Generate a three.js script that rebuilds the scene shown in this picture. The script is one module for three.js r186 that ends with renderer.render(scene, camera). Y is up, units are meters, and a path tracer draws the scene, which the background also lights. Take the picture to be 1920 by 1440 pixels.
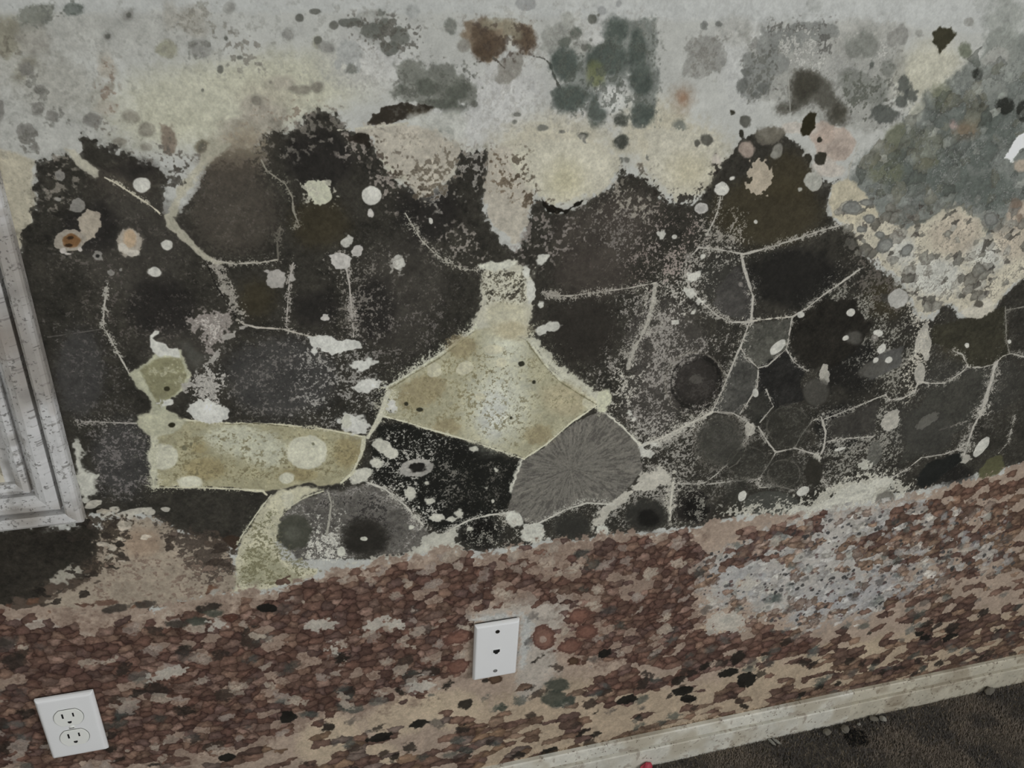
import * as THREE from 'three';
import { mergeGeometries } from 'three/addons/utils/BufferGeometryUtils.js';
import { RoundedBoxGeometry } from 'three/addons/geometries/RoundedBoxGeometry.js';
import { RectAreaLightUniformsLib } from 'three/addons/lights/RectAreaLightUniformsLib.js';

// ------------------------------------------------------------------ camera, sky, daylight, exposure
const scene = new THREE.Scene();
const camera = new THREE.PerspectiveCamera(52.12, 4 / 3, 0.02, 60);
camera.rotation.order = 'YXZ';
camera.position.set(0, 1.2921, 0.8519);
camera.rotation.set(-0.48369, -0.29626, 0.05918);
scene.background = new THREE.Color().setRGB(2.1, 2.2, 2.3);              // pale overcast sky outside the windows
RectAreaLightUniformsLib.init();
const daylight = (x, y, z, tx, ty, tz, w, h, k, c) => {
  const l = new THREE.RectAreaLight(c, k, w, h);
  l.position.set(x, y, z); l.lookAt(tx, ty, tz); l.name = 'window_daylight'; scene.add(l);
};
daylight(2.585, 1.45, 2.6, 0, 1.45, 2.6, 1.16, 1.16, 25, 0xf9fafd);      // through the window in the right wall
daylight(-0.5, 1.5, 3.385, -0.5, 1.5, 0, 1.36, 1.16, 5, 0xf8f9fd);          // through the window behind the camera
const renderer = new THREE.WebGLRenderer({ antialias: true });
renderer.toneMapping = THREE.LinearToneMapping;
renderer.toneMappingExposure = 0.58;
renderer.shadowMap.enabled = true;

// ------------------------------------------------------------------ helpers
let seed = 7;
const rnd = () => { seed = (seed + 0x6d2b79f5) | 0; let t = Math.imul(seed ^ (seed >>> 15), 1 | seed); t = (t + Math.imul(t ^ (t >>> 7), 61 | t)) ^ t; return ((t ^ (t >>> 14)) >>> 0) / 4294967296; };
const clamp = (x, a, b) => (x < a ? a : x > b ? b : x);
const ss = (a, b, x) => { const t = clamp((x - a) / (b - a), 0, 1); return t * t * (3 - 2 * t); };
const taken = new Map();
const numbered = (n) => { const k = taken.get(n) ?? 0; taken.set(n, k + 1); return k ? n + '_' + String(k).padStart(3, '0') : n; };
function mesh(name, g, m, parent) {
  const o = new THREE.Mesh(g, m); o.name = parent ? name : numbered(name); o.castShadow = o.receiveShadow = true; (parent ?? scene).add(o); return o;
}
function thing(name, label, category, x, y, z, group) {
  const o = new THREE.Group(); o.name = numbered(name); o.position.set(x, y, z); o.userData = { label, category }; if (group) o.userData.group = group; scene.add(o); return o;
}
function structure(o, label, category) { o.userData = { kind: 'structure', label, category }; return o; }
const box = (x0, x1, y0, y1, z0, z1) => new THREE.BoxGeometry(x1 - x0, y1 - y0, z1 - z0).translate((x0 + x1) / 2, (y0 + y1) / 2, (z0 + z1) / 2);

// value noise on a wrapped lattice; fbm scaled to a spread of about 0.5
const LAT = new Float32Array(256 * 256); for (let i = 0; i < LAT.length; i++) LAT[i] = rnd() * 2 - 1;
function vn(x, y) {
  const xi = Math.floor(x), yi = Math.floor(y); let u = x - xi, v = y - yi; u = u * u * (3 - 2 * u); v = v * v * (3 - 2 * v);
  const a = xi & 255, b = (xi + 1) & 255, c = (yi & 255) << 8, d = ((yi + 1) & 255) << 8;
  const p = LAT[c + a], q = LAT[c + b], r = LAT[d + a], s = LAT[d + b];
  const t = p + (q - p) * u; return t + (r + (s - r) * u - t) * v;
}
const fbm = (x, y, o) => { let s = 0, a = 1, q = 0; for (let i = 0; i < o; i++) { s += a * vn(x, y); q += a * a; a *= 0.55; x = x * 2.03 + 17.3; y = y * 2.03 + 5.7; } return s / Math.sqrt(q) * 1.3; };
const hex = (h) => Array.isArray(h) ? [h[0] / 255, h[1] / 255, h[2] / 255] : [parseInt(h.slice(0, 2), 16) / 255, parseInt(h.slice(2, 4), 16) / 255, parseInt(h.slice(4, 6), 16) / 255];
const toLin = (s) => (s <= 0.04045 ? s / 12.92 : Math.pow((s + 0.055) / 1.055, 2.4)), toS = (l) => (l <= 0.0031308 ? l * 12.92 : 1.055 * Math.pow(l, 1 / 2.4) - 0.055);
const GAIN = 1.62;                                                 // colours below were matched in the dim room; this makes them base colours
const LUT = new Uint8Array(4096); for (let i = 0; i < 4096; i++) LUT[i] = Math.round(255 * toS(Math.min(0.9, toLin(i / 4095) * GAIN)));
const base = (h) => { const c = hex(h).map((v) => Math.min(0.9, toLin(v) * GAIN)); return new THREE.Color().setRGB(c[0], c[1], c[2]); };
function texture(data, w, h, srgb) {
  const t = new THREE.DataTexture(data, w, h, THREE.RGBAFormat); t.magFilter = THREE.LinearFilter; t.minFilter = THREE.LinearMipmapLinearFilter; t.generateMipmaps = true;
  t.wrapS = t.wrapT = THREE.RepeatWrapping; if (srgb) t.colorSpace = THREE.SRGBColorSpace; t.needsUpdate = true; return t;
}

// ------------------------------------------------------------------ the mould on the wall: every colony, ridge, spot and stain in wall millimetres (x right, y up from the floor)
// 0 patch, 1 ridge, 2 round spot, 3 powdery speckle, 4 scattered round colonies, 5 colony with radiating threads, 6 packed scale-like colonies
const MOULD = [
[2,[145,144,138],28,9.3,0.5,0,0.06,-204.8,1143.5,86.7,52.4,-3.01,0,[16,16,16],0,0],
[2,[145,144,138],25.9,8.6,0.5,0,0.06,-206.5,1221.4,61.2,38.4,-2.94,0,[16,16,16],0,0],
[2,[145,144,138],26.9,9,0.5,0,0.06,-131.9,1223.9,90.2,26.8,-3.09,0,[16,16,16],0,0],
[2,[164,162,145],29.7,6.9,0.85,0,0.06,-50.8,1164.6,113.7,37.2,-3.11,0,[16,16,16],0,0],
[2,[164,162,145],30.2,7,0.85,0,0.06,21.3,1185.6,87,29.7,-3.11,0,[16,16,16],0,0],
[2,[164,162,145],29.7,6.9,0.85,0,0.06,-98,1139.2,58.4,25.1,-3.1,0,[16,16,16],0,0],
[2,[139,137,129],13.7,5.5,0.6,0,0.06,-194.3,1174.4,36.4,25,-2.92,0,[16,16,16],0,0],
[2,[139,137,129],13.1,5.3,0.6,0,0.06,-219.8,1198.9,29.7,23.3,0.83,0,[16,16,16],0,0],
[2,[129,125,110],10.3,4.3,0.8,0.4,0.06,-226.6,1216.4,18.8,13.7,1.02,0,[16,16,16],0,0],
[0,[156,150,133],2.9,2.4,0.95,0,0.06,0,[-279.6,1123.9,-241.7,1116.6,-227,1109.1,-230.2,1094,-235,1083.8,-233.4,1073.4,-242.7,1041.8,-257.6,1020.5,-272.9,993.2,-310.1,994.9]],
[2,[166,165,162],28.2,7.9,0.7,0,0.06,206.5,1157.2,64.3,40.8,3.14,0,[16,16,16],0,0],
[2,[166,165,162],28,7.8,0.7,0,0.06,240.4,1184.7,41.2,37.2,3.0,0,[16,16,16],0,0],
[2,[166,165,162],29.8,8.4,0.7,0,0.06,327.9,1155.6,37.8,22.6,3.1,0,[16,16,16],0,0],
[2,[166,165,162],25.7,7.2,0.7,0,0.06,95,1202.2,47.8,29.9,-3.08,0,[16,16,16],0,0],
[2,[166,165,162],28.8,8.1,0.7,0,0.06,340.9,1208.2,48.8,36.6,1.8,0,[16,16,16],0,0],
[2,[163,157,139],22.8,8,0.8,0,0.06,143.4,1107.2,57.8,33.9,3.13,0,[16,16,16],0,0],
[2,[163,157,139],24.3,8.5,0.8,0,0.06,294.1,1112.3,82.2,46.9,3.1,0,[16,16,16],0,0],
[2,[163,157,139],26.3,9.2,0.8,0,0.06,460.6,1105.5,63.8,45.6,2.94,0,[16,16,16],0,0],
[2,[163,157,139],25.2,8.8,0.8,0,0.06,414.7,1135.9,54.3,40.9,2.94,0,[16,16,16],0,0],
[2,[171,164,138],27.5,6.3,0.7,0,0.06,310.4,1085.3,31.4,28.1,2.18,0,[16,16,16],0,0],
[2,[171,164,138],29.4,6.7,0.7,0,0.06,463.8,1086.7,32.2,21.8,2.97,0,[16,16,16],0,0],
[2,[159,153,138],20.1,5,0.6,0,0.06,-10.4,1170.1,30.4,15,-3.09,0,[16,16,16],0,0],
[2,[164,161,146],23.4,6.9,0.9,0,0.06,768.9,1212.7,52,35.1,3.11,0,[16,16,16],0,0],
[2,[164,161,146],23.5,6.9,0.9,0,0.06,740.3,1193.8,33.2,23,2.79,0,[16,16,16],0,0],
[2,[163,163,160],24.5,7.4,0.7,0,0.06,513.3,1223.7,68.6,39.5,1.88,0,[16,16,16],0,0],
[2,[163,163,160],24.3,7.3,0.7,0,0.06,570.8,1269.5,340.9,11.9,-3.1,0,[16,16,16],0,0],
[2,[163,163,160],26.2,7.9,0.7,0,0.06,631.2,1203.6,46,33.6,2.81,0,[16,16,16],0,0],
[0,[162,163,160],5.3,2.6,0.75,0,0.03,0,[-285.8,1321.2,965.2,1409.1,1048.9,1254.4,894,1251.3,757.3,1255.1,540,1255.9,192.3,1250.6,-51.5,1242.5,-228.6,1235.6,-309.7,1232.5]],
[2,[109,110,102],6,3.4,0.85,0.7,0.06,-204,1233.6,12.1,9.4,-2.52,0,[16,16,16],0,0],
[2,[109,110,102],6,3.4,0.85,0.7,0.06,-191.2,1238.4,9.2,7.2,-2.59,0,[16,16,16],0,0],
[2,[109,110,102],6,3.4,0.85,0.7,0.06,-208.9,1226.5,7.3,5.6,-2.61,0,[16,16,16],0,0],
[2,[93,97,92],3.5,2.2,0.9,0.5,0.06,-170.2,1240.9,8.9,5.9,-2.91,0,[16,16,16],0,0],
[2,[114,111,99],6,2.6,0.8,0.4,0.06,-229.2,1214.1,17.6,11.9,1.12,0,[16,16,16],0,0],
[2,[114,111,99],6.2,2.7,0.8,0.4,0.06,-219.5,1189.9,15,7,0.85,0,[16,16,16],0,0],
[2,[103,101,96],3.5,2.2,0.85,0.6,0.06,-218.2,1190,8,7.8,0.56,0,[16,16,16],0,0],
[2,[103,101,96],3.6,2.3,0.85,0.6,0.06,-211.3,1172.7,6.4,4.9,-2.77,0,[16,16,16],0,0],
[2,[103,101,96],3.7,2.3,0.85,0.6,0.06,-214.9,1155.3,7.3,6.4,-3.07,0,[16,16,16],0,0],
[2,[103,101,96],3.7,2.3,0.85,0.6,0.06,-204.5,1149.2,7.7,6.1,2.93,0,[16,16,16],0,0],
[2,[103,101,96],3.7,2.3,0.85,0.6,0.06,-229.8,1134.6,10.4,8.2,0.91,0,[16,16,16],0,0],
[2,[103,101,96],3.8,2.4,0.85,0.6,0.06,-223.9,1120,6.5,4.8,-2.87,0,[16,16,16],0,0],
[2,[103,101,96],3.8,2.4,0.85,0.6,0.06,-170.2,1146.1,8.2,6.5,-2.73,0,[16,16,16],0,0],
[2,[103,101,96],3.6,2.3,0.85,0.6,0.06,-246.5,1155,10.6,3.8,1.32,0,[16,16,16],0,0],
[2,[140,137,129],6.4,2.7,0.75,0.3,0.06,-75.7,1234.9,11.6,9.5,-2.68,0,[16,16,16],0,0],
[2,[140,137,129],6.4,2.7,0.75,0.3,0.06,-67.9,1241.9,12.2,8,-2.98,0,[16,16,16],0,0],
[2,[140,137,129],6.3,2.7,0.75,0.3,0.06,-89,1238.8,12.8,7.2,1.35,0,[16,16,16],0,0],
[2,[140,137,129],6.5,2.8,0.75,0.3,0.06,-66.3,1228.4,10.6,8.9,0.96,0,[16,16,16],0,0],
[2,[140,137,129],6.4,2.7,0.75,0.3,0.06,-151.9,1198.4,12.1,9.4,1.05,0,[16,16,16],0,0],
[2,[140,137,129],6.5,2.8,0.75,0.3,0.06,-153.7,1175.1,9.2,7.6,0.84,0,[16,16,16],0,0],
[2,[140,137,129],6.1,2.6,0.75,0.3,0.06,-207.9,1214.8,15.7,12.2,-2.59,0,[16,16,16],0,0],
[2,[127,125,109],2.8,1.4,0.8,0,0.06,-96.6,1210.5,10.5,8.1,-2.84,0,[16,16,16],0,0],
[2,[127,125,109],3,1.5,0.8,0,0.06,41.5,1221.2,5.8,5,1.24,0,[16,16,16],0,0],
[2,[122,121,116],4.7,2.3,0.85,0.5,0.06,-66.5,1212.3,11.6,9.1,-2.85,0,[16,16,16],0,0],
[2,[122,121,116],4.4,2.2,0.85,0.5,0.06,-125.1,1238.3,5.6,4.2,1.09,0,[16,16,16],0,0],
[2,[122,121,116],4.5,2.2,0.85,0.5,0.06,-145.3,1219,4.5,3.6,-2.38,0,[16,16,16],0,0],
[2,[122,121,116],4.6,2.3,0.85,0.5,0.06,-36.9,1247.6,6.8,5.3,-2.85,0,[16,16,16],0,0],
[2,[122,121,116],4.8,2.4,0.85,0.5,0.06,14.3,1226.5,6.6,5.5,-2.81,0,[16,16,16],0,0],
[2,[122,121,116],5,2.5,0.85,0.5,0.06,48.9,1218.1,8.8,6.1,2.74,0,[16,16,16],0,0],
[2,[78,78,72],1.3,0.9,0.8,0.4,0.06,-124.7,1238.4,2,1.6,-2.42,0,[16,16,16],0,0],
[2,[78,78,72],1.3,0.9,0.8,0.4,0.06,-145.1,1219.9,2.5,2,-2.38,0,[16,16,16],0,0],
[2,[78,78,72],1.4,0.9,0.8,0.4,0.06,-42.6,1221.4,2,1.8,-2.48,0,[16,16,16],0,0],
[2,[78,78,72],1.4,1,0.8,0.4,0.06,-31.8,1204.8,3.9,2.4,-3.04,0,[16,16,16],0,0],
[2,[78,78,72],1.4,1,0.8,0.4,0.06,-51,1193.8,4.4,3.3,1.27,0,[16,16,16],0,0],
[2,[78,78,72],1.4,1,0.8,0.4,0.06,26.3,1241.4,4.1,3.6,-2.63,0,[16,16,16],0,0],
[2,[78,78,72],1.5,1,0.8,0.4,0.06,-69.1,1175.1,2.1,1.8,0.78,0,[16,16,16],0,0],
[2,[78,78,72],1.4,1,0.8,0.4,0.06,40.6,1247.5,6,2.8,-3.07,0,[16,16,16],0,0],
[2,[78,78,72],1.5,1,0.8,0.4,0.06,57.5,1236,5.1,4.2,-2.91,0,[16,16,16],0,0],
[2,[78,78,72],1.5,1,0.8,0.4,0.06,42.1,1222.6,4.6,3.8,-2.91,0,[16,16,16],0,0],
[2,[78,78,72],1.5,1,0.8,0.4,0.06,-5.2,1183.1,1.6,1.4,-2.46,0,[16,16,16],0,0],
[2,[78,78,72],1.5,1,0.8,0.4,0.06,-25.8,1160.9,1.6,1.4,-2.38,0,[16,16,16],0,0],
[2,[78,78,72],1.5,1,0.8,0.4,0.06,-20.9,1165,4.6,3.9,-2.81,0,[16,16,16],0,0],
[2,[144,138,127],6.4,2.7,0.7,0.4,0.06,-150.7,1192.5,12.6,9.5,1.11,0,[16,16,16],0,0],
[2,[144,138,127],6.6,2.8,0.7,0.4,0.06,-156.5,1158.4,11.3,8.5,-2.88,0,[16,16,16],0,0],
[2,[144,138,127],7.1,3,0.7,0.4,0.06,-21.4,1160,17.2,11,-3.05,0,[16,16,16],0,0],
[2,[144,138,127],7.1,3.1,0.7,0.4,0.06,-12,1152.5,20.4,10.2,-3.1,0,[16,16,16],0,0],
[2,[144,138,127],7.2,3.1,0.7,0.4,0.06,-28.7,1137,30.6,15.5,-3.1,0,[16,16,16],0,0],
[2,[144,138,127],7,3,0.7,0.4,0.06,5.9,1182.8,13.2,6.9,-3.08,0,[16,16,16],0,0],
[2,[116,112,102],3.8,1.9,0.8,0.4,0.06,-136.9,1150.3,8.7,6.7,-2.86,0,[16,16,16],0,0],
[2,[116,112,102],3.9,2,0.8,0.4,0.06,-124.7,1137.5,8,6.7,-2.66,0,[16,16,16],0,0],
[2,[116,112,102],4,2,0.8,0.4,0.06,-127.3,1120.9,5.4,4.5,-2.79,0,[16,16,16],0,0],
[2,[116,112,102],3.9,1.9,0.8,0.4,0.06,-150.2,1126.5,6.7,4,-3.05,0,[16,16,16],0,0],
[2,[116,112,102],4,2,0.8,0.4,0.06,-20.8,1166,5.3,4.8,-2.4,0,[16,16,16],0,0],
[2,[116,112,102],4.1,2.1,0.8,0.4,0.06,-4.9,1144.8,6.7,4.6,-3.05,0,[16,16,16],0,0],
[2,[116,112,102],3.7,1.9,0.8,0.4,0.06,-151.1,1176.6,6.1,5.1,0.83,0,[16,16,16],0,0],
[2,[116,112,102],4.1,2,0.8,0.4,0.06,38.8,1178.5,6.3,5,-2.98,0,[16,16,16],0,0],
[2,[116,112,102],4.1,2,0.8,0.4,0.06,23.2,1176.7,11.3,5,-3.1,0,[16,16,16],0,0],
[0,[107,96,85],3,2,0.85,0.4,0.06,0,[-111.9,1143.1,-101.6,1141.7,-97.6,1128,-101.5,1113.6,-112.7,1111.1,-112.8,1123.9]],
[2,[96,91,76],3,1.5,0.9,0,0.06,-76.7,1121.4,8.1,6.6,-2.88,0,[16,16,16],0,0],
[2,[75,73,67],2.5,1.5,0.7,0,0.06,-76.7,1121.4,4.9,4.3,0.9,0,[16,16,16],0,0],
[3,[126,116,103],0.42,15.5,1,2,[-49.2,1134.3,-21.6,1157.4,19.9,1165.5,50.6,1155.6,18,1139.8,-14,1129.2,-25.8,1113.4,-56.6,1113.5]],
[3,[90,85,78],0.25,10,1,2,[-168.7,1141.3,-113.3,1134.1,-77.3,1108.3,-104.4,1092.7,-141.2,1108.6]],
[3,[110,109,103],0.22,14.1,0.3,2,[-232.6,1254.3,97,1269.3,94.6,1187.1,-106.8,1178.3,-265.5,1109.3]],
[3,[108,104,95],0.1,14.6,0.5,2,[-265.5,1109.3,-227,1109.1,-248.2,1020.2,-285.4,1021.5]],
[2,[130,130,125],5,2.5,0.7,0.5,0.06,96.1,1238.8,20.8,14.3,-3.05,0,[16,16,16],0,0],
[2,[130,130,125],5,2.5,0.7,0.5,0.06,102.2,1231.8,18.4,13.5,-3.04,0,[16,16,16],0,0],
[2,[86,87,81],3,2.5,0.85,0.6,0.06,106.5,1239.2,7.4,6.6,-2.84,0,[16,16,16],0,0],
[2,[86,87,81],3.1,2.5,0.85,0.6,0.06,122.1,1227.6,10.7,9.7,-2.89,0,[16,16,16],0,0],
[2,[86,87,81],3.1,2.6,0.85,0.6,0.06,111.3,1217.5,10.6,6.9,-3.08,0,[16,16,16],0,0],
[2,[86,87,81],3,2.5,0.85,0.6,0.06,95.9,1232.6,13.6,7.7,-3.08,0,[16,16,16],0,0],
[2,[86,87,81],3,2.5,0.85,0.6,0.06,75.5,1239.5,13.3,3.8,-3.1,0,[16,16,16],0,0],
[2,[86,87,81],3,2.5,0.85,0.6,0.06,104.1,1248.6,5.2,3.8,-3.03,0,[16,16,16],0,0],
[2,[144,145,142],2,1.5,0.75,0,0.06,71.7,1211.4,12.7,11.6,-2.71,0,[16,16,16],0,0],
[2,[144,145,142],2,1.5,0.75,0,0.06,60.9,1201.3,4.2,3.9,-2.67,0,[16,16,16],0,0],
[2,[144,145,142],2,1.5,0.75,0,0.06,135.6,1251.3,7.4,5.7,-3.04,0,[16,16,16],0,0],
[2,[144,145,142],2,1.5,0.75,0,0.06,79.1,1199.3,5.3,4.9,-2.72,0,[16,16,16],0,0],
[2,[100,101,95],2,1.5,0.85,0,0.06,73.7,1197.7,6.3,4.5,-3.05,0,[16,16,16],0,0],
[2,[100,101,95],2.1,1.6,0.85,0,0.06,173.3,1240.1,7.8,6.5,1.54,0,[16,16,16],0,0],
[2,[104,105,98],4.2,3.2,0.88,0.35,0.06,132.6,1195.5,16.4,12.2,-3.08,0,[16,16,16],0,0],
[2,[104,105,98],4.3,3.2,0.88,0.35,0.06,149,1185.6,22.2,13.5,-3.11,0,[16,16,16],0,0],
[2,[104,105,98],4.3,3.2,0.88,0.35,0.06,165.7,1191.1,16.8,13.4,-3.1,0,[16,16,16],0,0],
[2,[104,105,98],4.4,3.3,0.88,0.35,0.06,177.1,1180.9,19.3,14.7,-3.12,0,[16,16,16],0,0],
[2,[104,105,98],4.3,3.2,0.88,0.35,0.06,143.5,1175.1,30.6,10.5,-3.12,0,[16,16,16],0,0],
[2,[104,105,98],4.4,3.3,0.88,0.35,0.06,194.3,1175.9,11.7,9.2,1.62,0,[16,16,16],0,0],
[2,[104,105,98],4.2,3.1,0.88,0.35,0.06,129.9,1200.5,12,8.1,-3.09,0,[16,16,16],0,0],
[2,[104,105,98],4.4,3.3,0.88,0.35,0.06,168.8,1167.5,19.3,8.5,-3.13,0,[16,16,16],0,0],
[2,[76,78,71],5.4,3.2,0.8,0.4,0.06,149,1180.4,13.4,9.4,-3.11,0,[16,16,16],0,0],
[2,[76,78,71],5.5,3.3,0.8,0.4,0.06,182.8,1178.3,14.8,9.5,-3.13,0,[16,16,16],0,0],
[2,[76,78,71],5.3,3.2,0.8,0.4,0.06,118.7,1176.2,9.6,7.4,0.92,0,[16,16,16],0,0],
[2,[76,78,71],5.5,3.3,0.8,0.4,0.06,160.3,1164.8,22.6,5.3,-3.13,0,[16,16,16],0,0],
[2,[76,78,71],5.6,3.3,0.8,0.4,0.06,177.5,1159.6,11.5,9.7,3.14,0,[16,16,16],0,0],
[0,[46,42,36],2.2,2.7,1,0.7,0.06,0,[87.8,1143.3,93.6,1154,102.5,1159.8,113,1165.7,129.6,1167,144.6,1166.2,157.5,1162.1,149.1,1154.5,137.8,1150.6,118.2,1146.7,104.3,1142.4]],
[0,[55,50,40],4.4,2.2,0.8,0,0.06,0,[126.7,1161.7,149.1,1159.3,157.5,1161,149.1,1152.3,132.2,1149]],
[0,[110,97,81],4.3,3.2,0.9,0.25,0.06,0,[188,1243.6,203.4,1248.1,237,1248.3,260,1245.2,264.4,1232.2,261.8,1219.3,253.4,1213.9,246.8,1226.6,235.5,1223.7,224.3,1218.2,221.8,1210.5,213.4,1206.1,204.6,1211,193.1,1219.9,185.1,1229.6]],
[2,[72,61,50],5.3,3.2,0.75,0.3,0.06,206.8,1230.3,18,13.5,1.61,0,[16,16,16],0,0],
[2,[72,61,50],5.4,3.3,0.75,0.3,0.06,252.4,1229.3,16.3,12.7,1.68,0,[16,16,16],0,0],
[2,[72,61,50],5.4,3.2,0.75,0.3,0.06,218.4,1223.1,14.7,10.1,-3.12,0,[16,16,16],0,0],
[2,[72,61,50],5.4,3.2,0.75,0.3,0.06,207.3,1215.2,10.2,7.1,-3.12,0,[16,16,16],0,0],
[2,[126,121,105],4.2,2.1,0.7,0,0.06,223.1,1243.4,22.5,6,-3.11,0,[16,16,16],0,0],
[2,[126,121,105],4.3,2.1,0.7,0,0.06,237.6,1236.4,11.4,9,3.14,0,[16,16,16],0,0],
[2,[163,161,153],2.7,1.6,0.9,0,0.06,235.3,1226.2,7.1,4,1.63,0,[16,16,16],0,0],
[2,[119,116,109],3.3,2.2,0.85,0.4,0.06,236.7,1200.4,14,11.5,3.1,0,[16,16,16],0,0],
[2,[119,116,109],3.3,2.2,0.85,0.4,0.06,231.3,1192.4,10.5,7.4,3.13,0,[16,16,16],0,0],
[2,[119,116,109],3.3,2.2,0.85,0.4,0.06,243.8,1208.4,10.4,9.3,1.75,0,[16,16,16],0,0],
[2,[119,116,109],3.2,2.1,0.85,0.4,0.06,187.5,1222.2,7.8,7,-3.09,0,[16,16,16],0,0],
[1,[85,81,74],0.7,0,0.5,1,1.1,[218.9,1211.4,226.6,1205.4,231.4,1201.4]],
[1,[73,73,67],0.9,0,0.5,1,1.1,[262.1,1214.1,274.1,1211.8,281.6,1206.8,284.6,1198.9,290.9,1188.3,294.4,1182.9]],
[2,[134,134,128],3.3,2.2,0.85,0.3,0.06,297.4,1251.1,9.1,8.1,1.87,0,[16,16,16],0,0],
[2,[134,134,128],3.3,2.2,0.85,0.3,0.06,284.2,1232.8,15.3,11.3,3.12,0,[16,16,16],0,0],
[2,[134,134,128],3.3,2.2,0.85,0.3,0.06,295.6,1238.3,15.4,11.2,3.11,0,[16,16,16],0,0],
[2,[134,134,128],3.4,2.2,0.85,0.3,0.06,315.1,1220.8,20.5,11.5,3.14,0,[16,16,16],0,0],
[2,[134,134,128],3.3,2.2,0.85,0.3,0.06,279.2,1222.4,11.8,5.2,-3.12,0,[16,16,16],0,0],
[2,[80,83,76],3.3,2.2,0.85,0.4,0.06,307.5,1237.7,7.4,6.9,2.34,0,[16,16,16],0,0],
[2,[80,83,76],3.3,2.2,0.85,0.4,0.06,323.9,1252.1,5.4,4.5,3.0,0,[16,16,16],0,0],
[2,[80,83,76],3.4,2.3,0.85,0.4,0.06,323.8,1224.7,4.9,3.7,3.07,0,[16,16,16],0,0],
[2,[80,83,76],3.3,2.2,0.85,0.4,0.06,296.5,1228.1,7.2,6.2,3.0,0,[16,16,16],0,0],
[0,[104,107,102],4.7,3.5,0.92,0.3,0.06,0,[341.8,1253.3,372.3,1253.4,397.7,1257.5,402.5,1234,401.5,1215.2,410,1193.3,410.4,1165,401.9,1141.7,387.6,1140.5,379.7,1150.3,378.4,1170.3,384.4,1187.3,373.4,1198.1,362.6,1184.1,340.6,1183.7,332.7,1169.7,314.6,1163.9,296.7,1155.3,287.5,1163.6,286.2,1179,300.2,1185.7,286.8,1201.6,285.7,1214.8,300.1,1220.4,327.5,1218.5,338.5,1229.4]],
[2,[64,70,65],6.8,2.8,0.82,0.25,0.06,352.5,1240.3,16.4,15,2.5,0,[16,16,16],0,0],
[2,[64,70,65],6.9,2.9,0.82,0.25,0.06,346.5,1213.7,24.8,18.1,3.06,0,[16,16,16],0,0],
[2,[64,70,65],6.8,2.8,0.82,0.25,0.06,298.3,1207.2,18.6,17.5,2.4,0,[16,16,16],0,0],
[2,[64,70,65],7,2.9,0.82,0.25,0.06,307.6,1172.2,21,15.4,3.06,0,[16,16,16],0,0],
[2,[64,70,65],7.4,3.1,0.82,0.25,0.06,395.2,1156.2,16.1,13.5,2.79,0,[16,16,16],0,0],
[2,[64,70,65],7.1,3,0.82,0.25,0.06,386.9,1192.9,19.1,13.8,1.84,0,[16,16,16],0,0],
[2,[64,70,65],6.9,2.9,0.82,0.25,0.06,379.2,1225.3,21.5,11.2,1.75,0,[16,16,16],0,0],
[2,[64,70,65],7.2,3,0.82,0.25,0.06,339.9,1161.4,19.4,12.5,1.75,0,[16,16,16],0,0],
[2,[96,99,71],5.8,2.3,0.8,0.2,0.06,334.7,1197.3,14.3,12.2,1.92,0,[16,16,16],0,0],
[2,[164,164,159],4.8,2.4,0.9,0,0.06,357.8,1171.2,17.9,12.3,3.06,0,[16,16,16],0,0],
[2,[164,164,159],4.8,2.4,0.9,0,0.06,348.8,1167.1,7,6.1,2.12,0,[16,16,16],0,0],
[2,[55,57,52],3.7,2.4,0.9,0.3,0.06,370,1150.3,9.8,8,2.91,0,[16,16,16],0,0],
[2,[55,57,52],3.7,2.5,0.9,0.3,0.06,373,1126.9,9.4,8.1,2.74,0,[16,16,16],0,0],
[2,[55,57,52],3.6,2.4,0.9,0.3,0.06,325.2,1132.7,6.4,4.6,3.04,0,[16,16,16],0,0],
[0,[100,99,94],1.8,1.8,1,0,0.06,0,[317.3,1135.6,326.9,1134.4,334.4,1124,342,1119.2,337.9,1109.2,337.5,1100.2,333.6,1100.2,331.1,1112.2,323.5,1124]],
[0,[78,80,75],2.3,1.7,0.9,0.3,0.06,0,[156,1128.4,163.4,1140.5,170.8,1144.9,177.9,1136.2,179.3,1125.1,172.4,1119.5,165.3,1123.9,160.6,1130.6]],
[2,[89,89,90],1.6,1.1,0.35,0,0.06,334.4,1260.1,4.9,4.5,2.71,0,[16,16,16],0,0],
[2,[89,89,90],1.7,1.1,0.35,0,0.06,352.2,1267.4,4.1,3.6,1.96,0,[16,16,16],0,0],
[2,[89,89,90],1.6,1.1,0.35,0,0.06,250.3,1263.2,11.3,6.8,-3.11,0,[16,16,16],0,0],
[2,[92,92,86],1.7,1.1,0.85,0.3,0.06,324,1251.1,4.9,4.5,2.68,0,[16,16,16],0,0],
[2,[92,92,86],1.7,1.1,0.85,0.3,0.06,330.7,1255.9,1.8,1.5,3.0,0,[16,16,16],0,0],
[2,[92,92,86],1.7,1.1,0.85,0.3,0.06,317.9,1223.5,4.3,3.6,2.97,0,[16,16,16],0,0],
[2,[92,92,86],1.7,1.1,0.85,0.3,0.06,324.9,1231.6,3,2.6,2.97,0,[16,16,16],0,0],
[2,[92,92,86],1.8,1.2,0.85,0.3,0.06,301.4,1137.2,4.4,2.3,3.11,0,[16,16,16],0,0],
[2,[92,92,86],1.9,1.3,0.85,0.3,0.06,363.2,1098.8,3.4,2.9,2.69,0,[16,16,16],0,0],
[2,[92,92,86],1.9,1.3,0.85,0.3,0.06,382.2,1105.9,4.7,3.6,2.94,0,[16,16,16],0,0],
[2,[92,92,86],1.9,1.3,0.85,0.3,0.06,361.2,1087.8,4,2.4,3.05,0,[16,16,16],0,0],
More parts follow.
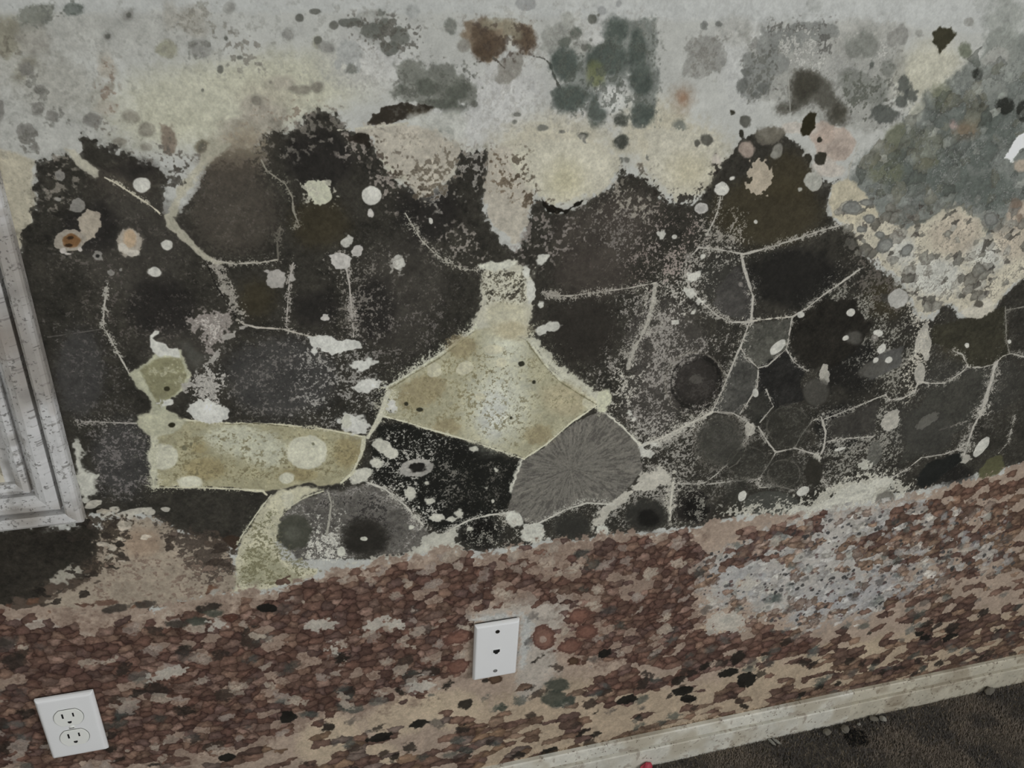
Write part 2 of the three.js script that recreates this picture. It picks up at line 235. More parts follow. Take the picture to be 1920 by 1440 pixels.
[2,[92,92,86],1.9,1.3,0.85,0.3,0.06,408.7,1108.9,5,3.3,1.84,0,[16,16,16],0,0],
[2,[92,92,86],1.9,1.3,0.85,0.3,0.06,375.6,1106,4.1,3.5,2.7,0,[16,16,16],0,0],
[2,[92,92,86],1.9,1.3,0.85,0.3,0.06,419.5,1127,6.1,4.2,3.01,0,[16,16,16],0,0],
[2,[92,92,86],1.7,1.2,0.85,0.3,0.06,245.5,1147.6,3.6,2.8,3.08,0,[16,16,16],0,0],
[2,[92,92,86],1.7,1.2,0.85,0.3,0.06,248.1,1154.9,5.4,2.8,3.13,0,[16,16,16],0,0],
[2,[92,92,86],1.8,1.2,0.85,0.3,0.06,278.1,1141.1,7.4,4,3.12,0,[16,16,16],0,0],
[2,[92,92,86],1.7,1.1,0.85,0.3,0.06,200.4,1165.3,3.5,3.2,3.04,0,[16,16,16],0,0],
[2,[92,92,86],1.6,1.1,0.85,0.3,0.06,188,1199.3,1.7,1.5,-3.13,0,[16,16,16],0,0],
[2,[92,92,86],1.7,1.1,0.85,0.3,0.06,208.5,1181.4,1.7,1.6,3.06,0,[16,16,16],0,0],
[2,[92,92,86],1.6,1.1,0.85,0.3,0.06,166.6,1210,1.1,1,-3.04,0,[16,16,16],0,0],
[2,[131,116,100],13.6,3.1,0.6,0,0.06,443.7,1172.4,17.4,14.9,2.39,0,[16,16,16],0,0],
[2,[120,90,69],6.2,1.9,0.6,0,0.06,441.9,1174.6,8.4,7,2.15,0,[16,16,16],0,0],
[2,[95,98,92],5.1,2.5,0.85,0.2,0.06,444.1,1142,10,8.5,2.59,0,[16,16,16],0,0],
[2,[95,98,92],5.1,2.6,0.85,0.2,0.06,449.7,1128.8,9.7,7.1,2.94,0,[16,16,16],0,0],
[3,[123,120,113],0.3,13.7,0.3,2,[66.2,1258.7,258.5,1266.9,408.1,1263,422.4,1130,207.4,1129.6,62,1171.2]],
[0,[127,126,120],17.1,9.2,0.6,0.6,0.06,0,[501.9,1245.3,553.6,1255.8,702.1,1261.2,730,1223.7,749.5,1143.5,680.8,1136.8,601.8,1148.9,524.4,1172.3]],
[3,[103,102,97],0.4,13,0.6,2,[501.9,1245.3,702.1,1261.2,749.5,1143.5,524.4,1172.3]],
[3,[173,172,166],0.3,12.8,0.8,2,[534.1,1251.9,702.1,1261.2,707.5,1199.2,561.1,1196.3]],
[2,[122,121,116],4.8,3.6,0.8,0.6,0.06,457.5,1228.7,22.3,11.9,3.11,0,[16,16,16],0,0],
[2,[122,121,116],4.8,3.6,0.8,0.6,0.06,456,1208.3,22.6,13.3,3.08,0,[16,16,16],0,0],
[2,[122,121,116],4.8,3.6,0.8,0.6,0.06,470.4,1219.7,19.2,15.9,2.73,0,[16,16,16],0,0],
[2,[145,144,138],8.4,3.6,0.6,0.3,0.06,495.3,1245.1,26.7,16.1,3.07,0,[16,16,16],0,0],
[2,[145,144,138],9,3.8,0.6,0.3,0.06,648.5,1244.6,43.8,22.4,3.08,0,[16,16,16],0,0],
[2,[145,144,138],9.1,3.9,0.6,0.3,0.06,705.2,1252.2,29.9,11.4,3.12,0,[16,16,16],0,0],
[2,[113,114,110],5,3.7,0.85,0.65,0.06,522.5,1212.7,15.9,12.8,2.68,0,[16,16,16],0,0],
[2,[113,114,110],5.1,3.8,0.85,0.65,0.06,528.2,1187,18.4,12.5,2.97,0,[16,16,16],0,0],
[2,[113,114,110],5,3.8,0.85,0.65,0.06,550,1213.4,21.1,13.4,3.02,0,[16,16,16],0,0],
[2,[113,114,110],5,3.8,0.85,0.65,0.06,531.9,1201.5,24.5,19.4,2.21,0,[16,16,16],0,0],
[2,[113,114,110],4.9,3.7,0.85,0.65,0.06,539.2,1230,23.2,15.8,1.98,0,[16,16,16],0,0],
[2,[113,114,110],5,3.7,0.85,0.65,0.06,590.3,1248.3,41.9,11.1,-3.13,0,[16,16,16],0,0],
[2,[113,114,110],5,3.7,0.85,0.65,0.06,564.7,1239.1,21.1,14.2,2.99,0,[16,16,16],0,0],
[2,[87,88,84],3.2,2.5,0.75,0.5,0.06,515.1,1189.7,9.8,7.8,2.17,0,[16,16,16],0,0],
[2,[87,88,84],3.2,2.6,0.75,0.5,0.06,542.1,1187.2,8.7,6.7,2.8,0,[16,16,16],0,0],
[2,[87,88,84],3.1,2.5,0.75,0.5,0.06,517.5,1204,8.3,5.6,3.0,0,[16,16,16],0,0],
[2,[87,88,84],3.2,2.6,0.75,0.5,0.06,537.1,1178.4,8.5,4.7,3.06,0,[16,16,16],0,0],
[2,[87,88,84],2.9,2.3,0.75,0.5,0.06,454.9,1250.1,6,5.1,2.7,0,[16,16,16],0,0],
[2,[87,88,84],2.9,2.4,0.75,0.5,0.06,470.8,1252.3,4.6,2.6,3.1,0,[16,16,16],0,0],
[3,[79,78,74],0.5,8.8,0.9,2,[533.5,1254.6,615.5,1259.2,624.7,1226.7,599.2,1214.6,551.4,1207.7,537.9,1235.5]],
[3,[170,169,163],0.45,6.3,0.9,2,[542.2,1246.7,595.8,1254,610.4,1226.3,588,1202.7,557,1213.5]],
[0,[75,73,66],9.3,4,0.92,0.4,0.06,0,[579.4,1208.3,607.1,1211.9,629.2,1197.7,645.3,1180,663.8,1168,667.8,1149.4,648.3,1143,631.8,1161.5,610.9,1170.4,597.9,1164.2,588.5,1158,579.7,1173,575.2,1196.6]],
[2,[57,55,48],7.8,3.3,0.8,0.3,0.06,600.2,1197.1,18.5,14.3,2.68,0,[16,16,16],0,0],
[2,[57,55,48],7.9,3.3,0.8,0.3,0.06,574.7,1164,13.2,8.3,2.99,0,[16,16,16],0,0],
[2,[57,55,48],8.2,3.4,0.8,0.3,0.06,655.2,1158.7,16.6,12.2,2.29,0,[16,16,16],0,0],
[2,[57,55,48],7.8,3.3,0.8,0.3,0.06,595.3,1188.2,15.5,11.9,2.26,0,[16,16,16],0,0],
[1,[146,145,137],0.5,0,0.5,0.7,0.8,[573.1,1199.5,579.6,1179,586.3,1158]],
[2,[110,111,105],5.2,3.2,0.85,0.4,0.06,669.3,1236.7,19.6,13.4,2.74,0,[16,16,16],0,0],
[2,[110,111,105],5.2,3.2,0.85,0.4,0.06,651.9,1233.3,13.2,10.1,2.47,0,[16,16,16],0,0],
[2,[110,111,105],5.4,3.4,0.85,0.4,0.06,707.4,1211.3,11.7,8.6,2.62,0,[16,16,16],0,0],
[2,[110,111,105],5.5,3.4,0.85,0.4,0.06,696.1,1186.9,23.7,15.3,2.92,0,[16,16,16],0,0],
[2,[110,111,105],5.4,3.4,0.85,0.4,0.06,668.8,1189.4,24.8,18.6,2.6,0,[16,16,16],0,0],
[2,[110,111,105],5.3,3.3,0.85,0.4,0.06,654.9,1198.2,15.6,11.3,2.8,0,[16,16,16],0,0],
[3,[85,86,79],0.45,13.7,1,2,[638.5,1203.8,703.6,1211.2,733,1168.8,707.9,1149.7,667.5,1155.7]],
[2,[73,75,71],3.4,2.8,0.85,0.2,0.06,734.8,1193.7,12.8,9.3,2.43,0,[16,16,16],0,0],
[2,[73,75,71],3.5,2.8,0.85,0.2,0.06,750.8,1181.6,10.7,7.7,2.57,0,[16,16,16],0,0],
[2,[73,75,71],3.5,2.8,0.85,0.2,0.06,738.8,1175.2,11.8,8.2,2.77,0,[16,16,16],0,0],
[2,[73,75,71],3.5,2.8,0.85,0.2,0.06,720.5,1159.3,20.8,11.1,3.02,0,[16,16,16],0,0],
[2,[73,75,71],3.3,2.7,0.85,0.2,0.06,683.7,1216.6,5.1,3.4,2.14,0,[16,16,16],0,0],
[2,[120,119,114],3.3,2,0.8,0.6,0.06,739.2,1252.2,7.9,5,2.93,0,[16,16,16],0,0],
[2,[120,119,114],3.4,2,0.8,0.6,0.06,804.5,1266.1,8.1,5,2.93,0,[16,16,16],0,0],
[2,[120,119,114],3.3,2,0.8,0.6,0.06,715,1249.6,13.7,8.3,2.09,0,[16,16,16],0,0],
[2,[120,119,114],3.3,2,0.8,0.6,0.06,702.1,1243.4,10.1,6.8,2.18,0,[16,16,16],0,0],
[0,[51,49,38],2,2,1,0,0.06,0,[754.3,1252.7,764.7,1260,781.9,1261.8,792.8,1251.6,785.5,1241.9,775.1,1232.1,761.9,1242.4]],
[2,[95,98,85],4.1,2.1,0.9,0,0.06,812,1234.9,12.4,8.6,2.67,0,[16,16,16],0,0],
[0,[103,106,101],10.5,6,0.93,0.35,0.06,0,[812.3,1213.7,830.3,1229.4,835.4,1256.6,856.8,1263.2,898.4,1261.7,968.8,1273.3,1144.4,1001.9,988.9,998.7,955.7,988,898,993.8,840.7,1003.2,787.9,1004.8,746.5,1027.8,708.9,1042.9,690.5,1077.6,694.4,1104.3,716.1,1124,740.4,1146.7,764.6,1169.2,780.6,1191.4]],
[2,[128,130,124],13.7,5.5,0.7,0,0.06,858.2,1269.2,41.4,27.2,2.37,0,[16,16,16],0,0],
[2,[128,130,124],14.3,5.7,0.7,0,0.06,874.7,1221.3,38.8,26.3,2.55,0,[16,16,16],0,0],
[2,[128,130,124],14.3,5.7,0.7,0,0.06,855.3,1208.4,28.8,18.5,2.3,0,[16,16,16],0,0],
[2,[147,148,144],2.7,2,0.6,0,0.06,823,1286.4,20.8,11.1,3.02,0,[16,16,16],0,0],
[2,[147,148,144],2.4,1.8,0.6,0,0.06,589.9,1275.7,11.2,7.4,3.0,0,[16,16,16],0,0],
[2,[145,144,138],4.2,2.8,0.7,0.5,0.06,862.6,1230.3,18.7,10.6,2.96,0,[16,16,16],0,0],
[2,[145,144,138],4.2,2.8,0.7,0.5,0.06,848.2,1225.6,10.5,6.8,2.81,0,[16,16,16],0,0],
[2,[74,79,74],8.7,3.6,0.7,0.3,0.06,800.3,1160,29.1,17.2,2.61,0,[16,16,16],0,0],
[2,[74,79,74],8.7,3.6,0.7,0.3,0.06,829.4,1170,20.9,14.5,2.57,0,[16,16,16],0,0],
[2,[74,79,74],8.8,3.7,0.7,0.3,0.06,800.5,1137.2,24.5,16.5,-2.97,0,[16,16,16],0,0],
[2,[74,79,74],8.9,3.7,0.7,0.3,0.06,853.7,1150.7,35.5,21.2,2.89,0,[16,16,16],0,0],
[2,[74,79,74],9.2,3.8,0.7,0.3,0.06,907.7,1144.3,35.7,23.5,2.64,0,[16,16,16],0,0],
[2,[74,79,74],9.3,3.9,0.7,0.3,0.06,846.1,1082.8,42.3,28.6,2.43,0,[16,16,16],0,0],
[2,[74,79,74],9.1,3.8,0.7,0.3,0.06,778.1,1083.5,43.6,26.3,2.9,0,[16,16,16],0,0],
[2,[74,79,74],9.8,4.1,0.7,0.3,0.06,925.5,1060.3,48.1,27.4,2.88,0,[16,16,16],0,0],
[2,[74,79,74],9.3,3.9,0.7,0.3,0.06,887.1,1110.3,28.9,18.7,2.73,0,[16,16,16],0,0],
[2,[93,94,75],8.5,3.6,0.65,0.3,0.06,796.1,1182.3,21.3,14.8,2.68,0,[16,16,16],0,0],
[2,[93,94,75],8.7,3.6,0.65,0.3,0.06,753.9,1130.5,29.5,21.5,-3.13,0,[16,16,16],0,0],
[2,[93,94,75],8.9,3.7,0.65,0.3,0.06,742.8,1090.6,30.8,19.4,2.88,0,[16,16,16],0,0],
[2,[93,94,75],9,3.7,0.65,0.3,0.06,799.5,1117.3,32.6,22.1,2.73,0,[16,16,16],0,0],
[2,[164,162,148],4.3,2.9,0.7,0,0.06,764,1159.7,15.4,12.1,1.24,0,[16,16,16],0,0],
[2,[38,39,35],2.8,2.1,0.9,0.2,0.06,841.4,1208.1,9.8,6.7,2.48,0,[16,16,16],0,0],
[2,[38,39,35],3,2.2,0.9,0.2,0.06,899.2,1172.1,16.2,9.3,2.92,0,[16,16,16],0,0],
[2,[38,39,35],3,2.3,0.9,0.2,0.06,931.9,1164.6,16.7,9.1,2.2,0,[16,16,16],0,0],
[2,[38,39,35],2.9,2.2,0.9,0.2,0.06,862.9,1173.6,5.5,3.6,2.77,0,[16,16,16],0,0],
[2,[119,101,82],10.5,3.7,0.65,0,0.06,850.9,1140.7,20.8,14,3.07,0,[16,16,16],0,0],
[2,[154,135,129],3,2.2,0.7,0,0.06,828.2,1147.2,8.9,4.9,2.65,0,[16,16,16],0,0],
[6,[[83,87,83],[94,97,93],[110,113,108],[73,76,70],[96,94,82],[104,106,100]],24,20,0.75,0.3,21,0.5,0.12,0,30,[718.1,1117.4,762.4,1175.5,792,1182.2,831.6,1226.4,949.5,1260.4,1119.7,1010.6,985.4,1006.5,935.2,992.6,840.7,1003.2,763.4,1027.4,707.8,1046.4,692.5,1097.7]],
[6,[[74,78,74],[119,121,115],[87,87,77],[134,135,128]],13,11,0.35,0.35,22,0.55,0.1,0,30,[718.1,1117.4,762.4,1175.5,792,1182.2,831.6,1226.4,949.5,1260.4,1119.7,1010.6,985.4,1006.5,935.2,992.6,840.7,1003.2,763.4,1027.4,707.8,1046.4,692.5,1097.7]],
[3,[69,72,69],0.25,15.3,0.5,2,[718.1,1117.4,762.4,1175.5,792,1182.2,831.6,1226.4,949.5,1260.4,1119.7,1010.6,985.4,1006.5,935.2,992.6,840.7,1003.2,763.4,1027.4,707.8,1046.4,692.5,1097.7]],
[3,[139,140,135],0.15,15.3,0.6,1,[718.1,1117.4,762.4,1175.5,792,1182.2,831.6,1226.4,949.5,1260.4,1119.7,1010.6,985.4,1006.5,935.2,992.6,840.7,1003.2,763.4,1027.4,707.8,1046.4,692.5,1097.7]],
[0,[202,203,200],1.6,2.4,1,0,0.02,0,[922.9,1104.6,929.7,1113.6,934.8,1132.2,948.6,1141.1,1002,1151.7,1025.7,1102.6,957.8,1120.5,948.4,1115.6,943.8,1101.6]],
[2,[161,148,133],4,2.4,0.85,0,0.06,959.8,1095.9,12.6,8.6,2.87,0,[16,16,16],0,0],
[2,[161,148,133],4.3,2.6,0.85,0,0.06,994,1025.5,32.4,20.1,2.68,0,[16,16,16],0,0],
[2,[95,83,73],5,3.4,0.8,0.4,0.06,975,1041,15.7,10,2.55,0,[16,16,16],0,0],
[2,[95,83,73],5.1,3.4,0.8,0.4,0.06,992.9,1021.7,10.8,6.7,2.68,0,[16,16,16],0,0],
[0,[47,45,40],7.2,5.9,1,0.75,0.12,0,[-340.7,680.4,-268.1,1015.4,-258.5,1020.5,-254.3,1031.4,-250.9,1041,-242.2,1044.5,-238,1060.4,-232.9,1076,-233.6,1086.4,-231.1,1091.4,-228.9,1106.6,-216.6,1111,-212.4,1116.5,-198.3,1118,-192.2,1113.9,-188.7,1127.9,-183.7,1134.8,-174.3,1135.8,-164.8,1123.9,-152.1,1114.8,-136.4,1108.6,-117.7,1103.3,-111.4,1095.4,-110.4,1084.8,-113.3,1071.3,-118.5,1056.1,-109.5,1054.8,-100.1,1068.4,-85.4,1084.4,-75.3,1104.1,-56.6,1113.5,-40.9,1117.1,-25.2,1119.7,-18.3,1128.1,-18.7,1134.4,9.7,1133.4,11.8,1140.8,18.8,1150.2,29.6,1155.9,40.3,1158.6,50.7,1156.7,58.8,1158.8,66.4,1149.5,71.4,1141.1,87.5,1134.8,90.1,1128.3,95.3,1118.5,100.6,1107.4,106.1,1099,117.4,1091.5,128.8,1081.6,137.5,1069.8,149.3,1063.7,158.2,1066.5,167,1081.1,178.7,1089.7,178.4,1107,182.9,1121.1,196,1116.6,207.8,1119.4,217.5,1114.8,217.8,1077.5,212.8,1064.4,219.6,1047.2,226.5,1031.5,236.3,1024.9,246.7,1009.9,256.7,1005,264.9,1030.4,268.6,1052.3,274.2,1064.5,285.5,1059.4,292.6,1050.5,305.8,1049,321.7,1054.9,331.1,1060.4,344,1063.3,362.8,1074.2,370,1081.6,370.8,1090.8,380.5,1093.8,397.5,1092.4,409.3,1081.1,427.1,1076.4,436.1,1063.6,451.8,1053.6,475.9,1058.3,491.3,1072.4,497.3,1086.4,503.1,1104.1,518.9,1114.6,526.6,1128.9,545.8,1139.4,561.2,1135.2,586.2,1137.7,607.9,1125.2,622.8,1111.2,638.9,1088.2,653.9,1081.4,677,1083.2,670.2,1071.1,667,1054.1,670.2,1036.7,693.6,1025.6,716.4,1017.9,738.8,999,741.4,976.6,767.9,960.4,809.9,939.1,834.4,919.6,852.3,894.2,873.8,872.9,897.8,871.4,903.8,893.7,921.5,896.9,937.2,880.8,976.9,866.4,1002.2,876.9,1007.8,898.8,1017,911.8,1037.3,930.9,1166,960.3,1360.5,585.8,1191.2,586.6,1116.1,577.5,1042.8,565.3,979.1,560.9,938.1,555.8,857.3,546.8,735.2,553.1,657.4,556.4,575.8,545.2,512.5,545,432.4,553.8,381.8,550,314.7,561.1,266.6,556.4,227.2,553.4,195.9,563.6,165.1,583.9,120.3,567,76.2,565.3,33.3,571,6,585,-27.3,601.6,-46.1,619.8,-99.2,615.6,-135.6,634.6,-164,656.1,-185,679.8,-207.2,691.2,-247.3,695.7,-278.5,682.3]],
[2,[129,120,104],23.8,6.2,0.75,0.5,0.06,-46.1,1116.1,30.7,17.8,-3.09,0,[16,16,16],0,0],
[2,[129,120,104],23.7,6.2,0.75,0.5,0.06,-31.9,1130.2,17.4,12.4,-3.03,0,[16,16,16],0,0],
[2,[83,75,66],24.1,6.3,0.6,0.5,0.06,-53.2,1097.5,36,21.4,-3.1,0,[16,16,16],0,0],
[2,[70,65,58],21.8,5.5,0.75,0.3,0.06,-52.7,1053.5,49.7,45.7,0.82,0,[16,16,16],0,0],
[2,[70,65,58],20.2,5,0.75,0.3,0.06,-149.3,1087.9,34.1,20.9,-3.06,0,[16,16,16],0,0],
[2,[62,59,54],21.3,5.3,0.6,0.3,0.06,-154.8,1022.5,64.1,53.6,1.1,0,[16,16,16],0,0],
[2,[62,59,54],25.3,6.3,0.6,0.3,0.06,124.6,968.3,58.9,55.1,1.84,0,[16,16,16],0,0],
[2,[62,59,54],23.9,6,0.6,0.3,0.06,-119,904.9,49.5,39,-3.12,0,[16,16,16],0,0],
[2,[62,59,54],26.3,6.6,0.6,0.3,0.06,111.4,908.8,44.2,34.3,3.0,0,[16,16,16],0,0],
[2,[36,34,32],13.4,4.1,0.8,0.3,0.06,-191.4,1040.4,30.5,26.1,-2.61,0,[16,16,16],0,0],
[2,[36,34,32],14.8,4.6,0.8,0.3,0.06,-139.8,950.7,38.6,35.4,0.71,0,[16,16,16],0,0],
[2,[36,34,32],14.1,4.3,0.8,0.3,0.06,37.2,1107.7,38,32.6,-2.99,0,[16,16,16],0,0],
[2,[36,34,32],15.6,4.8,0.8,0.3,0.06,149.3,1048.8,36.5,35.6,2.23,0,[16,16,16],0,0],
[2,[36,34,32],16.6,5.1,0.8,0.3,0.06,87.2,937.4,39.9,30.6,1.58,0,[16,16,16],0,0],
[2,[36,34,32],16.1,4.9,0.8,0.3,0.06,21.4,941.3,26.4,26,-3.07,0,[16,16,16],0,0],
[2,[36,34,32],13.1,4,0.8,0.3,0.06,-140.4,1098.3,21.8,10.4,-3.11,0,[16,16,16],0,0],
[2,[63,62,61],19.4,5.2,0.7,0.4,0.06,-20.4,856.3,65.9,56.1,3.04,0,[16,16,16],0,0],
[2,[63,62,61],19.2,5.1,0.7,0.4,0.06,-206.5,767.8,58.6,33.6,1.39,0,[16,16,16],0,0],
[2,[63,62,61],17.4,4.6,0.7,0.4,0.06,-230.4,881.1,58.7,25.8,1.37,0,[16,16,16],0,0],
[2,[55,50,37],17.8,4.7,0.75,0.3,0.06,-40.6,957.6,25.3,22.3,1.33,0,[16,16,16],0,0],
[2,[55,50,37],17.2,4.6,0.75,0.3,0.06,33.2,1039.8,33.7,29.3,-3.06,0,[16,16,16],0,0],
[2,[55,50,37],21.7,5.8,0.75,0.3,0.06,583.6,1038.8,85.9,47.1,3.0,0,[16,16,16],0,0],
[2,[55,50,37],21.2,5.7,0.75,0.3,0.06,602.9,1085.3,40.7,30.7,2.68,0,[16,16,16],0,0],
[2,[55,50,37],28.8,7.7,0.75,0.3,0.06,984.2,823.7,66.6,37.3,2.8,0,[16,16,16],0,0],
[2,[55,50,37],25.7,6.8,0.75,0.3,0.06,801.1,911.8,41.4,28.2,2.56,0,[16,16,16],0,0],
[2,[63,58,53],20.2,5.4,0.7,0.3,0.06,356.4,1011.5,62.8,45.7,2.94,0,[16,16,16],0,0],
[2,[63,58,53],20.9,5.6,0.7,0.3,0.06,354.6,964.1,56.8,34.3,3.0,0,[16,16,16],0,0],
[2,[63,58,53],20.1,5.4,0.7,0.3,0.06,393.9,1043.1,42.3,31.8,2.9,0,[16,16,16],0,0],
[2,[43,40,36],19.1,5.9,0.8,0.3,0.06,355,892.5,56.1,47.2,2.29,0,[16,16,16],0,0],
[2,[43,40,36],21.7,6.7,0.8,0.3,0.06,529.8,800.1,55.6,41.3,2.2,0,[16,16,16],0,0],
[2,[29,28,26],20.5,6.3,0.85,0.3,0.06,644.5,950.7,76.4,43.9,2.94,0,[16,16,16],0,0],
[2,[29,28,26],22.3,6.9,0.85,0.3,0.06,703.9,852.6,48.5,34.1,2.33,0,[16,16,16],0,0],
[2,[29,28,26],23.4,7.2,0.85,0.3,0.06,768.3,813.9,65,44.7,2.48,0,[16,16,16],0,0],
[2,[29,28,26],25.1,7.7,0.85,0.3,0.06,791.4,702.9,59.1,39.5,2.41,0,[16,16,16],0,0],
[2,[29,28,26],29.1,9,0.85,0.3,0.06,1047.9,581,51.8,29,2.68,0,[16,16,16],0,0],
[2,[54,53,49],22.7,6.1,0.7,0.3,0.06,533.6,948.5,42.8,33.4,2.5,0,[16,16,16],0,0],
[2,[54,53,49],24.9,6.7,0.7,0.3,0.06,625.5,858.2,38.7,28.6,2.45,0,[16,16,16],0,0],
[2,[54,53,49],30.4,8.1,0.7,0.3,0.06,913.4,689.7,63.6,40.4,2.45,0,[16,16,16],0,0],
[2,[54,53,49],30.6,8.2,0.7,0.3,0.06,1053.9,753.3,86.5,50.6,2.67,0,[16,16,16],0,0],
[2,[54,53,49],29.7,7.9,0.7,0.3,0.06,968.5,760.9,75.1,47,2.51,0,[16,16,16],0,0],
[2,[80,76,72],23.5,6.3,0.5,0.5,0.06,471.5,861.4,76.1,58.2,2.14,0,[16,16,16],0,0],
[2,[80,76,72],24.8,6.6,0.5,0.5,0.06,461.3,772.9,63.2,45.6,2.03,0,[16,16,16],0,0],
[3,[106,102,97],0.3,26.3,0.9,1,[-83.9,918.7,58.2,898.7,60,789.9,18.2,790.5,-90.5,809.4]],
[3,[145,142,136],0.42,20.4,0.9,1,[0.6,896.1,98.3,888.9,95.8,778.3,43.3,780.1,-6.5,796.9]],
[3,[111,106,103],0.35,19.3,0.9,1,[-231.3,817.2,-166.3,806.7,-178.2,726.3,-205.3,702.8,-243.1,719.9,-242.2,772.2]],
[3,[91,85,80],0.14,16.8,0.8,1,[-228.3,1094,-120.4,1049.5,-71,934,-134.4,873,-182.1,883.6,-203,917.4,-258.6,921.4]],
[3,[91,87,84],0.22,17.6,0.8,1,[-248.8,945.1,-201.9,923.6,-177.9,876.7,-181.9,815.5,-241.3,821.8]],
[3,[87,82,76],0.14,16.4,0.7,1,[-109.5,1054.8,-78.6,1097.7,-15.9,1108,6.3,1052.1,-14,1005.6,-79,1008.1]],
[3,[93,89,83],0.16,19.1,0.7,1,[73.3,1050.6,125.4,1037.3,187.1,978.5,214.8,916,97.5,853.3,67.9,911.7]],
[3,[99,94,90],0.3,20.1,0.8,1,[86.8,924,174.9,945.9,189,889.4,110.4,852.2,78.9,869.2]],
[3,[114,109,102],0.34,13.8,0.9,1,[41.8,991.1,101,1001.2,98.5,895.9,36.9,900.3]],
[3,[129,124,116],0.42,9.6,0.9,1,[31,1003.9,62.8,1005.8,61.1,965,35,972.6]],
[3,[150,145,138],0.45,20.6,0.9,1,[393.7,933.9,478.5,958.4,501.9,867.1,570,885.9,582.6,845.2,554.7,755,462,712.3,390.5,771.6,361.3,831,408.7,873.7]],
[3,[162,158,149],0.42,19.3,0.9,1,[439,1022.2,509.9,992.5,565.2,983.4,524.4,956.3,542.6,903.1,473.1,899.8,435.9,946.1]],
[3,[150,145,136],0.5,14.4,0.9,1,[478.9,1041.2,545.5,1039.6,563.6,990.6,494.2,996.6]],
[3,[129,116,110],0.4,18,0.85,1,[399.8,1099.7,448,1055,488.7,1027.6,486.1,958.1,421.1,946.9,393.8,990,428.8,1042.3]],
[3,[126,119,113],0.35,19.6,0.9,2,[266.3,1058.5,312.7,1045,342,1018.5,304.4,986.7,261.3,981.9,253.3,1008.4]],
[3,[144,137,129],0.3,18.9,0.9,2,[137.3,1037,210.9,1028.8,222.1,983.5,186.9,985]],
[3,[121,116,110],0.28,20.1,0.8,1,[328.3,1088.2,415.2,1087.3,458.9,987.5,381.3,976.8,327.8,1025.4]],
[3,[144,141,131],0.42,26.7,0.9,1,[726.3,984.7,829.4,934.3,906.9,872.5,927,764.6,879.3,731.7,807.7,775.3,804.3,845.5,712.2,916.6]],
[3,[127,125,117],0.3,26,0.8,1,[651.8,888.6,733.1,961.9,837.8,909.8,880,787,783,795.2,681.7,837.6]],
[3,[148,145,136],0.45,24.1,0.9,1,[747.2,726.4,872.8,751,950,583.2,809.7,570.7,754.4,629.4]],
[3,[87,85,79],0.2,30.4,0.7,1,[842.1,842.8,1051.9,898.1,1187.1,595.9,950,583.2]],
[3,[151,147,139],0.5,23.4,0.95,1,[393.5,746,556.4,746.1,557.8,645.2,538.8,549,413.6,568.8,392.2,611,462.7,648.3]],
[3,[110,107,101],0.3,24.4,0.85,1,[530.7,748.8,727,800,789,573.7,579.8,573.3]],
[3,[144,140,133],0.45,14.2,0.9,2,[178.1,1123.9,216.9,1115.4,218.6,1071.5,191.1,1071.9,161.3,1048.5,143.3,1066.8]],
[3,[144,136,128],0.5,11.2,0.9,2,[60.3,1134.7,93,1134.8,108.9,1096.1,125.9,1081.7,113.9,1055.6,91.4,1079.2,86.6,1107.5,59.2,1113.1]],
[3,[114,109,101],0.45,7.4,0.8,2,[-18.2,1139.6,61.5,1160.9,71.5,1142.7,15.7,1107.8,-15.9,1108]],
[3,[150,143,132],0.4,10.8,0.6,2,[-215.1,1114,-196.8,1114,-191.3,1093.6,-217,1057.3,-229,1068.1]],
[0,[156,152,138],2.9,2.4,1,0.5,0.06,0,[-201,1121,-190.9,1121,-183.6,1109.9,-173.4,1098.6,-178.4,1091.9,-190,1100.8,-197.4,1110.9]],
[0,[150,146,131],4.2,3.1,1,0.5,0.06,0,[-81.5,1107.3,-64,1128.1,-50.3,1123.9,-72.8,1104.1,-84.3,1084.4,-99.2,1067.8,-108.8,1052.6,-119.6,1048.4,-119.5,1056.1,-110.5,1070.2,-107.5,1084.7,-96.9,1092.6,-90.7,1102.1]],
[3,[66,63,57],0.5,7.2,1,2,[-112.8,1103.3,-87.7,1105.7,-95.4,1084.6,-114.1,1076.7]],
[0,[153,149,134],2.7,2.2,1,0.6,0.06,0,[-121.8,1054,-115.3,1057.1,-111.1,1043.7,-102.3,1032.1,-91.4,1015.6,-78.2,1005.7,-70.4,999.5,-76.1,996.1,-87.5,1003.7,-99.2,1015.9,-112.6,1032.4,-120.6,1041.1]],
[3,[145,140,131],0.72,7,1,1,[-88.6,1003.8,-70.2,1000.7,-67,980.6,-56.2,958.4,-53.1,932.8,-64.9,938.7,-77.4,965.8]],
[1,[187,181,163],0.6,2,0.6,1,0.6,[-169.4,1091.8,-161.5,1087,-150.8,1078.4,-141.3,1070.7,-132,1063,-124.7,1055.1]],
[1,[164,159,147],0.7,2.9,0.5,1,0.7,[-79.6,1003.4,-58.6,998.4,-31.1,999.1,-14.3,1001.4]],
[1,[22,20,18],0.7,0,0.5,0.8,0.7,[-87.2,1002.5,-80.2,975.2,-69.3,949.7,-62.1,933.4]],
[1,[169,163,152],0.7,3.1,0.5,1,0.7,[-62.1,933.4,-57.5,928.6,-43.9,923.2,-15.3,919.3,1.8,912.8,19.2,906.3]],
[1,[129,125,113],0.7,2.8,0.35,1,0.7,[-21.1,1108,-16.9,1097.2,0.5,1083.3,6.5,1069.2,6.5,1055,11.8,1037.5,2.3,1036.5]],
[1,[114,109,99],0.7,3.4,0.5,0.7,0.7,[-8.8,1035.1,-12.7,1020.5,-13.2,1001.4]],
[1,[161,155,147],0.6,3.6,0.45,1,0.7,[2.2,997.1,-3,980.7,-6.7,955.7,-11,922.3]],
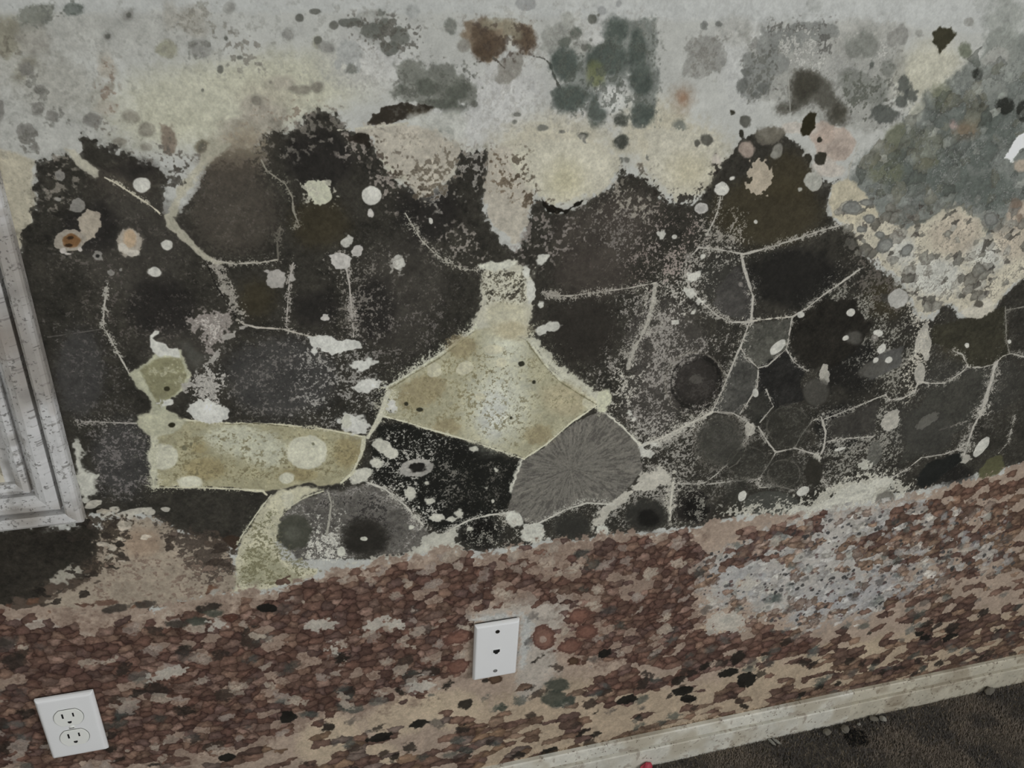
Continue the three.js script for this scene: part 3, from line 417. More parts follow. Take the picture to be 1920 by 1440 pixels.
[1,[161,155,147],0.7,5,0.5,1,0.7,[55.8,1004.2,61.3,971.4,62.7,932.2,63.3,903.9]],
[1,[171,167,157],0.7,2.8,0.45,1,0.7,[-185.7,982.1,-192.6,959.9,-198.3,935.8,-191.8,912.2,-186.9,893.8,-182.1,877]],
[1,[108,103,98],0.3,0,0.5,0.6,0.7,[-252.7,925.9,-226.8,928.4,-200.5,931.6]],
[1,[150,145,138],0.7,6.1,0.45,1,0.7,[-239.8,821.6,-214.9,817.6,-185.1,813]],
[1,[165,161,149],0.6,3.7,0.4,1,0.7,[125.5,1049.4,134.3,1034,143.3,1018.4,158.6,1002.2,174.2,990.7,193.4,981.5,212.6,978.7]],
[0,[158,152,140],4.5,5.1,1,0.7,0.06,0,[60.5,1138.4,87.8,1142.3,121,1145.1,140.6,1146.4,149.1,1140.4,167.5,1135,179.2,1128.4,186.5,1118.3,179.7,1100.1,174,1086.9,164.6,1077,158.2,1065.4,148.1,1063.2,137.5,1071.6,128.2,1081.6,124.8,1092.6,111.7,1095,100.2,1112.9,91.7,1128.3,71.1,1134.7]],
[2,[163,163,156],5.5,3.3,0.8,0,0.06,149.1,1148.6,22.7,8.6,-3.13,0,[16,16,16],0,0],
[2,[163,163,156],5.6,3.4,0.8,0,0.06,177.8,1143.3,17.4,16.4,3.04,0,[16,16,16],0,0],
[3,[95,88,76],0.45,12.8,1,2,[108.9,1096.1,166.5,1118.4,190.1,1112.6,167.1,1066.4,137.4,1064]],
[3,[108,101,91],0.2,9.1,0.8,2,[115.2,1134.9,172.2,1129.5,172.7,1095.6,126,1096]],
[0,[158,152,140],5,5,1,0.6,0.06,0,[218.1,1116.6,231.7,1122.8,262,1125.1,275.7,1088.7,272.4,1063.3,268.4,1046,265.6,1030.4,256.7,1004.4,246.7,1009.9,236.4,1024.3,226.6,1029.6,218.4,1046,212.8,1062,217.8,1077.5]],
[3,[98,87,73],0.5,9.8,1,2,[219.9,1115.4,244.7,1106.7,275.5,1064.5,267.1,1046.1,247,1065,218.4,1077.5]],
[0,[167,163,148],4.4,5.6,1,0.4,0.06,0,[237.8,1121.1,317.3,1135.6,371.5,1112,369.8,1082.8,362.8,1074.2,345.2,1064.5,331,1061,312.1,1052.6,295.7,1052.9,283.9,1063.1,265.1,1076.8,245.3,1094.9]],
[2,[171,165,139],25.1,5,0.8,0,0.06,310.7,1082.3,27.1,24.4,2.43,0,[16,16,16],0,0],
[0,[24,22,18],1.3,1.9,1,0.4,0.06,0,[282,1063.1,292.3,1055.5,312.3,1050.1,325.9,1059.8,336.2,1062.2,331.8,1053.4,312.7,1045,293,1045.5,284.6,1054.4]],
[0,[165,161,147],7.3,6.6,1,0.7,0.06,0,[397.3,1141.7,488.7,1142.2,506.4,1105.3,495.8,1086.4,488.9,1073.7,475.4,1060.9,455.1,1054.8,438.1,1064.2,427.6,1077.7,410.9,1093.5]],
[2,[170,163,140],23.9,5.3,0.7,0,0.06,463,1091.8,31.6,23.3,2.89,0,[16,16,16],0,0],
[3,[96,91,81],0.3,9.2,1,2,[394.8,1111.9,436.9,1080.7,432.9,1061.7,401.6,1087.4]],
[0,[156,146,130],7,8.4,1,0.9,0.06,0,[549.6,1106.4,565.3,1101.8,580.2,1085.5,575.8,1065.8,560.3,1058.1,548.8,1066.3,546.7,1085.9]],
[0,[163,156,137],3,2.3,1,0.2,0.06,0,[667.6,1074.6,689.5,1081,718.9,1063.6,752.6,1034.8,751.1,1013.3,725.8,1014,699.8,1018.3,679.3,1033,668.8,1050.7]],
[0,[166,160,144],5.2,4.3,1,0.4,0.06,0,[708.1,1018.1,744.2,1035,802.8,1011.8,847.5,1032.6,878.9,1042.9,910.4,1031.2,941.4,1000.1,1003.7,1006,1131.8,1026.1,1166,960.3,1036.5,932.6,1014.6,912.8,1006.8,898.9,1001.1,879.6,976.2,868.2,939.2,883.3,921.8,898.5,902.8,896.3,896,881.6,870.1,883.2,850.4,905,832.2,926.2,807.2,947.1,765.4,968.1,743.4,984]],
[2,[168,170,167],17.2,5.2,0.6,0,0.06,872.7,940.2,58.2,30.6,2.92,0,[16,16,16],0,0],
[2,[168,170,167],16.4,4.9,0.6,0,0.06,804.3,981.8,29.7,20.3,2.62,0,[16,16,16],0,0],
[2,[168,170,167],17.4,5.2,0.6,0,0.06,954.5,968.5,40.6,22.4,2.87,0,[16,16,16],0,0],
[2,[155,144,130],13.3,5,0.6,0,0.06,885.8,1001.8,43.5,31.8,2.91,0,[16,16,16],0,0],
[2,[155,144,130],13.9,5.2,0.6,0,0.06,992.3,990.7,44.1,27.5,2.66,0,[16,16,16],0,0],
[6,[[109,108,101],[121,119,112],[92,90,83],[130,128,120]],17,15,0.36,0.6,23,0.8,0.1,0,30,[675.4,1047.1,740.8,1045.7,840.7,1050.9,933.4,1019.4,1109.6,1030.5,1144.9,961.2,1008.4,908.9,994.6,871.3,926.3,896.6,866.9,879.2,821.7,930.7,746.9,972.7]],
[6,[[89,87,80],[108,106,98],[72,69,64]],9,8,0.22,0.5,24,0.85,0.1,0,30,[675.4,1047.1,740.8,1045.7,840.7,1050.9,933.4,1019.4,1109.6,1030.5,1144.9,961.2,1008.4,908.9,994.6,871.3,926.3,896.6,866.9,879.2,821.7,930.7,746.9,972.7]],
[3,[90,86,79],0.2,11.9,0.7,1,[675.4,1047.1,740.8,1045.7,840.7,1050.9,933.4,1019.4,1109.6,1030.5,1144.9,961.2,1008.4,908.9,994.6,871.3,926.3,896.6,866.9,879.2,821.7,930.7,746.9,972.7]],
[2,[112,113,109],1.5,1.5,0.85,0,0.06,707.2,1042.9,16.8,8.9,2.99,0.4,[58,57,53],1.5,0],
[2,[112,113,109],1.5,1.5,0.85,0,0.06,727.3,1049.5,12.5,4.9,3.06,0.4,[58,57,53],1.5,0],
[2,[112,113,109],1.6,1.6,0.85,0,0.06,775.5,990.4,13.3,10.5,-2.97,0.4,[58,57,53],1.6,0],
[2,[112,113,109],1.6,1.6,0.85,0,0.06,813.2,981.5,10.1,8.4,-2.85,0.4,[58,57,53],1.6,0],
[2,[112,113,109],1.6,1.6,0.85,0,0.06,762,1005.6,8.9,5,2.93,0.4,[58,57,53],1.6,0],
[2,[112,113,109],1.5,1.5,0.85,0,0.06,738.1,1028,10.4,6.2,2.91,0.4,[58,57,53],1.5,0],
[2,[112,113,109],1.6,1.6,0.85,0,0.06,730,1013.9,8.6,4.3,3.0,0.4,[58,57,53],1.6,0],
[2,[112,113,109],1.7,1.7,0.85,0,0.06,939.3,1023,14.7,9.4,2.67,0.4,[58,57,53],1.7,0],
[3,[77,72,66],0.55,18.4,1,2,[726.3,984.7,765.4,968.1,832.2,926.2,846.4,884.7,785.6,904.6,729.1,946.8]],
[2,[151,150,142],1.4,1.4,0.95,0,0.06,639.2,1078.3,15.6,10.7,2.56,0,[16,16,16],0,0],
[2,[151,150,142],1.4,1.4,0.95,0,0.06,622.5,1068.5,4,2.6,2.91,0,[16,16,16],0,0],
[2,[153,139,128],2.7,2,0.85,0,0.06,536.2,1117.7,11.6,9.3,2.59,0,[16,16,16],0,0],
[2,[153,139,128],2.8,2.1,0.85,0,0.06,657.5,1124,31.9,21,2.9,0,[16,16,16],0,0],
[2,[153,139,128],2.8,2.1,0.85,0,0.06,634.9,1136.6,20.3,13.4,2.91,0,[16,16,16],0,0],
[2,[132,121,112],5.7,2.8,0.6,0,0.06,664.1,1114.3,15.8,8.9,3.0,0,[16,16,16],0,0],
[2,[162,155,146],4.1,2.7,0.85,0.3,0.06,596,1142.7,22.2,7.4,3.12,0,[16,16,16],0,0],
[2,[162,155,146],4.3,2.9,0.85,0.3,0.06,649.4,1098,19.1,11.5,2.96,0,[16,16,16],0,0],
[2,[162,155,146],4.3,2.9,0.85,0.3,0.06,662.9,1091.3,20.6,9.2,3.06,0,[16,16,16],0,0],
[2,[162,155,146],4.1,2.7,0.85,0.3,0.06,618.2,1142.8,12.4,8.4,2.89,0,[16,16,16],0,0],
[2,[162,155,146],4,2.7,0.85,0.3,0.06,499.3,1105.3,7.5,6,2.7,0,[16,16,16],0,0],
[2,[91,87,78],4,2.7,0.9,0.4,0.06,561.7,1133.3,19.2,11,3.03,0,[16,16,16],0,0],
[2,[91,87,78],4,2.7,0.9,0.4,0.06,571.6,1137.7,13.4,8.5,2.98,0,[16,16,16],0,0],
[0,[38,35,24],1.4,1.4,1,0,0.06,0,[604.2,1139.7,604.2,1153.9,612.7,1163.8,622.5,1160.2,625.4,1144.1,619.2,1133.4,607.3,1133.4]],
[2,[40,38,31],1.4,1.4,0.95,0,0.06,623.9,1107.3,6.8,5.2,2.5,0,[16,16,16],0,0],
[2,[40,38,31],1.4,1.4,0.95,0,0.06,641.8,1105.9,9.1,8.5,2.58,0,[16,16,16],0,0],
[2,[40,38,31],1.4,1.4,0.95,0,0.06,634.7,1129.1,4,3,2.73,0,[16,16,16],0,0],
[2,[40,38,31],1.3,1.3,0.95,0,0.06,508.1,1160.3,5,3.5,2.95,0,[16,16,16],0,0],
[2,[40,38,31],1.3,1.3,0.95,0,0.06,525,1136.3,5,2.8,1.87,0,[16,16,16],0,0],
[2,[74,73,67],2,1.3,0.9,0,0.06,480.8,1128.8,8.7,7,2.73,0,[16,16,16],0,0],
[2,[74,73,67],1.9,1.3,0.9,0,0.06,469.6,1125.2,4.6,3.8,2.33,0,[16,16,16],0,0],
[2,[74,73,67],2,1.3,0.9,0,0.06,527.9,1149.7,8.9,6.9,2.76,0,[16,16,16],0,0],
[2,[126,124,116],2.1,1.4,0.8,0,0.06,578.3,1115.8,9.8,7.7,1.56,0,[16,16,16],0,0],
[2,[126,124,116],2.1,1.4,0.8,0,0.06,575.6,1111.3,5.5,4.2,2.71,0,[16,16,16],0,0],
[1,[147,143,132],0.9,0,0.5,0.6,0.9,[692.4,1124,689.5,1107.7,687.1,1094.4,689.5,1081]],
[1,[168,164,150],1.1,0,0.5,1,1.6,[57.2,1137.9,82.2,1140.1,104.3,1142.4,129.4,1145.2]],
[0,[38,34,29],2.7,2.7,1,0.6,0.06,0,[60.3,1134.7,87.5,1134.8,91.7,1128.3,87.1,1121.2,65.2,1123.9]],
[0,[73,72,66],3.3,2.5,1,0.5,0.12,0,[591.8,886.8,655.5,890.7,658.7,843.5,634.3,820.5,619.6,817.5,595,837.7,583.4,853.2]],
[0,[65,64,60],3.4,2.6,1,0.5,0.12,0,[583.8,851.6,617.9,817.6,624.7,787.3,606.4,744.5,559.3,752.8,573.5,808.8]],
[0,[36,35,33],3.5,2.6,1,0.5,0.12,0,[619.6,817.5,657.8,843.6,700.3,806.5,695.2,785.3,711.4,757.3,665.4,743.8,627.7,774.1]],
[0,[46,45,41],3.6,2.7,1,0.5,0.12,0,[619.2,773.1,643.4,781.3,659.8,748.9,638.9,724,606.4,744.5]],
[0,[34,32,28],5.2,3.4,1,0.7,0.12,0,[656.5,889.8,694.9,917.5,747.2,914.7,798.8,862.7,772.4,830.8,743,807.3,700.3,806.5,662,847.4]],
[0,[50,48,39],5.7,3.8,1,0.5,0.1,0,[900.4,864.4,946.2,870.1,1022.8,886.9,1065.6,806.7,1044.2,789,1019.5,786.3,993.9,786.6,957.1,816.8,905.2,838.3]],
[0,[74,73,70],3.7,2.8,1,0.4,0.08,0,[798.6,789.5,804,802.3,819.9,825.4,856.6,833.1,868.3,798.7,841.2,788.5,819.9,781.4]],
[0,[62,60,57],3.9,3.1,1,0.5,0.1,0,[524,917.9,531.2,941.3,552.6,969.5,569.9,954.2,586.2,923.5,588.9,892.5,551.8,896.4]],
[0,[56,55,50],6.1,5.1,1,0.5,0.1,0,[935.7,754.5,994.7,784.7,1041.6,782.7,1051.3,734.2,1037.7,676.3,963.9,633.8,927.8,617.6,909.9,699.8]],
[0,[54,52,48],4.9,3.9,1,0.6,0.1,0,[759.4,715.8,845.9,744.3,857.2,678.3,771.2,680.3]],
[1,[160,156,147],1.5,5.4,0.5,1,0.9,[557.1,985.1,567.6,961.6,587.1,926.4,592.1,889.2]],
[1,[160,156,147],1.2,4.5,0.45,1,0.9,[557.1,985.1,594.2,993.1,638.7,1005.1,668.4,1014.2,702.9,1021.8]],
[1,[160,156,147],0.9,5.1,0.5,1,0.9,[558.3,986.5,524.8,993.4,494.1,997.3]],
[1,[160,156,147],0.7,3.5,0.5,1,0.8,[512.2,1061.6,512,1043.8,508.7,1030.4,502.3,1013.6]],
[1,[160,156,147],0.6,2.9,0.4,1,0.9,[494.2,996.6,478.6,979.7,480.8,958.3,492.5,943.3]],
[1,[160,156,147],1.2,5.5,0.5,1,0.9,[495.8,937.2,515.9,919.8,538.9,901.8,560.9,891.2,592.1,889.2]],
[1,[178,173,161],0.8,3.3,0.4,1,1,[591.7,890.8,625.8,892.6,654.9,893.1]],
[1,[160,156,147],1.3,4.9,0.4,1,1,[654.9,893.1,673.4,903.1,697.4,923.6,722.3,941,744.7,957.6]],
[1,[160,156,147],0.8,4.2,0.4,1,1,[655.3,891.5,658.2,855.9,657.8,843.6,634.3,820.5,619.6,817.5,595,837.7,583.4,853.2]],
[1,[160,156,147],1.3,9.8,0.6,1,1,[589.8,888.5,585,861.1,583.8,851.6]],
[1,[160,156,147],0.7,3.5,0.4,1,1,[657.8,843.6,677.2,821.2,702.4,805.5]],
[1,[160,156,147],1.4,5.1,0.5,1,1,[583.4,853.2,573.5,808.8,565.6,773,559.3,752.8]],
[1,[160,156,147],1.1,4.4,0.5,1,1.1,[559.3,752.8,594.7,746.6,617.6,732.6,632.7,720.1]],
[1,[160,156,147],0.9,3.5,0.4,1,1,[619.6,817.5,624.7,787.3,619.2,773.1,606.4,744.5]],
[1,[160,156,147],0.7,3.6,0.4,1,1.1,[639.8,781.6,659.1,751.6,642.8,726.3]],
[1,[160,156,147],0.7,4.6,0.45,1,1.1,[631.3,718.5,626.9,697.8,608.8,665.3,589.2,643,571.3,629]],
[1,[160,156,147],1.1,5.6,0.5,1,1.1,[571.3,629,551.9,628.7,520.2,634.9]],
[1,[160,156,147],1,4.8,0.45,1,1.1,[641.8,719.1,664.9,688.8,683.1,669.6,714.6,673.5,740.8,662.6,759.9,655.5]],
[1,[160,156,147],0.8,5.7,0.45,1,1.1,[683.1,669.6,673,641.9,663.3,623.5,624.4,624.7,574.6,625.6]],
[1,[160,156,147],0.8,3.8,0.45,1,1.1,[714.6,673.5,720.8,696.5,732.6,718.6,745.8,724.7]],
[1,[160,156,147],1.2,6.9,0.5,1,1.2,[747.7,724.5,762.9,696.6,768.2,667.1,763.2,650.1,780.1,605.9,800,587.8]],
[1,[160,156,147],0.8,5.9,0.45,1,1.2,[661.8,621.7,669.9,606.7,703.4,604.1,735.3,591.6]],
[1,[160,156,147],0.8,3.8,0.4,1,1.1,[753.5,720.1,801.1,734.8,835.4,747.2,852.8,752.9]],
[1,[160,156,147],0.8,4.9,0.45,1,1.2,[769.8,678.6,807.8,680,857.2,678.3]],
[1,[160,156,147],1.2,5.8,0.45,1,1.2,[852.8,752.9,863.9,742.6,885.5,742.4,906.6,752.5,907.3,770,931.8,765.1,959.4,763.6,982,778.3,993.2,788.5]],
[1,[160,156,147],0.8,4.9,0.4,1,1.2,[954.3,818.8,974.2,811,993.2,788.5,1019.9,785.4,1044.2,789,1054.1,802.1,1068.2,805.6,1103.8,796.3]],
[1,[160,156,147],3.7,10.2,0.6,1,1.2,[1045.2,788.9,1050.6,761.2,1052.2,732.2,1055.1,704.4]],
[1,[160,156,147],1.7,12.9,0.6,1,1.3,[1055.1,704.4,1048.9,675,1050.4,644.2,1052,621]],
[1,[160,156,147],0.9,6.4,0.4,1,1.3,[1042.5,636.8,1009,626.2,964.7,625.4,942.4,605.3,906.9,586.8]],
[1,[160,156,147],0.9,4.4,0.4,1,1.3,[995.3,560.9,1019.1,584.7,1052.9,610.3]],
[1,[112,109,101],0.8,3.9,0.4,1,1.2,[1022.8,886.9,1050.3,827.9,1065.6,806.7]],
[1,[112,109,101],0.8,2.8,0.5,1,1.1,[1025.5,880.7,1063.7,885.4]],
[1,[160,156,147],0.7,4.4,0.4,1,1.3,[1128.9,683.8,1137.2,634.1,1125.5,614.2]],
[1,[126,122,114],0.6,3.1,0.5,1,1.3,[984.7,677,1008.8,682.4,1030.2,687.1]],
[2,[166,162,152],2.7,3.6,0.85,0.8,0.06,627.4,716.2,14.1,9,2.06,0,[16,16,16],0,0],
[2,[166,162,152],3.1,4.1,0.85,0.8,0.06,949.9,695.6,21.5,12.6,-2.58,0,[16,16,16],0,0],
[2,[166,162,152],2.8,3.7,0.85,0.8,0.06,899.6,829.9,29,8.9,1.96,0,[16,16,16],0,0],
[2,[166,162,152],3,4,0.85,0.8,0.06,760.8,648.5,13,6.3,1.97,0,[16,16,16],0,0],
[2,[166,162,152],2.8,3.7,0.85,0.8,0.06,885.6,839.7,27.8,8.3,1.56,0,[16,16,16],0,0],
[2,[166,162,152],3.3,4.4,0.85,0.8,0.06,1055.5,612.1,15.9,9.2,2.62,0,[16,16,16],0,0],
[2,[166,162,152],3,4,0.85,0.8,0.06,878.9,703.1,20.5,17,2.09,0,[16,16,16],0,0],
[2,[166,162,152],2.7,3.6,0.85,0.8,0.06,731.6,799.6,20.6,8.5,1.92,0,[16,16,16],0,0],
[2,[166,162,152],2.9,3.8,0.85,0.8,0.06,905,784.9,22.4,9,2.0,0,[16,16,16],0,0],
[3,[169,164,152],0.62,13,1,1,[837.8,909.8,892.4,873.4,911.7,793.4,899.7,729.7,870.1,787.8,880.7,840]],
[2,[59,58,53],10.8,4.5,0.8,0.6,0.06,582.4,700.2,51.6,36.4,2.18,0.5,[85,82,75],2.7,0],
[2,[49,48,43],13,4.7,0.6,0.7,0.06,693.5,713.5,49,34.2,2.37,0,[16,16,16],0,0],
[2,[49,48,43],13.3,4.7,0.6,0.7,0.06,638.2,654,41.8,29.2,2.53,0,[16,16,16],0,0],
[2,[49,48,43],13.8,4.9,0.6,0.7,0.06,707.7,625.5,46.5,31.5,2.52,0,[16,16,16],0,0],
[2,[49,48,43],13.7,4.9,0.6,0.7,0.06,634,600.6,36.7,24.9,2.19,0,[16,16,16],0,0],
[2,[41,39,34],3,2,0.95,0,0.06,760.7,623.6,29.2,16.1,2.03,0,[16,16,16],0,0],
[2,[67,67,62],5.1,3,0.9,0.4,0.06,696.9,571.3,51.3,24,2.88,0,[16,16,16],0,0],
[2,[68,66,61],4.6,2.7,0.85,0,0.06,726.4,769.2,27.4,18.8,2.32,0,[16,16,16],0,0],
[2,[46,43,40],11.6,4.2,0.85,0.8,0.06,524.9,804.7,42.3,31.5,2.19,0.5,[22,21,19],3.3,0],
[2,[87,84,78],6.6,2.5,0.6,0.6,0.06,525.2,807.1,10.6,7.8,2.66,0,[16,16,16],0,0],
[1,[22,21,19],1.7,0,0,0.6,1.7,[564.6,799.5,565.4,786.7,562.5,775.9,555.8,767.1,546.9,761,536.3,759.5,524.3,761.6,512.4,767.9,502,776.6,493.7,787.5,488.3,800.5,486.4,812.2,487.7,824.3,492.5,833.6,500.1,840.2,509.8,844.3,521,844.2,532,840.9,543.2,833.6,553.2,823.8,560.4,812.4,564.6,799.5]],
[1,[130,125,115],0.5,3.3,0.4,0.5,1.7,[571.9,796.3,572.4,781,569.2,767.5,561.9,756.9,550.5,750.2,536.6,748.1,521.9,751.4,507.5,758.1,495.1,768.8,485.6,782.4,479.2,797.2,476.9,812.2,478.7,825.9,483.9,837.5,492.9,845.6,504.9,849.5,518.3,850,532.8,845.7,546.5,837.4,557.7,825.9,566.3,811.9,571.9,796.3]],
[1,[108,104,96],0.5,3.6,0.5,0.6,1.8,[627.1,696.9,628.6,681.8,625.2,668,618.5,657.5,608.1,651.1,596,648.8,582.2,651.6,568.4,659,555.7,671,546.4,684.2,540.2,699.6,537.6,714.4,538.5,728.6,543.2,739.6,551.7,748.3,562.8,752.5,575.6,752,588.6,747.2,601.5,738.8,612.7,726.8,622,712.2,627.1,696.9]],
[1,[90,87,80],0.4,2.8,0.4,0.5,1.9,[731.3,709.4,732.2,699,729.9,689.8,724.5,681.9,716.2,678.1,705.4,676.5,693.8,678.8,682.4,683.9,672.4,691.7,663.6,702,657.7,711.9,655.1,723.2,656.6,732.1,660.8,740.7,667.5,746.3,676.6,749,687.4,748.8,699.2,744.9,709.7,739.4,719.4,730.2,726.6,720.2,731.3,709.4]],
[1,[90,87,80],0.5,2.8,0.4,0.5,1.9,[673.5,651.5,673.7,642.7,670.8,635.3,665.5,630.1,657.1,626.3,647.1,625.6,636.5,628,625.5,632.4,615.9,639.5,608.9,647.2,603.4,656.5,601.9,664.3,603.8,672.5,607.8,678.6,614.8,683.4,624.3,685.1,634.2,684.9,644.8,681.7,655.1,675.8,663,669.1,669.6,660.7,673.5,651.5]],
[1,[108,104,96],0.5,3,0.4,0.5,2,[736.7,623.7,737.8,615.6,735.7,608.8,731.1,604.4,724.2,601.2,715.8,600.4,706.6,602.6,698.3,605.8,690.2,611.9,683.7,619.8,679.1,627.3,677.2,635.4,678.5,642.1,681.6,648.6,687.1,652.7,694.3,653.8,702.7,653.7,711.9,650.6,720.7,645.6,727.8,639.8,733.6,632.1,736.7,623.7]],
[1,[85,82,75],0.4,2.7,0.4,0.4,1.8,[614.8,696.4,615.4,685.2,613.9,675.1,608.2,668.2,601.2,663.4,592.6,661.6,582.5,663.9,572.7,668.8,564.1,677.4,557,687.5,551.6,698.2,549.6,709.4,551.2,719.1,554.7,727.7,560.3,734.2,568.3,736.9,577.8,736.8,587.1,733.1,596.2,726.8,604.9,718.6,610.6,708,614.8,696.4]],
[2,[88,87,81],4.1,3.1,0.8,0.6,0.06,867.7,645.4,27.5,13.9,1.88,0,[16,16,16],0,0],
[2,[76,74,69],4.4,2.6,0.8,0,0.06,765.4,854.1,16,10.7,2.67,0,[16,16,16],0,0],
[2,[76,74,69],4.6,2.8,0.8,0,0.06,818.3,801.1,29.2,15.8,-3.0,0,[16,16,16],0,0],
[0,[76,75,55],3.4,2.3,1,0,0.06,0,[1104.1,557,1095.9,585.6,1109.2,607.6,1133.6,611.1,1153.3,583.7,1143.6,566.2]],
[0,[30,31,29],3.3,2.2,1,0,0.06,0,[974,569.2,968.6,596.6,986.3,615.4,1042,624.3,1050.8,607.4,1024.8,584,996.5,557.4]],
[2,[55,54,50],6.2,4.1,0.7,0.3,0.06,959.5,674.8,64.4,36.7,2.54,0,[16,16,16],0,0],
[2,[55,54,50],5.1,3.4,0.7,0.3,0.06,801.1,911.8,10.4,7.1,2.56,0,[16,16,16],0,0],
[1,[157,152,142],0.7,5.7,0.5,1,0.9,[294.1,944.2,328.9,941,363.8,944.1,406.5,947.6,442.3,953]],
[1,[168,164,153],2.4,15.1,0.7,0.8,3,[442.8,949.4,442.3,927.6,439.2,903.4,432.5,881.2,423.7,857.2,419.9,833.9]],
[3,[163,159,149],0.7,14.4,1,1,[387.7,796.6,412.7,842.4,444.9,831.9,429.1,776.1,406.3,770]],
[1,[187,184,171],2.3,4.2,0.5,1,1,[388,773.5,418.7,745.9,456.1,707.6]],
[1,[175,171,160],2.1,8.7,0.6,1,1,[456.1,707.6,486.1,716.6,524.6,735.4,559.5,751.9]],
[2,[182,180,171],3.5,5.2,0.95,0.4,0.06,442.6,692.2,21,14.2,1.94,0,[16,16,16],0,0],
[2,[182,180,171],3.4,5.1,0.95,0.4,0.06,418.8,706.7,6.9,5,2.69,0,[16,16,16],0,0],
[2,[182,180,171],3.3,5,0.95,0.4,0.06,437.1,751.6,8.2,6.5,-2.91,0,[16,16,16],0,0],
[2,[182,180,171],3.3,4.9,0.95,0.4,0.06,430.8,763.3,5.1,4,2.59,0,[16,16,16],0,0],
[2,[182,180,171],3.5,5.2,0.95,0.4,0.06,466.3,693.9,12.1,7,2.88,0,[16,16,16],0,0],
[2,[182,180,171],3.5,5.2,0.95,0.4,0.06,455.2,702.4,7.9,6,2.2,0,[16,16,16],0,0],
[2,[182,180,171],3.5,5.2,0.95,0.4,0.06,479.4,705.8,7.1,5.1,2.69,0,[16,16,16],0,0],
[2,[182,180,171],3,4.5,0.95,0.4,0.06,493.5,937.4,11.8,5.4,2.55,0,[16,16,16],0,0],
[2,[182,180,171],3.1,4.6,0.95,0.4,0.06,511.3,923.8,8.6,4.1,2.55,0,[16,16,16],0,0],
[2,[182,180,171],3.1,4.6,0.95,0.4,0.06,502.3,909.3,5.2,4.1,2.44,0,[16,16,16],0,0],
[2,[182,180,171],3.1,4.6,0.95,0.4,0.06,477.3,897.2,5.6,3.7,2.88,0,[16,16,16],0,0],
[2,[182,180,171],2.8,4.2,0.95,0.4,0.06,440,1015.5,3.8,3.2,2.55,0,[16,16,16],0,0],
[2,[182,180,171],2.9,4.4,0.95,0.4,0.06,503.7,985.8,4.9,3.9,2.53,0,[16,16,16],0,0],
[2,[182,180,171],3,4.4,0.95,0.4,0.06,493.7,957.7,12.5,8.4,2.89,0,[16,16,16],0,0],
[0,[168,164,153],8.2,9.1,1,0.7,0.06,0,[465,662,493.2,670.4,516.4,658.1,511.2,637.1,487.1,626.1,461.7,624.8,438.4,609,418.7,597.4,411.3,574.1,397.5,561.4,391.6,577.2,409.1,608.5,435.9,628.4,458.4,648.9]],
[1,[175,171,159],2.3,9.4,0.6,1,1.1,[517.4,636.2,519.5,602.1,522.5,566.8]],
[3,[173,170,158],0.95,16.8,1,2,[599.1,568.3,672.3,574.9,749.4,574.1,803,594.6,840.5,603,890.1,606.8,950,583.2,982.3,551.8,879.7,541.4,819.1,537.4,759.3,535.7]],
[2,[173,171,160],6.4,9.6,0.9,0.8,0.06,855.6,569.5,43,20.9,-3.11,0,[16,16,16],0,0],
[2,[173,171,160],6.4,9.5,0.9,0.8,0.06,818.7,556.7,34,13.5,3.11,0,[16,16,16],0,0],
[2,[173,171,160],6.4,9.6,0.9,0.8,0.06,897.1,585,29.1,12.2,2.9,0,[16,16,16],0,0],
[2,[173,171,160],6.2,9.3,0.9,0.8,0.06,856.1,624.5,15.6,8.6,2.79,0,[16,16,16],0,0],
[2,[173,171,160],6.2,9.4,0.9,0.8,0.06,755,552.3,25.1,7.3,2.95,0,[16,16,16],0,0],
[2,[94,91,84],3.3,2.2,0.9,0,0.06,918.9,549.8,22.2,15.1,2.77,0,[16,16,16],0,0],
[2,[31,30,27],6.9,5.1,1,0.4,0.06,226,589.1,36.7,29.9,2.46,0.4,[72,70,65],2.6,0],
[2,[46,45,41],9,5.4,1,0.4,0.06,362.4,578.9,34.1,25.5,2.59,0.4,[74,72,65],2.7,0],
[2,[46,45,41],9.4,5.6,1,0.4,0.06,482.6,579.9,40.3,29.8,2.41,0.4,[74,72,65],2.8,0],
[2,[35,33,30],8.6,5.8,1,0.4,0.06,559.4,586.4,42.7,29.5,2.14,0.5,[87,84,77],2.9,0],
[2,[21,20,18],7.7,2.9,0.8,0.4,0.06,564.9,580.5,25.3,17.8,2.21,0,[16,16,16],0,0],
[2,[21,20,18],7.5,2.8,0.8,0.4,0.06,485.9,575.4,21.9,16.1,2.46,0,[16,16,16],0,0],
[2,[21,20,18],6.8,2.6,0.8,0.4,0.06,229.7,593.2,20.7,17,2.28,0,[16,16,16],0,0],
[3,[144,141,131],0.35,5.7,0.9,1,[526.1,625.5,570.4,624.2,593.2,550.7,537.9,554.2]],
[3,[144,141,131],0.3,5.2,0.9,1,[202.6,602.2,249,594.8,250.5,561.1,203.4,569]],
[0,[28,28,25],3.9,3.1,1,0.4,0.06,0,[92.5,781,124.6,779.1,215.8,737.4,280.1,704.3,273.1,669.2,263.4,618.8,225.2,612.6,196.5,603.1,172.5,595.8,150.1,615.1,128.4,649.8,100.5,684.1,80.1,695.3,74.2,725,81.8,756.3]],
[3,[175,172,163],0.26,7.7,1,1,[82.5,779.7,149.8,764.5,206.6,733.6,186.6,650.1,150.1,615.1,93.6,685,73.9,716.9]],
[3,[85,82,76],0.25,8.1,1,1,[163.8,746.8,266.8,700.8,255.5,621.9,194.6,621.9,150,664.2]],
[3,[169,166,157],0.55,11.2,0.9,1,[80.1,695.3,128.7,688.7,150.1,615.1,172.6,593,142.7,602.5,107.3,670.3]],
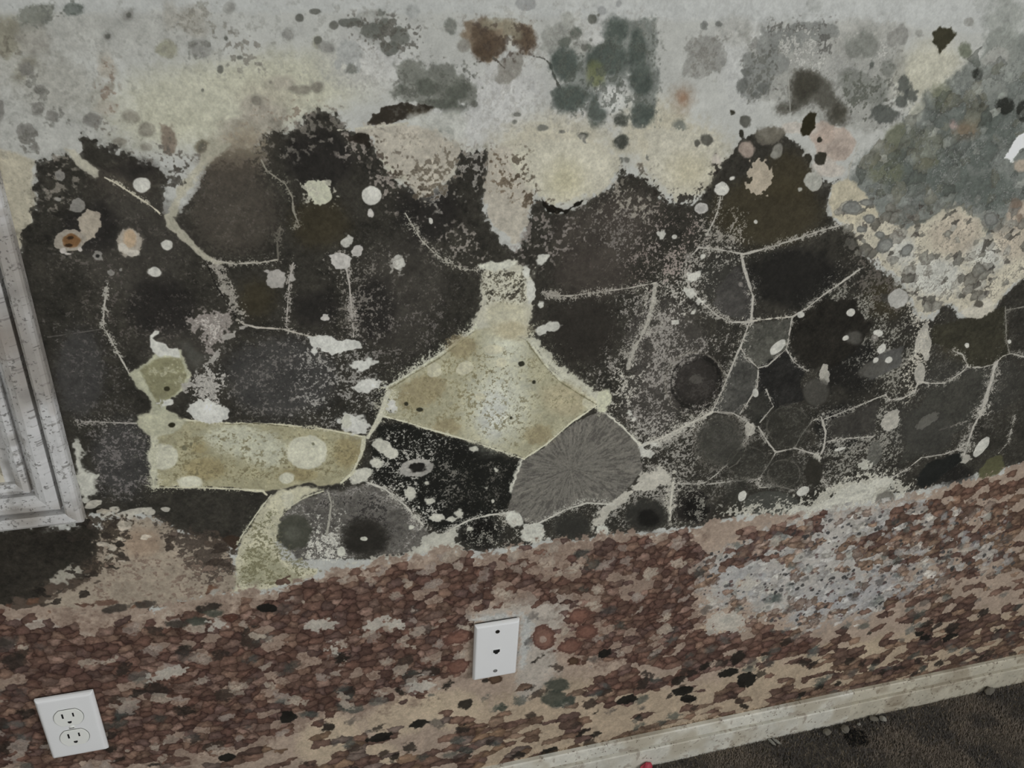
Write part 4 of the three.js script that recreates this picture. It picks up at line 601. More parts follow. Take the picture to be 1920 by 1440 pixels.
[2,[180,178,166],2.2,2.9,0.95,0.35,0.06,95.1,748.3,16.4,9.4,2.36,0,[16,16,16],0,0],
[2,[180,178,166],2.2,3,0.95,0.35,0.06,105,737.5,12.4,9.6,2.87,0,[16,16,16],0,0],
[2,[180,178,166],2.2,3,0.95,0.35,0.06,85,726.1,10.4,8.8,2.75,0,[16,16,16],0,0],
[2,[180,178,166],2.2,3,0.95,0.35,0.06,64.1,708.3,16.2,11.6,-2.79,0,[16,16,16],0,0],
[2,[180,178,166],2.3,3.1,0.95,0.35,0.06,213.9,731,5.2,4.1,2.77,0,[16,16,16],0,0],
[2,[180,178,166],2.4,3.2,0.95,0.35,0.06,154.4,654.8,6.9,5.9,2.5,0,[16,16,16],0,0],
[2,[180,178,166],2.4,3.1,0.95,0.35,0.06,128.5,671.6,10.4,7.1,1.68,0,[16,16,16],0,0],
[2,[180,178,166],2.5,3.3,0.95,0.35,0.06,164.8,626.4,12.1,8,2.86,0,[16,16,16],0,0],
[2,[180,178,166],2.5,3.4,0.95,0.35,0.06,210.3,599.1,5.5,3.6,2.83,0,[16,16,16],0,0],
[2,[180,178,166],2.5,3.3,0.95,0.35,0.06,233.1,665.8,4.6,2.6,2.92,0,[16,16,16],0,0],
[2,[180,178,166],2.5,3.3,0.95,0.35,0.06,183.4,619,7.7,5.3,2.82,0,[16,16,16],0,0],
[2,[180,178,166],2.5,3.3,0.95,0.35,0.06,194.5,629.2,7.5,5.8,1.89,0,[16,16,16],0,0],
[2,[180,178,166],2.4,3.2,0.95,0.35,0.06,244.6,694.9,4.5,3.6,1.97,0,[16,16,16],0,0],
[2,[180,178,166],2.5,3.3,0.95,0.35,0.06,243.1,642,3.8,2.9,1.95,0,[16,16,16],0,0],
[2,[180,178,166],2.3,3.1,0.95,0.35,0.06,150,685.9,3,2.5,2.64,0,[16,16,16],0,0],
[2,[150,147,140],2.3,2.3,0.9,0.5,0.06,135.8,711.4,23,15.1,3.13,0,[16,16,16],0,0],
[2,[25,24,22],2.3,2.3,0.95,0.3,0.06,137.2,712.1,12.5,8.4,3.12,0,[16,16,16],0,0],
[0,[87,84,79],3.9,3.1,1,0.4,0.12,0,[-37.2,664,-14.8,681.7,20.2,690.1,73.2,696.2,100.5,684.1,121.2,652.6,146.4,615.6,159.1,588.7,127.8,571.4,33.5,574.7,-20.4,584.1,-38.7,612.4,-45.6,641.5]],
[3,[147,143,137],0.34,9.4,1,1,[-35.7,665.5,19,691.1,80.1,695.3,150.1,610.5,120.3,568.9,33.5,574.7,-34.6,595.6]],
[3,[41,39,37],0.3,9.4,1,1,[11.9,683.8,79.7,682.7,135.4,612.8,105.8,580.8,6.2,588.6]],
[3,[187,185,175],0.6,10.9,1,1,[3.2,651.1,37.3,654.6,40.6,573.4,-22.1,579.9]],
[2,[66,66,58],3.8,2.3,1,0.2,0.06,-23.7,631.9,29.5,22,1.61,0,[16,16,16],0,0],
[2,[90,90,81],6.1,2.3,0.6,0,0.06,-26.6,629.8,12.3,10.6,1.76,0,[16,16,16],0,0],
[2,[40,38,34],14.4,4.8,1,0.5,0.06,66.1,607.6,37.5,32.7,2.08,0,[16,16,16],0,0],
[2,[178,177,165],1.6,1.6,1,0.4,0.06,66,605.8,5.1,3.5,2.85,0,[16,16,16],0,0],
[2,[178,177,165],1.6,1.6,1,0.4,0.06,128.8,614.8,4.8,4.1,2.19,0,[16,16,16],0,0],
[2,[178,177,165],1.6,1.6,1,0.4,0.06,34.2,588.4,9.1,5.6,1.6,0,[16,16,16],0,0],
[1,[182,179,158],1.2,2.2,0.4,1,0.9,[-48.1,620.1,-47.7,640.1,-41.7,656.3,-25.2,674,-6.7,684.7,16.3,690.7]],
[1,[150,147,136],0.9,3.8,0.5,1,0.9,[22.7,686.4,25.1,669.2,22,648.2,17.1,622.7]],
[1,[175,172,162],1.3,6.3,0.5,1,0.9,[73.2,696.2,94.9,683.1,121.2,652.6,144.9,616.8]],
[1,[175,172,162],1.3,6.7,0.6,1,1,[267.4,618.2,240.2,619.5,209.9,614.9,187.4,604.6,161.3,590.2]],
[0,[166,164,153],7.5,8.4,1,0.7,0.06,0,[146.4,592.6,187.4,609.2,196.6,601.3,191.6,585.2,203.7,559.3,165.3,561.1,127.7,562.9,68.8,559.1,32.8,560.8,40.6,573.4,120.3,568.9]],
[1,[179,177,165],4.3,4.9,0.6,1,3.3,[280.2,702.5,275.5,680.4,270.6,657.9]],
[5,[102,99,92],[72,69,65],352.9,681,[387.4,771.9,421.5,743,451.8,709,464.3,666.7,451.4,645.2,434,624,416.9,613.1,391.6,616.8,367.2,614.6,335.6,605.1,312.3,594.4,292.1,597.5,268.1,618.1,265.2,629.6,272.3,669.3,280.9,704.2,314.3,725.1,349.8,756.7]],
[1,[175,172,162],1.4,7.1,0.5,1,1.1,[310.8,592.7,351.3,611.3,383.2,618.9,425.7,609.9]],
[2,[179,178,168],2.6,3.4,1,0.3,0.06,274.2,607.9,18.7,11.1,2.31,0,[16,16,16],0,0],
[2,[179,178,168],2.7,3.6,1,0.3,0.06,305.6,574.3,19.9,15.8,2.37,0,[16,16,16],0,0],
[2,[179,178,168],2.6,3.5,1,0.3,0.06,298.2,589,8.4,5.5,2.79,0,[16,16,16],0,0],
[2,[179,178,168],2.6,3.5,1,0.3,0.06,307.3,585.6,12,9.1,2.62,0,[16,16,16],0,0],
[2,[179,178,168],2.8,3.7,1,0.3,0.06,414.2,563.7,13,9.3,2.62,0,[16,16,16],0,0],
[2,[179,178,168],2.7,3.6,1,0.3,0.06,270.8,552.8,6.6,3.8,2.86,0,[16,16,16],0,0],
[2,[23,22,20],1.8,1.8,0.9,0,0.06,298.7,557.9,7.6,4.7,2.82,0,[16,16,16],0,0],
[3,[169,165,154],0.55,12.3,1,1,[247.8,623,312.6,589.6,339.2,561,275.4,542.1,250.3,566]],
[0,[169,166,151],5.4,5.4,1,0.6,0.06,0,[207.8,989.3,257.6,989.9,268,981.6,279.5,977.7,283.5,939.9,279.9,911.9,277.7,883.1,208.6,902.3,190.4,882.1,201.8,906.3,211.9,923.2,213.5,953.9,214.6,978.6]],
[0,[178,177,164],2,2,1,0,0.06,0,[207.8,988,231.5,989.7,257.6,989.9,256.7,982,232.1,977.8,209.4,980.1]],
[3,[90,86,73],0.45,6.7,1,1,[215.9,977.2,271.7,974.7,274.2,937,217.5,933.2]],
[3,[54,51,44],0.2,6.7,1,2,[219.2,975.7,268.5,973.5,270.6,940.6,217.3,936.7]],
[2,[168,163,141],8.3,3.5,0.8,0,0.06,248,921,30.6,18.2,3.02,0,[16,16,16],0,0],
[2,[175,174,165],2,2.7,1,0.3,0.06,288.7,990,8.9,6.3,-2.69,0,[16,16,16],0,0],
[2,[175,174,165],2,2.7,1,0.3,0.06,269.8,973.5,9.5,6.6,1.74,0,[16,16,16],0,0],
[2,[175,174,165],2,2.7,1,0.3,0.06,276.7,950.7,16.6,6.7,1.66,0,[16,16,16],0,0],
[2,[175,174,165],2.1,2.8,1,0.3,0.06,290.9,932.5,5.7,4.8,2.71,0,[16,16,16],0,0],
[2,[175,174,165],2.1,2.9,1,0.3,0.06,307.1,901.5,10.3,6.7,-3.01,0,[16,16,16],0,0],
[2,[175,174,165],2.1,2.9,1,0.3,0.06,294.1,898,8.7,7.1,2.75,0,[16,16,16],0,0],
[1,[179,178,160],2.2,9.7,0.55,1,0.8,[209.8,905.8,189,889.4,164.1,871.1,133.2,852.5,102.2,833.1]],
[1,[181,179,160],3,13.6,0.6,1,0.9,[277.7,883.1,298.7,853.9,322.6,826.4,351.1,805.7,385.4,782.9]],
[0,[175,173,157],6.8,6,1,0.6,0.06,0,[273.7,890.7,288.1,883.8,311.4,856.6,337.3,834.6,366.9,813,389.4,794.8,381.5,783.3,351.1,805.7,322.6,826.4,298.7,853.9,276.3,883.2]],
[3,[171,169,155],0.75,8.3,1,1,[208.3,910.8,211.9,902.1,164.8,868.2,102.2,830.9,94,839,130,857.9,159.4,880.8,188.8,896.5]],
[0,[151,147,124],2.2,1.5,1,0,0.06,0,[102.2,832.4,133.2,851.8,164.8,870.3,208.5,903.7,242.1,903.6,275.4,885.4,298.8,853.1,322.7,825.7,351.2,804.9,381.5,783.3,348.1,758.5,312.7,726.1,283.7,707.3,215.7,740.8,147.7,770.3,124.6,781.4,91.5,795]],
[2,[178,178,163],33.1,6,0.9,0,0.06,243.8,794.4,66.3,47.4,1.65,0,[16,16,16],0,0],
[2,[178,178,163],31.4,5.7,0.9,0,0.06,250.2,877.7,37.4,29.8,1.85,0,[16,16,16],0,0],
[2,[180,181,174],19.7,4.5,0.8,0,0.06,237.1,783.1,40.9,20.4,1.51,0,[16,16,16],0,0],
[3,[148,145,128],0.25,10.6,0.7,1,[209.9,858.7,272.5,853.7,293.2,756.9,243.5,720.8,205.7,766.4]],
[2,[160,151,125],12.5,4.7,0.8,0,0.06,335.1,793.5,36.4,22.6,2.65,0,[16,16,16],0,0],
[2,[160,151,125],11.3,4.2,0.8,0,0.06,256,899.1,27.6,14.3,3.03,0,[16,16,16],0,0],
[2,[128,116,88],9.9,4.3,0.6,0.6,0.06,143,823.4,33,22.9,-2.7,0,[16,16,16],0,0],
[2,[128,116,88],9.7,4.2,0.6,0.6,0.06,192.4,882,20.3,17.1,2.82,0,[16,16,16],0,0],
[2,[128,116,88],11.2,4.8,0.6,0.6,0.06,301.6,743.5,23.3,16.4,2.84,0,[16,16,16],0,0],
[2,[128,116,88],10.5,4.5,0.6,0.6,0.06,177.5,769.4,21.2,12.7,2.96,0,[16,16,16],0,0],
[3,[108,101,74],0.32,10.1,0.7,1,[110,830.2,202.3,888.5,245.1,840.8,205.7,766.4,142.9,777.1,96.3,801.4]],
[3,[125,118,93],0.2,10.1,0.6,2,[110,830.2,202.3,888.5,245.1,840.8,205.7,766.4,142.9,777.1,96.3,801.4]],
[3,[104,99,77],0.2,10.6,0.7,1,[202.3,888.5,285.2,875.1,365.9,786.5,288.5,715.3,213.3,749.3]],
[3,[126,120,97],0.14,10.6,0.6,2,[202.3,888.5,285.2,875.1,365.9,786.5,288.5,715.3,213.3,749.3]],
[2,[174,170,149],1.4,1.4,0.95,0,0.06,159.6,852.5,10.6,9.7,2.16,0,[16,16,16],0,0],
[2,[174,170,149],1.4,1.4,0.95,0,0.06,197.9,852.3,12,9.1,-2.87,0,[16,16,16],0,0],
[2,[174,170,149],1.4,1.4,0.95,0,0.06,235.2,875.2,13.8,6.6,3.03,0,[16,16,16],0,0],
[2,[174,170,149],1.4,1.4,0.95,0,0.06,244.4,855.9,8.6,7.3,2.69,0,[16,16,16],0,0],
[2,[174,170,149],1.6,1.6,0.95,0,0.06,369.8,786.1,11.5,9.2,2.55,0,[16,16,16],0,0],
[2,[174,170,149],1.5,1.5,0.95,0,0.06,218.5,808.6,7.2,6,2.7,0,[16,16,16],0,0],
[2,[37,36,27],0.7,0.7,0.9,0,0.06,271.2,852.3,4.4,3.7,2.69,0,[16,16,16],0,0],
[2,[37,36,27],0.7,0.7,0.9,0,0.06,140.9,798.4,4.1,3.1,2.92,0,[16,16,16],0,0],
[2,[37,36,27],0.7,0.7,0.9,0,0.06,124.2,808.5,3.1,2.6,1.82,0,[16,16,16],0,0],
[2,[37,36,27],0.7,0.7,0.9,0,0.06,104.2,799.8,2.7,2.3,2.83,0,[16,16,16],0,0],
[2,[37,36,27],0.7,0.7,0.9,0,0.06,101.9,816,2.6,2.2,2.85,0,[16,16,16],0,0],
[2,[37,36,27],0.8,0.8,0.9,0,0.06,261.3,774.2,2.5,2.1,2.04,0,[16,16,16],0,0],
[2,[37,36,27],0.8,0.8,0.9,0,0.06,289.3,824.7,2.5,2.1,2.12,0,[16,16,16],0,0],
[1,[191,188,167],0.9,2.3,0.4,1,0.9,[91.5,795,124.6,781.4,147.7,770.3,215.7,740.8,283.8,706.4]],
[1,[191,188,167],1,2.4,0.4,1,1,[283.7,707.3,312.7,726.1,348.1,758.5,383.2,782.3]],
[1,[109,105,82],0.4,0,0.5,0.8,0.8,[208.6,900.9,164.8,868.2,133.2,849.6,102.2,830.2]],
[1,[109,105,82],0.5,0,0.5,0.8,0.9,[276.3,883.2,299,850.8,322.9,823.3,351.5,802.4,380.1,782.6]],
[2,[178,177,156],3.2,2.4,1,0.3,0.06,390.8,789.8,15.4,10.5,1.88,0,[16,16,16],0,0],
[2,[178,177,156],3.2,2.4,1,0.3,0.06,390.4,773.3,9.5,4.9,2.96,0,[16,16,16],0,0],
[1,[178,175,158],2.8,11.2,0.6,1,0.8,[90.9,794.3,102.1,827.2]],
[1,[178,175,158],2.3,4.3,0.6,1,0.9,[90.8,792.7,75.5,764.9]],
[0,[145,140,115],2.1,1.4,1,0,0.06,0,[-165.2,806.6,-133.9,813.3,-91.1,804.4,-31.5,795.1,17.9,784.5,46.4,777.5,70.9,767,68.3,749.9,62.1,726.5,50.1,711.7,36.1,698.8,12.8,698.6,0,706.1,-26.4,700.7,-54.2,699.7,-89.2,710.2,-131.5,717.6,-177.5,723.1]],
[2,[169,168,150],16.2,5.4,0.95,0.4,0.06,-70.3,773.9,42.7,22.4,2.9,0,[16,16,16],0,0],
[2,[169,168,150],15.9,5.3,0.95,0.4,0.06,-87,787,29.9,14.8,3.03,0,[16,16,16],0,0],
[2,[169,168,150],16.6,5.5,0.95,0.4,0.06,-47.3,755.9,31.1,23,2.98,0,[16,16,16],0,0],
[2,[128,115,82],10.8,4.1,0.6,0.5,0.06,-122.4,742.1,26.9,19.1,3.01,0,[16,16,16],0,0],
[2,[128,115,82],11.6,4.3,0.6,0.5,0.06,48.2,744.3,23.9,19.7,1.69,0,[16,16,16],0,0],
[2,[128,115,82],11.5,4.3,0.6,0.5,0.06,-12,719.9,25.9,11.2,3.0,0,[16,16,16],0,0],
[2,[128,115,82],10.6,4,0.6,0.5,0.06,-124.5,772.7,11.8,10.4,3.05,0,[16,16,16],0,0],
[3,[100,93,68],0.22,8.4,0.7,1,[-155.1,805.5,68.9,765.6,53.4,711.3,0.3,710.2,-172.4,725.5]],
[3,[113,107,84],0.16,8.4,0.6,2,[-155.1,805.5,68.9,765.6,53.4,711.3,0.3,710.2,-172.4,725.5]],
[2,[177,175,158],2.1,1.4,0.97,0,0.06,0.5,751.7,26,24.5,2.51,0,[16,16,16],0,0],
[2,[177,175,158],2,1.3,0.97,0,0.06,-163.2,764.7,17.9,17.2,1.13,0,[16,16,16],0,0],
[2,[177,175,158],2,1.4,0.97,0,0.06,-138.9,725.6,16.1,10.1,3.0,0,[16,16,16],0,0],
[2,[177,175,158],2.1,1.4,0.97,0,0.06,-26.5,716.2,9.7,8.7,2.77,0,[16,16,16],0,0],
[2,[90,88,71],0.7,0.7,0.8,0,0.06,8.3,763.2,2.3,1.9,1.62,0,[16,16,16],0,0],
[2,[90,88,71],0.6,0.6,0.8,0,0.06,-148,806.9,2.8,2.1,3.07,0,[16,16,16],0,0],
[2,[90,88,71],0.7,0.7,0.8,0,0.06,-138.5,774.4,4.4,3.5,1.42,0,[16,16,16],0,0],
[2,[90,88,71],0.7,0.7,0.8,0,0.06,-130.8,779.4,2.9,2.3,1.42,0,[16,16,16],0,0],
[1,[185,181,158],0.9,2.7,0.4,1,0.8,[-134,812.5,-91.2,803.7,-31.5,795.1,17.9,784.5,70.9,766.2]],
[1,[74,70,50],0.4,0,0.5,0.7,0.8,[-91.4,801.5,-55.6,799.1,-19.4,791.5]],
[1,[185,181,158],1.4,2.8,0.4,1,0.8,[-178.6,723.3,-131.6,716.8,-89.4,708.6,-56.6,700.8,-52.7,694.6]],
[1,[171,169,150],3.1,6.5,0.6,1,1.9,[-166.3,806.7,-173.3,771.1,-179.6,724.9]],
[1,[179,176,155],1.8,3.7,0.5,1,0.9,[70.8,765.4,66.7,742.1,53.5,712.9,39.5,700.8]],
[0,[166,164,143],3.2,2.5,1,0.3,0.06,0,[-182.2,821.1,-166,827.9,-158.7,835.5,-154.1,832.3,-146.7,824.5,-134.1,811.8,-138.3,802.2,-156.6,794.8,-171,794.3,-182.1,807]],
[2,[32,30,19],0.6,0.6,0.9,0,0.06,-148,806.9,3.4,2.9,3.11,0,[16,16,16],0,0],
[0,[163,162,141],3,2.4,1,0.5,0.06,0,[-182.1,877,-170.6,881.3,-155.5,898.5,-143.4,906.7,-124.9,902.1,-121.3,878.6,-117.1,868.1,-129.2,848.7,-145.7,839.8,-153.7,823.1,-161.3,821.8,-164,841.6,-174.3,857.6]],
[0,[122,119,94],3,1.8,1,0.4,0.06,0,[-169.8,879.3,-155.7,893.3,-142.4,894.9,-126.2,892.3,-122.6,868.6,-132.9,851.1,-149.5,836.7,-156.9,832.6,-161.5,846.9,-166.8,863.7]],
[3,[150,147,124],0.35,4.9,1,2,[-166.1,882.3,-126.2,892.3,-124.2,865.3,-150.2,840.3]],
[2,[42,40,27],0.6,0.6,0.9,0,0.06,-146.5,854.4,2.8,2.7,-2.64,0,[16,16,16],0,0],
[0,[180,179,171],1.2,1.2,1,0,0.06,0,[-155.3,921.6,-148.6,926.9,-141,927.7,-144.1,920.9,-151.1,917.5,-145.2,913.3,-138.7,909.6,-136.6,904.9,-127.9,904.2,-126.4,891,-138,894.5,-148,894,-154.6,901,-155.8,910.8]],
[2,[72,69,63],1.2,0.6,0.8,0,0.06,-144.8,915.8,5.7,2.4,-2.78,0,[16,16,16],0,0],
[0,[73,72,66],6,3,0.9,0,0.06,0,[-129,912.1,-117.1,911.3,-107.7,897.5,-98.4,891.5,-111,871,-118,878.3,-122.2,901.9]],
[3,[138,131,125],0.85,6,1,2,[-117.5,936.9,-97.3,945.7,-68.8,944.7,-64.4,933.5,-78.4,918.3,-88.6,902.7,-95.9,888.6,-100.2,908.7,-110.5,919.2]],
[3,[169,163,156],0.4,6,1,1,[-109,939.5,-70.3,940.3,-85,909,-96.9,903.3]],
[0,[144,140,133],5.5,5.5,1,0.9,0.06,0,[-55,925.2,-67.5,914.3,-79.8,905.3,-87.3,889.3,-102.9,877.1,-117.7,863.4,-130.1,841.8,-145.5,832.8,-134.8,849.2,-117.7,871.6,-95.9,888.6,-85,909,-66.5,924]],
[3,[169,165,158],0.6,7.5,1,1,[-125.1,858.6,-92.9,889.7,-81.1,868.5,-91.4,827.5,-122.1,837.6]],
[2,[183,182,175],3.8,5.1,1,0.7,0.06,-107.9,822,19.8,16.9,2.68,0,[16,16,16],0,0],
[2,[183,182,175],3.9,5.2,1,0.7,0.06,-101.4,817.8,15.7,15.1,1.27,0,[16,16,16],0,0],
[2,[183,182,175],3.7,5,1,0.7,0.06,-146.2,836.4,7.9,5.5,3.09,0,[16,16,16],0,0],
[2,[183,182,175],3.2,4.5,1,0.7,0.06,30.8,899.3,19.4,8.8,2.96,0,[16,16,16],0,0],
[2,[183,182,175],3.2,4.5,1,0.7,0.06,51.8,893.7,17.2,8.9,3.06,0,[16,16,16],0,0],
[2,[183,182,175],3.2,4.5,1,0.7,0.06,39.4,889.8,18.3,7.6,3.06,0,[16,16,16],0,0],
[2,[183,182,175],3.2,4.5,1,0.7,0.06,18.1,889.3,5.5,4.8,1.55,0,[16,16,16],0,0],
[2,[183,182,175],4.1,5.5,1,0.5,0.06,79.2,838.9,17.2,10.3,-3.08,0,[16,16,16],0,0],
[2,[183,182,175],4,5.4,1,0.5,0.06,78.9,869.2,8.8,6.4,3.01,0,[16,16,16],0,0],
[2,[183,182,175],4,5.3,1,0.5,0.06,69.3,866.4,12.6,8.5,3.02,0,[16,16,16],0,0],
[2,[183,182,175],4.2,5.6,1,0.5,0.06,56.7,790.2,15,11.6,2.52,0,[16,16,16],0,0],
[2,[183,182,175],4.2,5.6,1,0.5,0.06,48.7,783.4,6.1,5.2,1.68,0,[16,16,16],0,0],
[2,[183,182,175],4.2,5.7,1,0.5,0.06,106.3,808,7.7,6.5,1.78,0,[16,16,16],0,0],
[2,[183,182,175],4.3,5.7,1,0.5,0.06,64.2,781.7,13.2,10.7,2.9,0,[16,16,16],0,0],
[2,[178,177,164],2.1,2.8,1,0.5,0.06,50.3,790.9,10.6,6.4,1.56,0,[16,16,16],0,0],
[2,[175,173,165],0.8,0.8,1,0,0.06,-137.2,1084,8.7,7.6,-2.56,0,[16,16,16],0,0],
[2,[175,173,165],0.8,0.8,1,0,0.06,-122.8,1021.9,6,5.4,0.8,0,[16,16,16],0,0],
[2,[175,173,165],0.8,0.8,1,0,0.06,-138.9,992.9,7.1,5.4,3.01,0,[16,16,16],0,0],
[2,[175,173,165],0.9,0.9,1,0,0.06,89.4,1070.1,11,10.8,1.16,0,[16,16,16],0,0],
[2,[175,173,165],1,1,1,0,0.06,511.8,1070.8,10.4,8.3,2.81,0,[16,16,16],0,0],
[2,[175,173,165],1,1,1,0,0.06,523.8,1083.5,4.1,2.7,-3.01,0,[16,16,16],0,0],
[2,[173,172,154],1.7,2.8,1,0.7,0.06,35.2,1073.3,12.6,12,1.05,0,[16,16,16],0,0],
[2,[173,172,154],1.7,2.8,1,0.7,0.06,27.4,1080.1,7.7,6.7,-2.99,0,[16,16,16],0,0],
[3,[162,159,145],0.5,4.5,1,2,[14.2,1085.9,46.9,1085.5,57.1,1068.3,45.3,1057,20.8,1063.3]],
[2,[169,167,159],1.9,3.1,1,0.6,0.06,115.8,991.2,8.9,8.4,1.8,0,[16,16,16],0,0],
[2,[169,167,159],1.8,3,1,0.6,0.06,60.5,1019.9,6.1,5.8,1.42,0,[16,16,16],0,0],
[2,[169,167,159],1.8,3,1,0.6,0.06,154.1,1040.8,4.8,4.2,3.01,0,[16,16,16],0,0],
[3,[144,141,133],0.5,5,1,2,[106.9,1001,131.1,1000.1,130.9,981,106.5,980.8]],
[2,[150,146,140],2.4,2.9,1,0.7,0.06,-16.6,980.1,11.4,11,-2.53,0,[16,16,16],0,0],
[2,[150,146,140],2.3,2.9,1,0.7,0.06,-26.5,989.2,3.7,3.3,1.29,0,[16,16,16],0,0],
[2,[150,146,140],2.3,2.9,1,0.7,0.06,-20.4,995.6,3.1,2.8,1.28,0,[16,16,16],0,0],
[2,[150,146,140],2.4,3,1,0.7,0.06,-0.3,979.3,4.4,4,1.36,0,[16,16,16],0,0],
[2,[169,165,159],1.9,2.5,1,0.8,0.06,31.9,929.5,5.4,4.6,3.06,0,[16,16,16],0,0],
[2,[169,165,159],1.8,2.4,1,0.8,0.06,51.1,1003.1,12.7,3.1,3.1,0,[16,16,16],0,0],
[2,[169,165,159],1.8,2.4,1,0.8,0.06,53.7,996.9,11.6,9.9,3.12,0,[16,16,16],0,0],
[2,[169,165,159],1.8,2.4,1,0.8,0.06,71.7,1008.5,6.1,5.8,1.51,0,[16,16,16],0,0],
[2,[169,165,159],1.7,2.3,1,0.8,0.06,87.6,1050.2,4.7,4.6,1.39,0,[16,16,16],0,0],
[2,[145,142,137],1,1,1,0,0.06,488.7,1047.6,9.7,7.1,2.87,0.5,[175,173,167],1.4,0],
[2,[171,169,161],0.8,0.8,1,0,0.06,643.1,848,13.7,8.8,-2.38,0,[16,16,16],0,0],
[2,[171,169,161],0.8,0.8,1,0,0.06,749.1,893.8,7.9,5.8,2.9,0,[16,16,16],0,0],
[2,[171,169,161],1.1,1.1,1,0,0.06,1082.5,632.1,19.2,12.5,-1.87,0,[16,16,16],0,0],
[2,[171,169,161],0.9,0.9,1,0,0.06,820.5,832.3,8.2,7.7,-1.83,0,[16,16,16],0,0],
[2,[171,169,161],0.9,0.9,1,0,0.06,816,814.4,5.6,4.5,2.58,0,[16,16,16],0,0],
[2,[171,169,161],0.9,0.9,1,0,0.06,839,812.6,7.2,5.7,2.87,0,[16,16,16],0,0],
[2,[171,169,161],0.8,0.8,1,0,0.06,668.6,895.4,6.1,4.7,2.75,0,[16,16,16],0,0],
[2,[171,169,161],0.9,0.9,1,0,0.06,751.9,854.2,5.7,4.6,3.07,0,[16,16,16],0,0],
[2,[171,169,161],0.7,0.7,1,0,0.06,458.5,1012.2,3.7,2.7,2.89,0,[16,16,16],0,0],
[2,[171,169,161],0.7,0.7,1,0,0.06,568.4,1028.2,3.3,2.5,2.61,0,[16,16,16],0,0],
[2,[171,169,161],0.9,0.9,1,0,0.06,624.4,777,7.6,4.8,2.04,0,[16,16,16],0,0],
[2,[171,169,161],1,1,1,0,0.06,750.6,588.4,11.3,9.6,-3.03,0,[16,16,16],0,0],
[2,[171,169,161],1,1,1,0,0.06,641.8,594.5,10.6,8,1.78,0,[16,16,16],0,0],
[2,[171,169,161],1,1,1,0,0.06,798.6,661.6,10.9,3.2,-3.01,0,[16,16,16],0,0],
[2,[171,169,161],0.9,0.9,1,0,0.06,805.8,858,9.8,5.6,2.85,0,[16,16,16],0,0],
[2,[171,169,161],1,1,1,0,0.06,976.3,826.1,6,3.8,2.55,0,[16,16,16],0,0],
[2,[171,169,161],1,1,1,0,0.06,1057,826.5,5,3.1,2.57,0,[16,16,16],0,0],
[2,[150,148,142],1.3,1.7,1,0,0.06,823,910.6,19.9,13.5,2.57,0,[16,16,16],0,0],
[2,[169,164,151],2.8,3.7,1,0.4,0.06,956,882.3,14.7,8,2.85,0,[16,16,16],0,0],
[2,[169,164,151],2.8,3.7,1,0.4,0.06,977.1,885.3,20.1,14.9,2.95,0,[16,16,16],0,0],
[2,[169,164,151],2.8,3.7,1,0.4,0.06,988.3,891.4,16.4,10.2,2.59,0,[16,16,16],0,0],
[2,[72,68,61],1.8,1.8,0.9,0,0.06,971.6,894.1,9.6,5.5,2.81,0,[16,16,16],0,0],
[2,[150,145,138],0.8,0.8,0.9,0,0.06,564.1,944.9,3.5,2.7,2.51,0.6,[72,68,63],1.5,0],
[2,[150,145,138],0.7,0.7,0.9,0,0.06,481.3,985.9,4.8,3.9,2.53,0.6,[72,68,63],1.4,0],
[2,[150,145,138],0.9,0.9,0.9,0,0.06,802.4,851.5,7.5,5.1,2.51,0.6,[72,68,63],1.8,0],
[0,[154,145,131],2.6,2.6,1,0.8,0.06,0,[-199,1051.5,-190.4,1059.4,-183.7,1056.5,-181.7,1045.6,-189,1032,-199.7,1026.8,-203,1035.2]],
[2,[138,131,120],2.1,2.1,1,0.8,0.06,-211.9,1028.9,14.8,11.9,-2.86,0,[16,16,16],0,0],
[2,[106,79,53],2.1,1.5,1,0.5,0.06,-211,1028.8,8.6,7.3,-2.6,0,[16,16,16],0,0],
[2,[45,34,23],1,1,0.9,0,0.06,-211.3,1032.2,2.9,1.6,-3.1,0,[16,16,16],0,0],
[2,[45,34,23],1,1,0.9,0,0.06,-213.7,1024.5,3.9,1.7,-3.14,0,[16,16,16],0,0],
[2,[169,163,156],1,1.6,1,0.5,0.06,-220.6,1019.2,3.5,2.8,1.07,0,[16,16,16],0,0],
[2,[169,163,156],1,1.6,1,0.5,0.06,-204.9,1019.7,3.5,2.8,1.08,0,[16,16,16],0,0],
[2,[169,163,156],1,1.6,1,0.5,0.06,-215.4,1015.6,4.9,2.2,-3.14,0,[16,16,16],0,0],
[2,[155,147,135],4.3,2.7,1,0.6,0.06,-157.9,1024.8,15,11.7,1.2,0,[16,16,16],0,0],
[2,[166,145,120],2.6,1.6,0.9,0,0.06,-157.2,1029.3,9.1,5.9,1.32,0,[16,16,16],0,0],
[2,[175,169,158],1.1,1.6,1,0.3,0.06,-166.2,1020.6,4.7,3.9,1.09,0,[16,16,16],0,0],
[2,[175,169,158],1.1,1.6,1,0.3,0.06,-156.1,1014.5,6.1,4,-3.09,0,[16,16,16],0,0],
[2,[175,169,158],1.1,1.6,1,0.3,0.06,-162.7,1017.1,3.5,2.9,1.1,0,[16,16,16],0,0],
[2,[130,127,121],2,2,0.85,0.8,0.06,-214.4,1071,4.4,3.5,-2.76,0,[16,16,16],0,0],
[2,[130,127,121],1.9,1.9,0.85,0.8,0.06,-209,1093.8,5.3,4,1.12,0,[16,16,16],0,0],
[2,[130,127,121],2,2,0.85,0.8,0.06,-199,1064.9,7.8,6.3,1.01,0,[16,16,16],0,0],
[2,[130,127,121],2.1,2.1,0.85,0.8,0.06,-190,1012.4,6.2,5.4,-2.58,0,[16,16,16],0,0],
[2,[130,127,121],2.2,2.2,0.85,0.8,0.06,-180.7,993.6,4.8,3.9,1.13,0,[16,16,16],0,0],
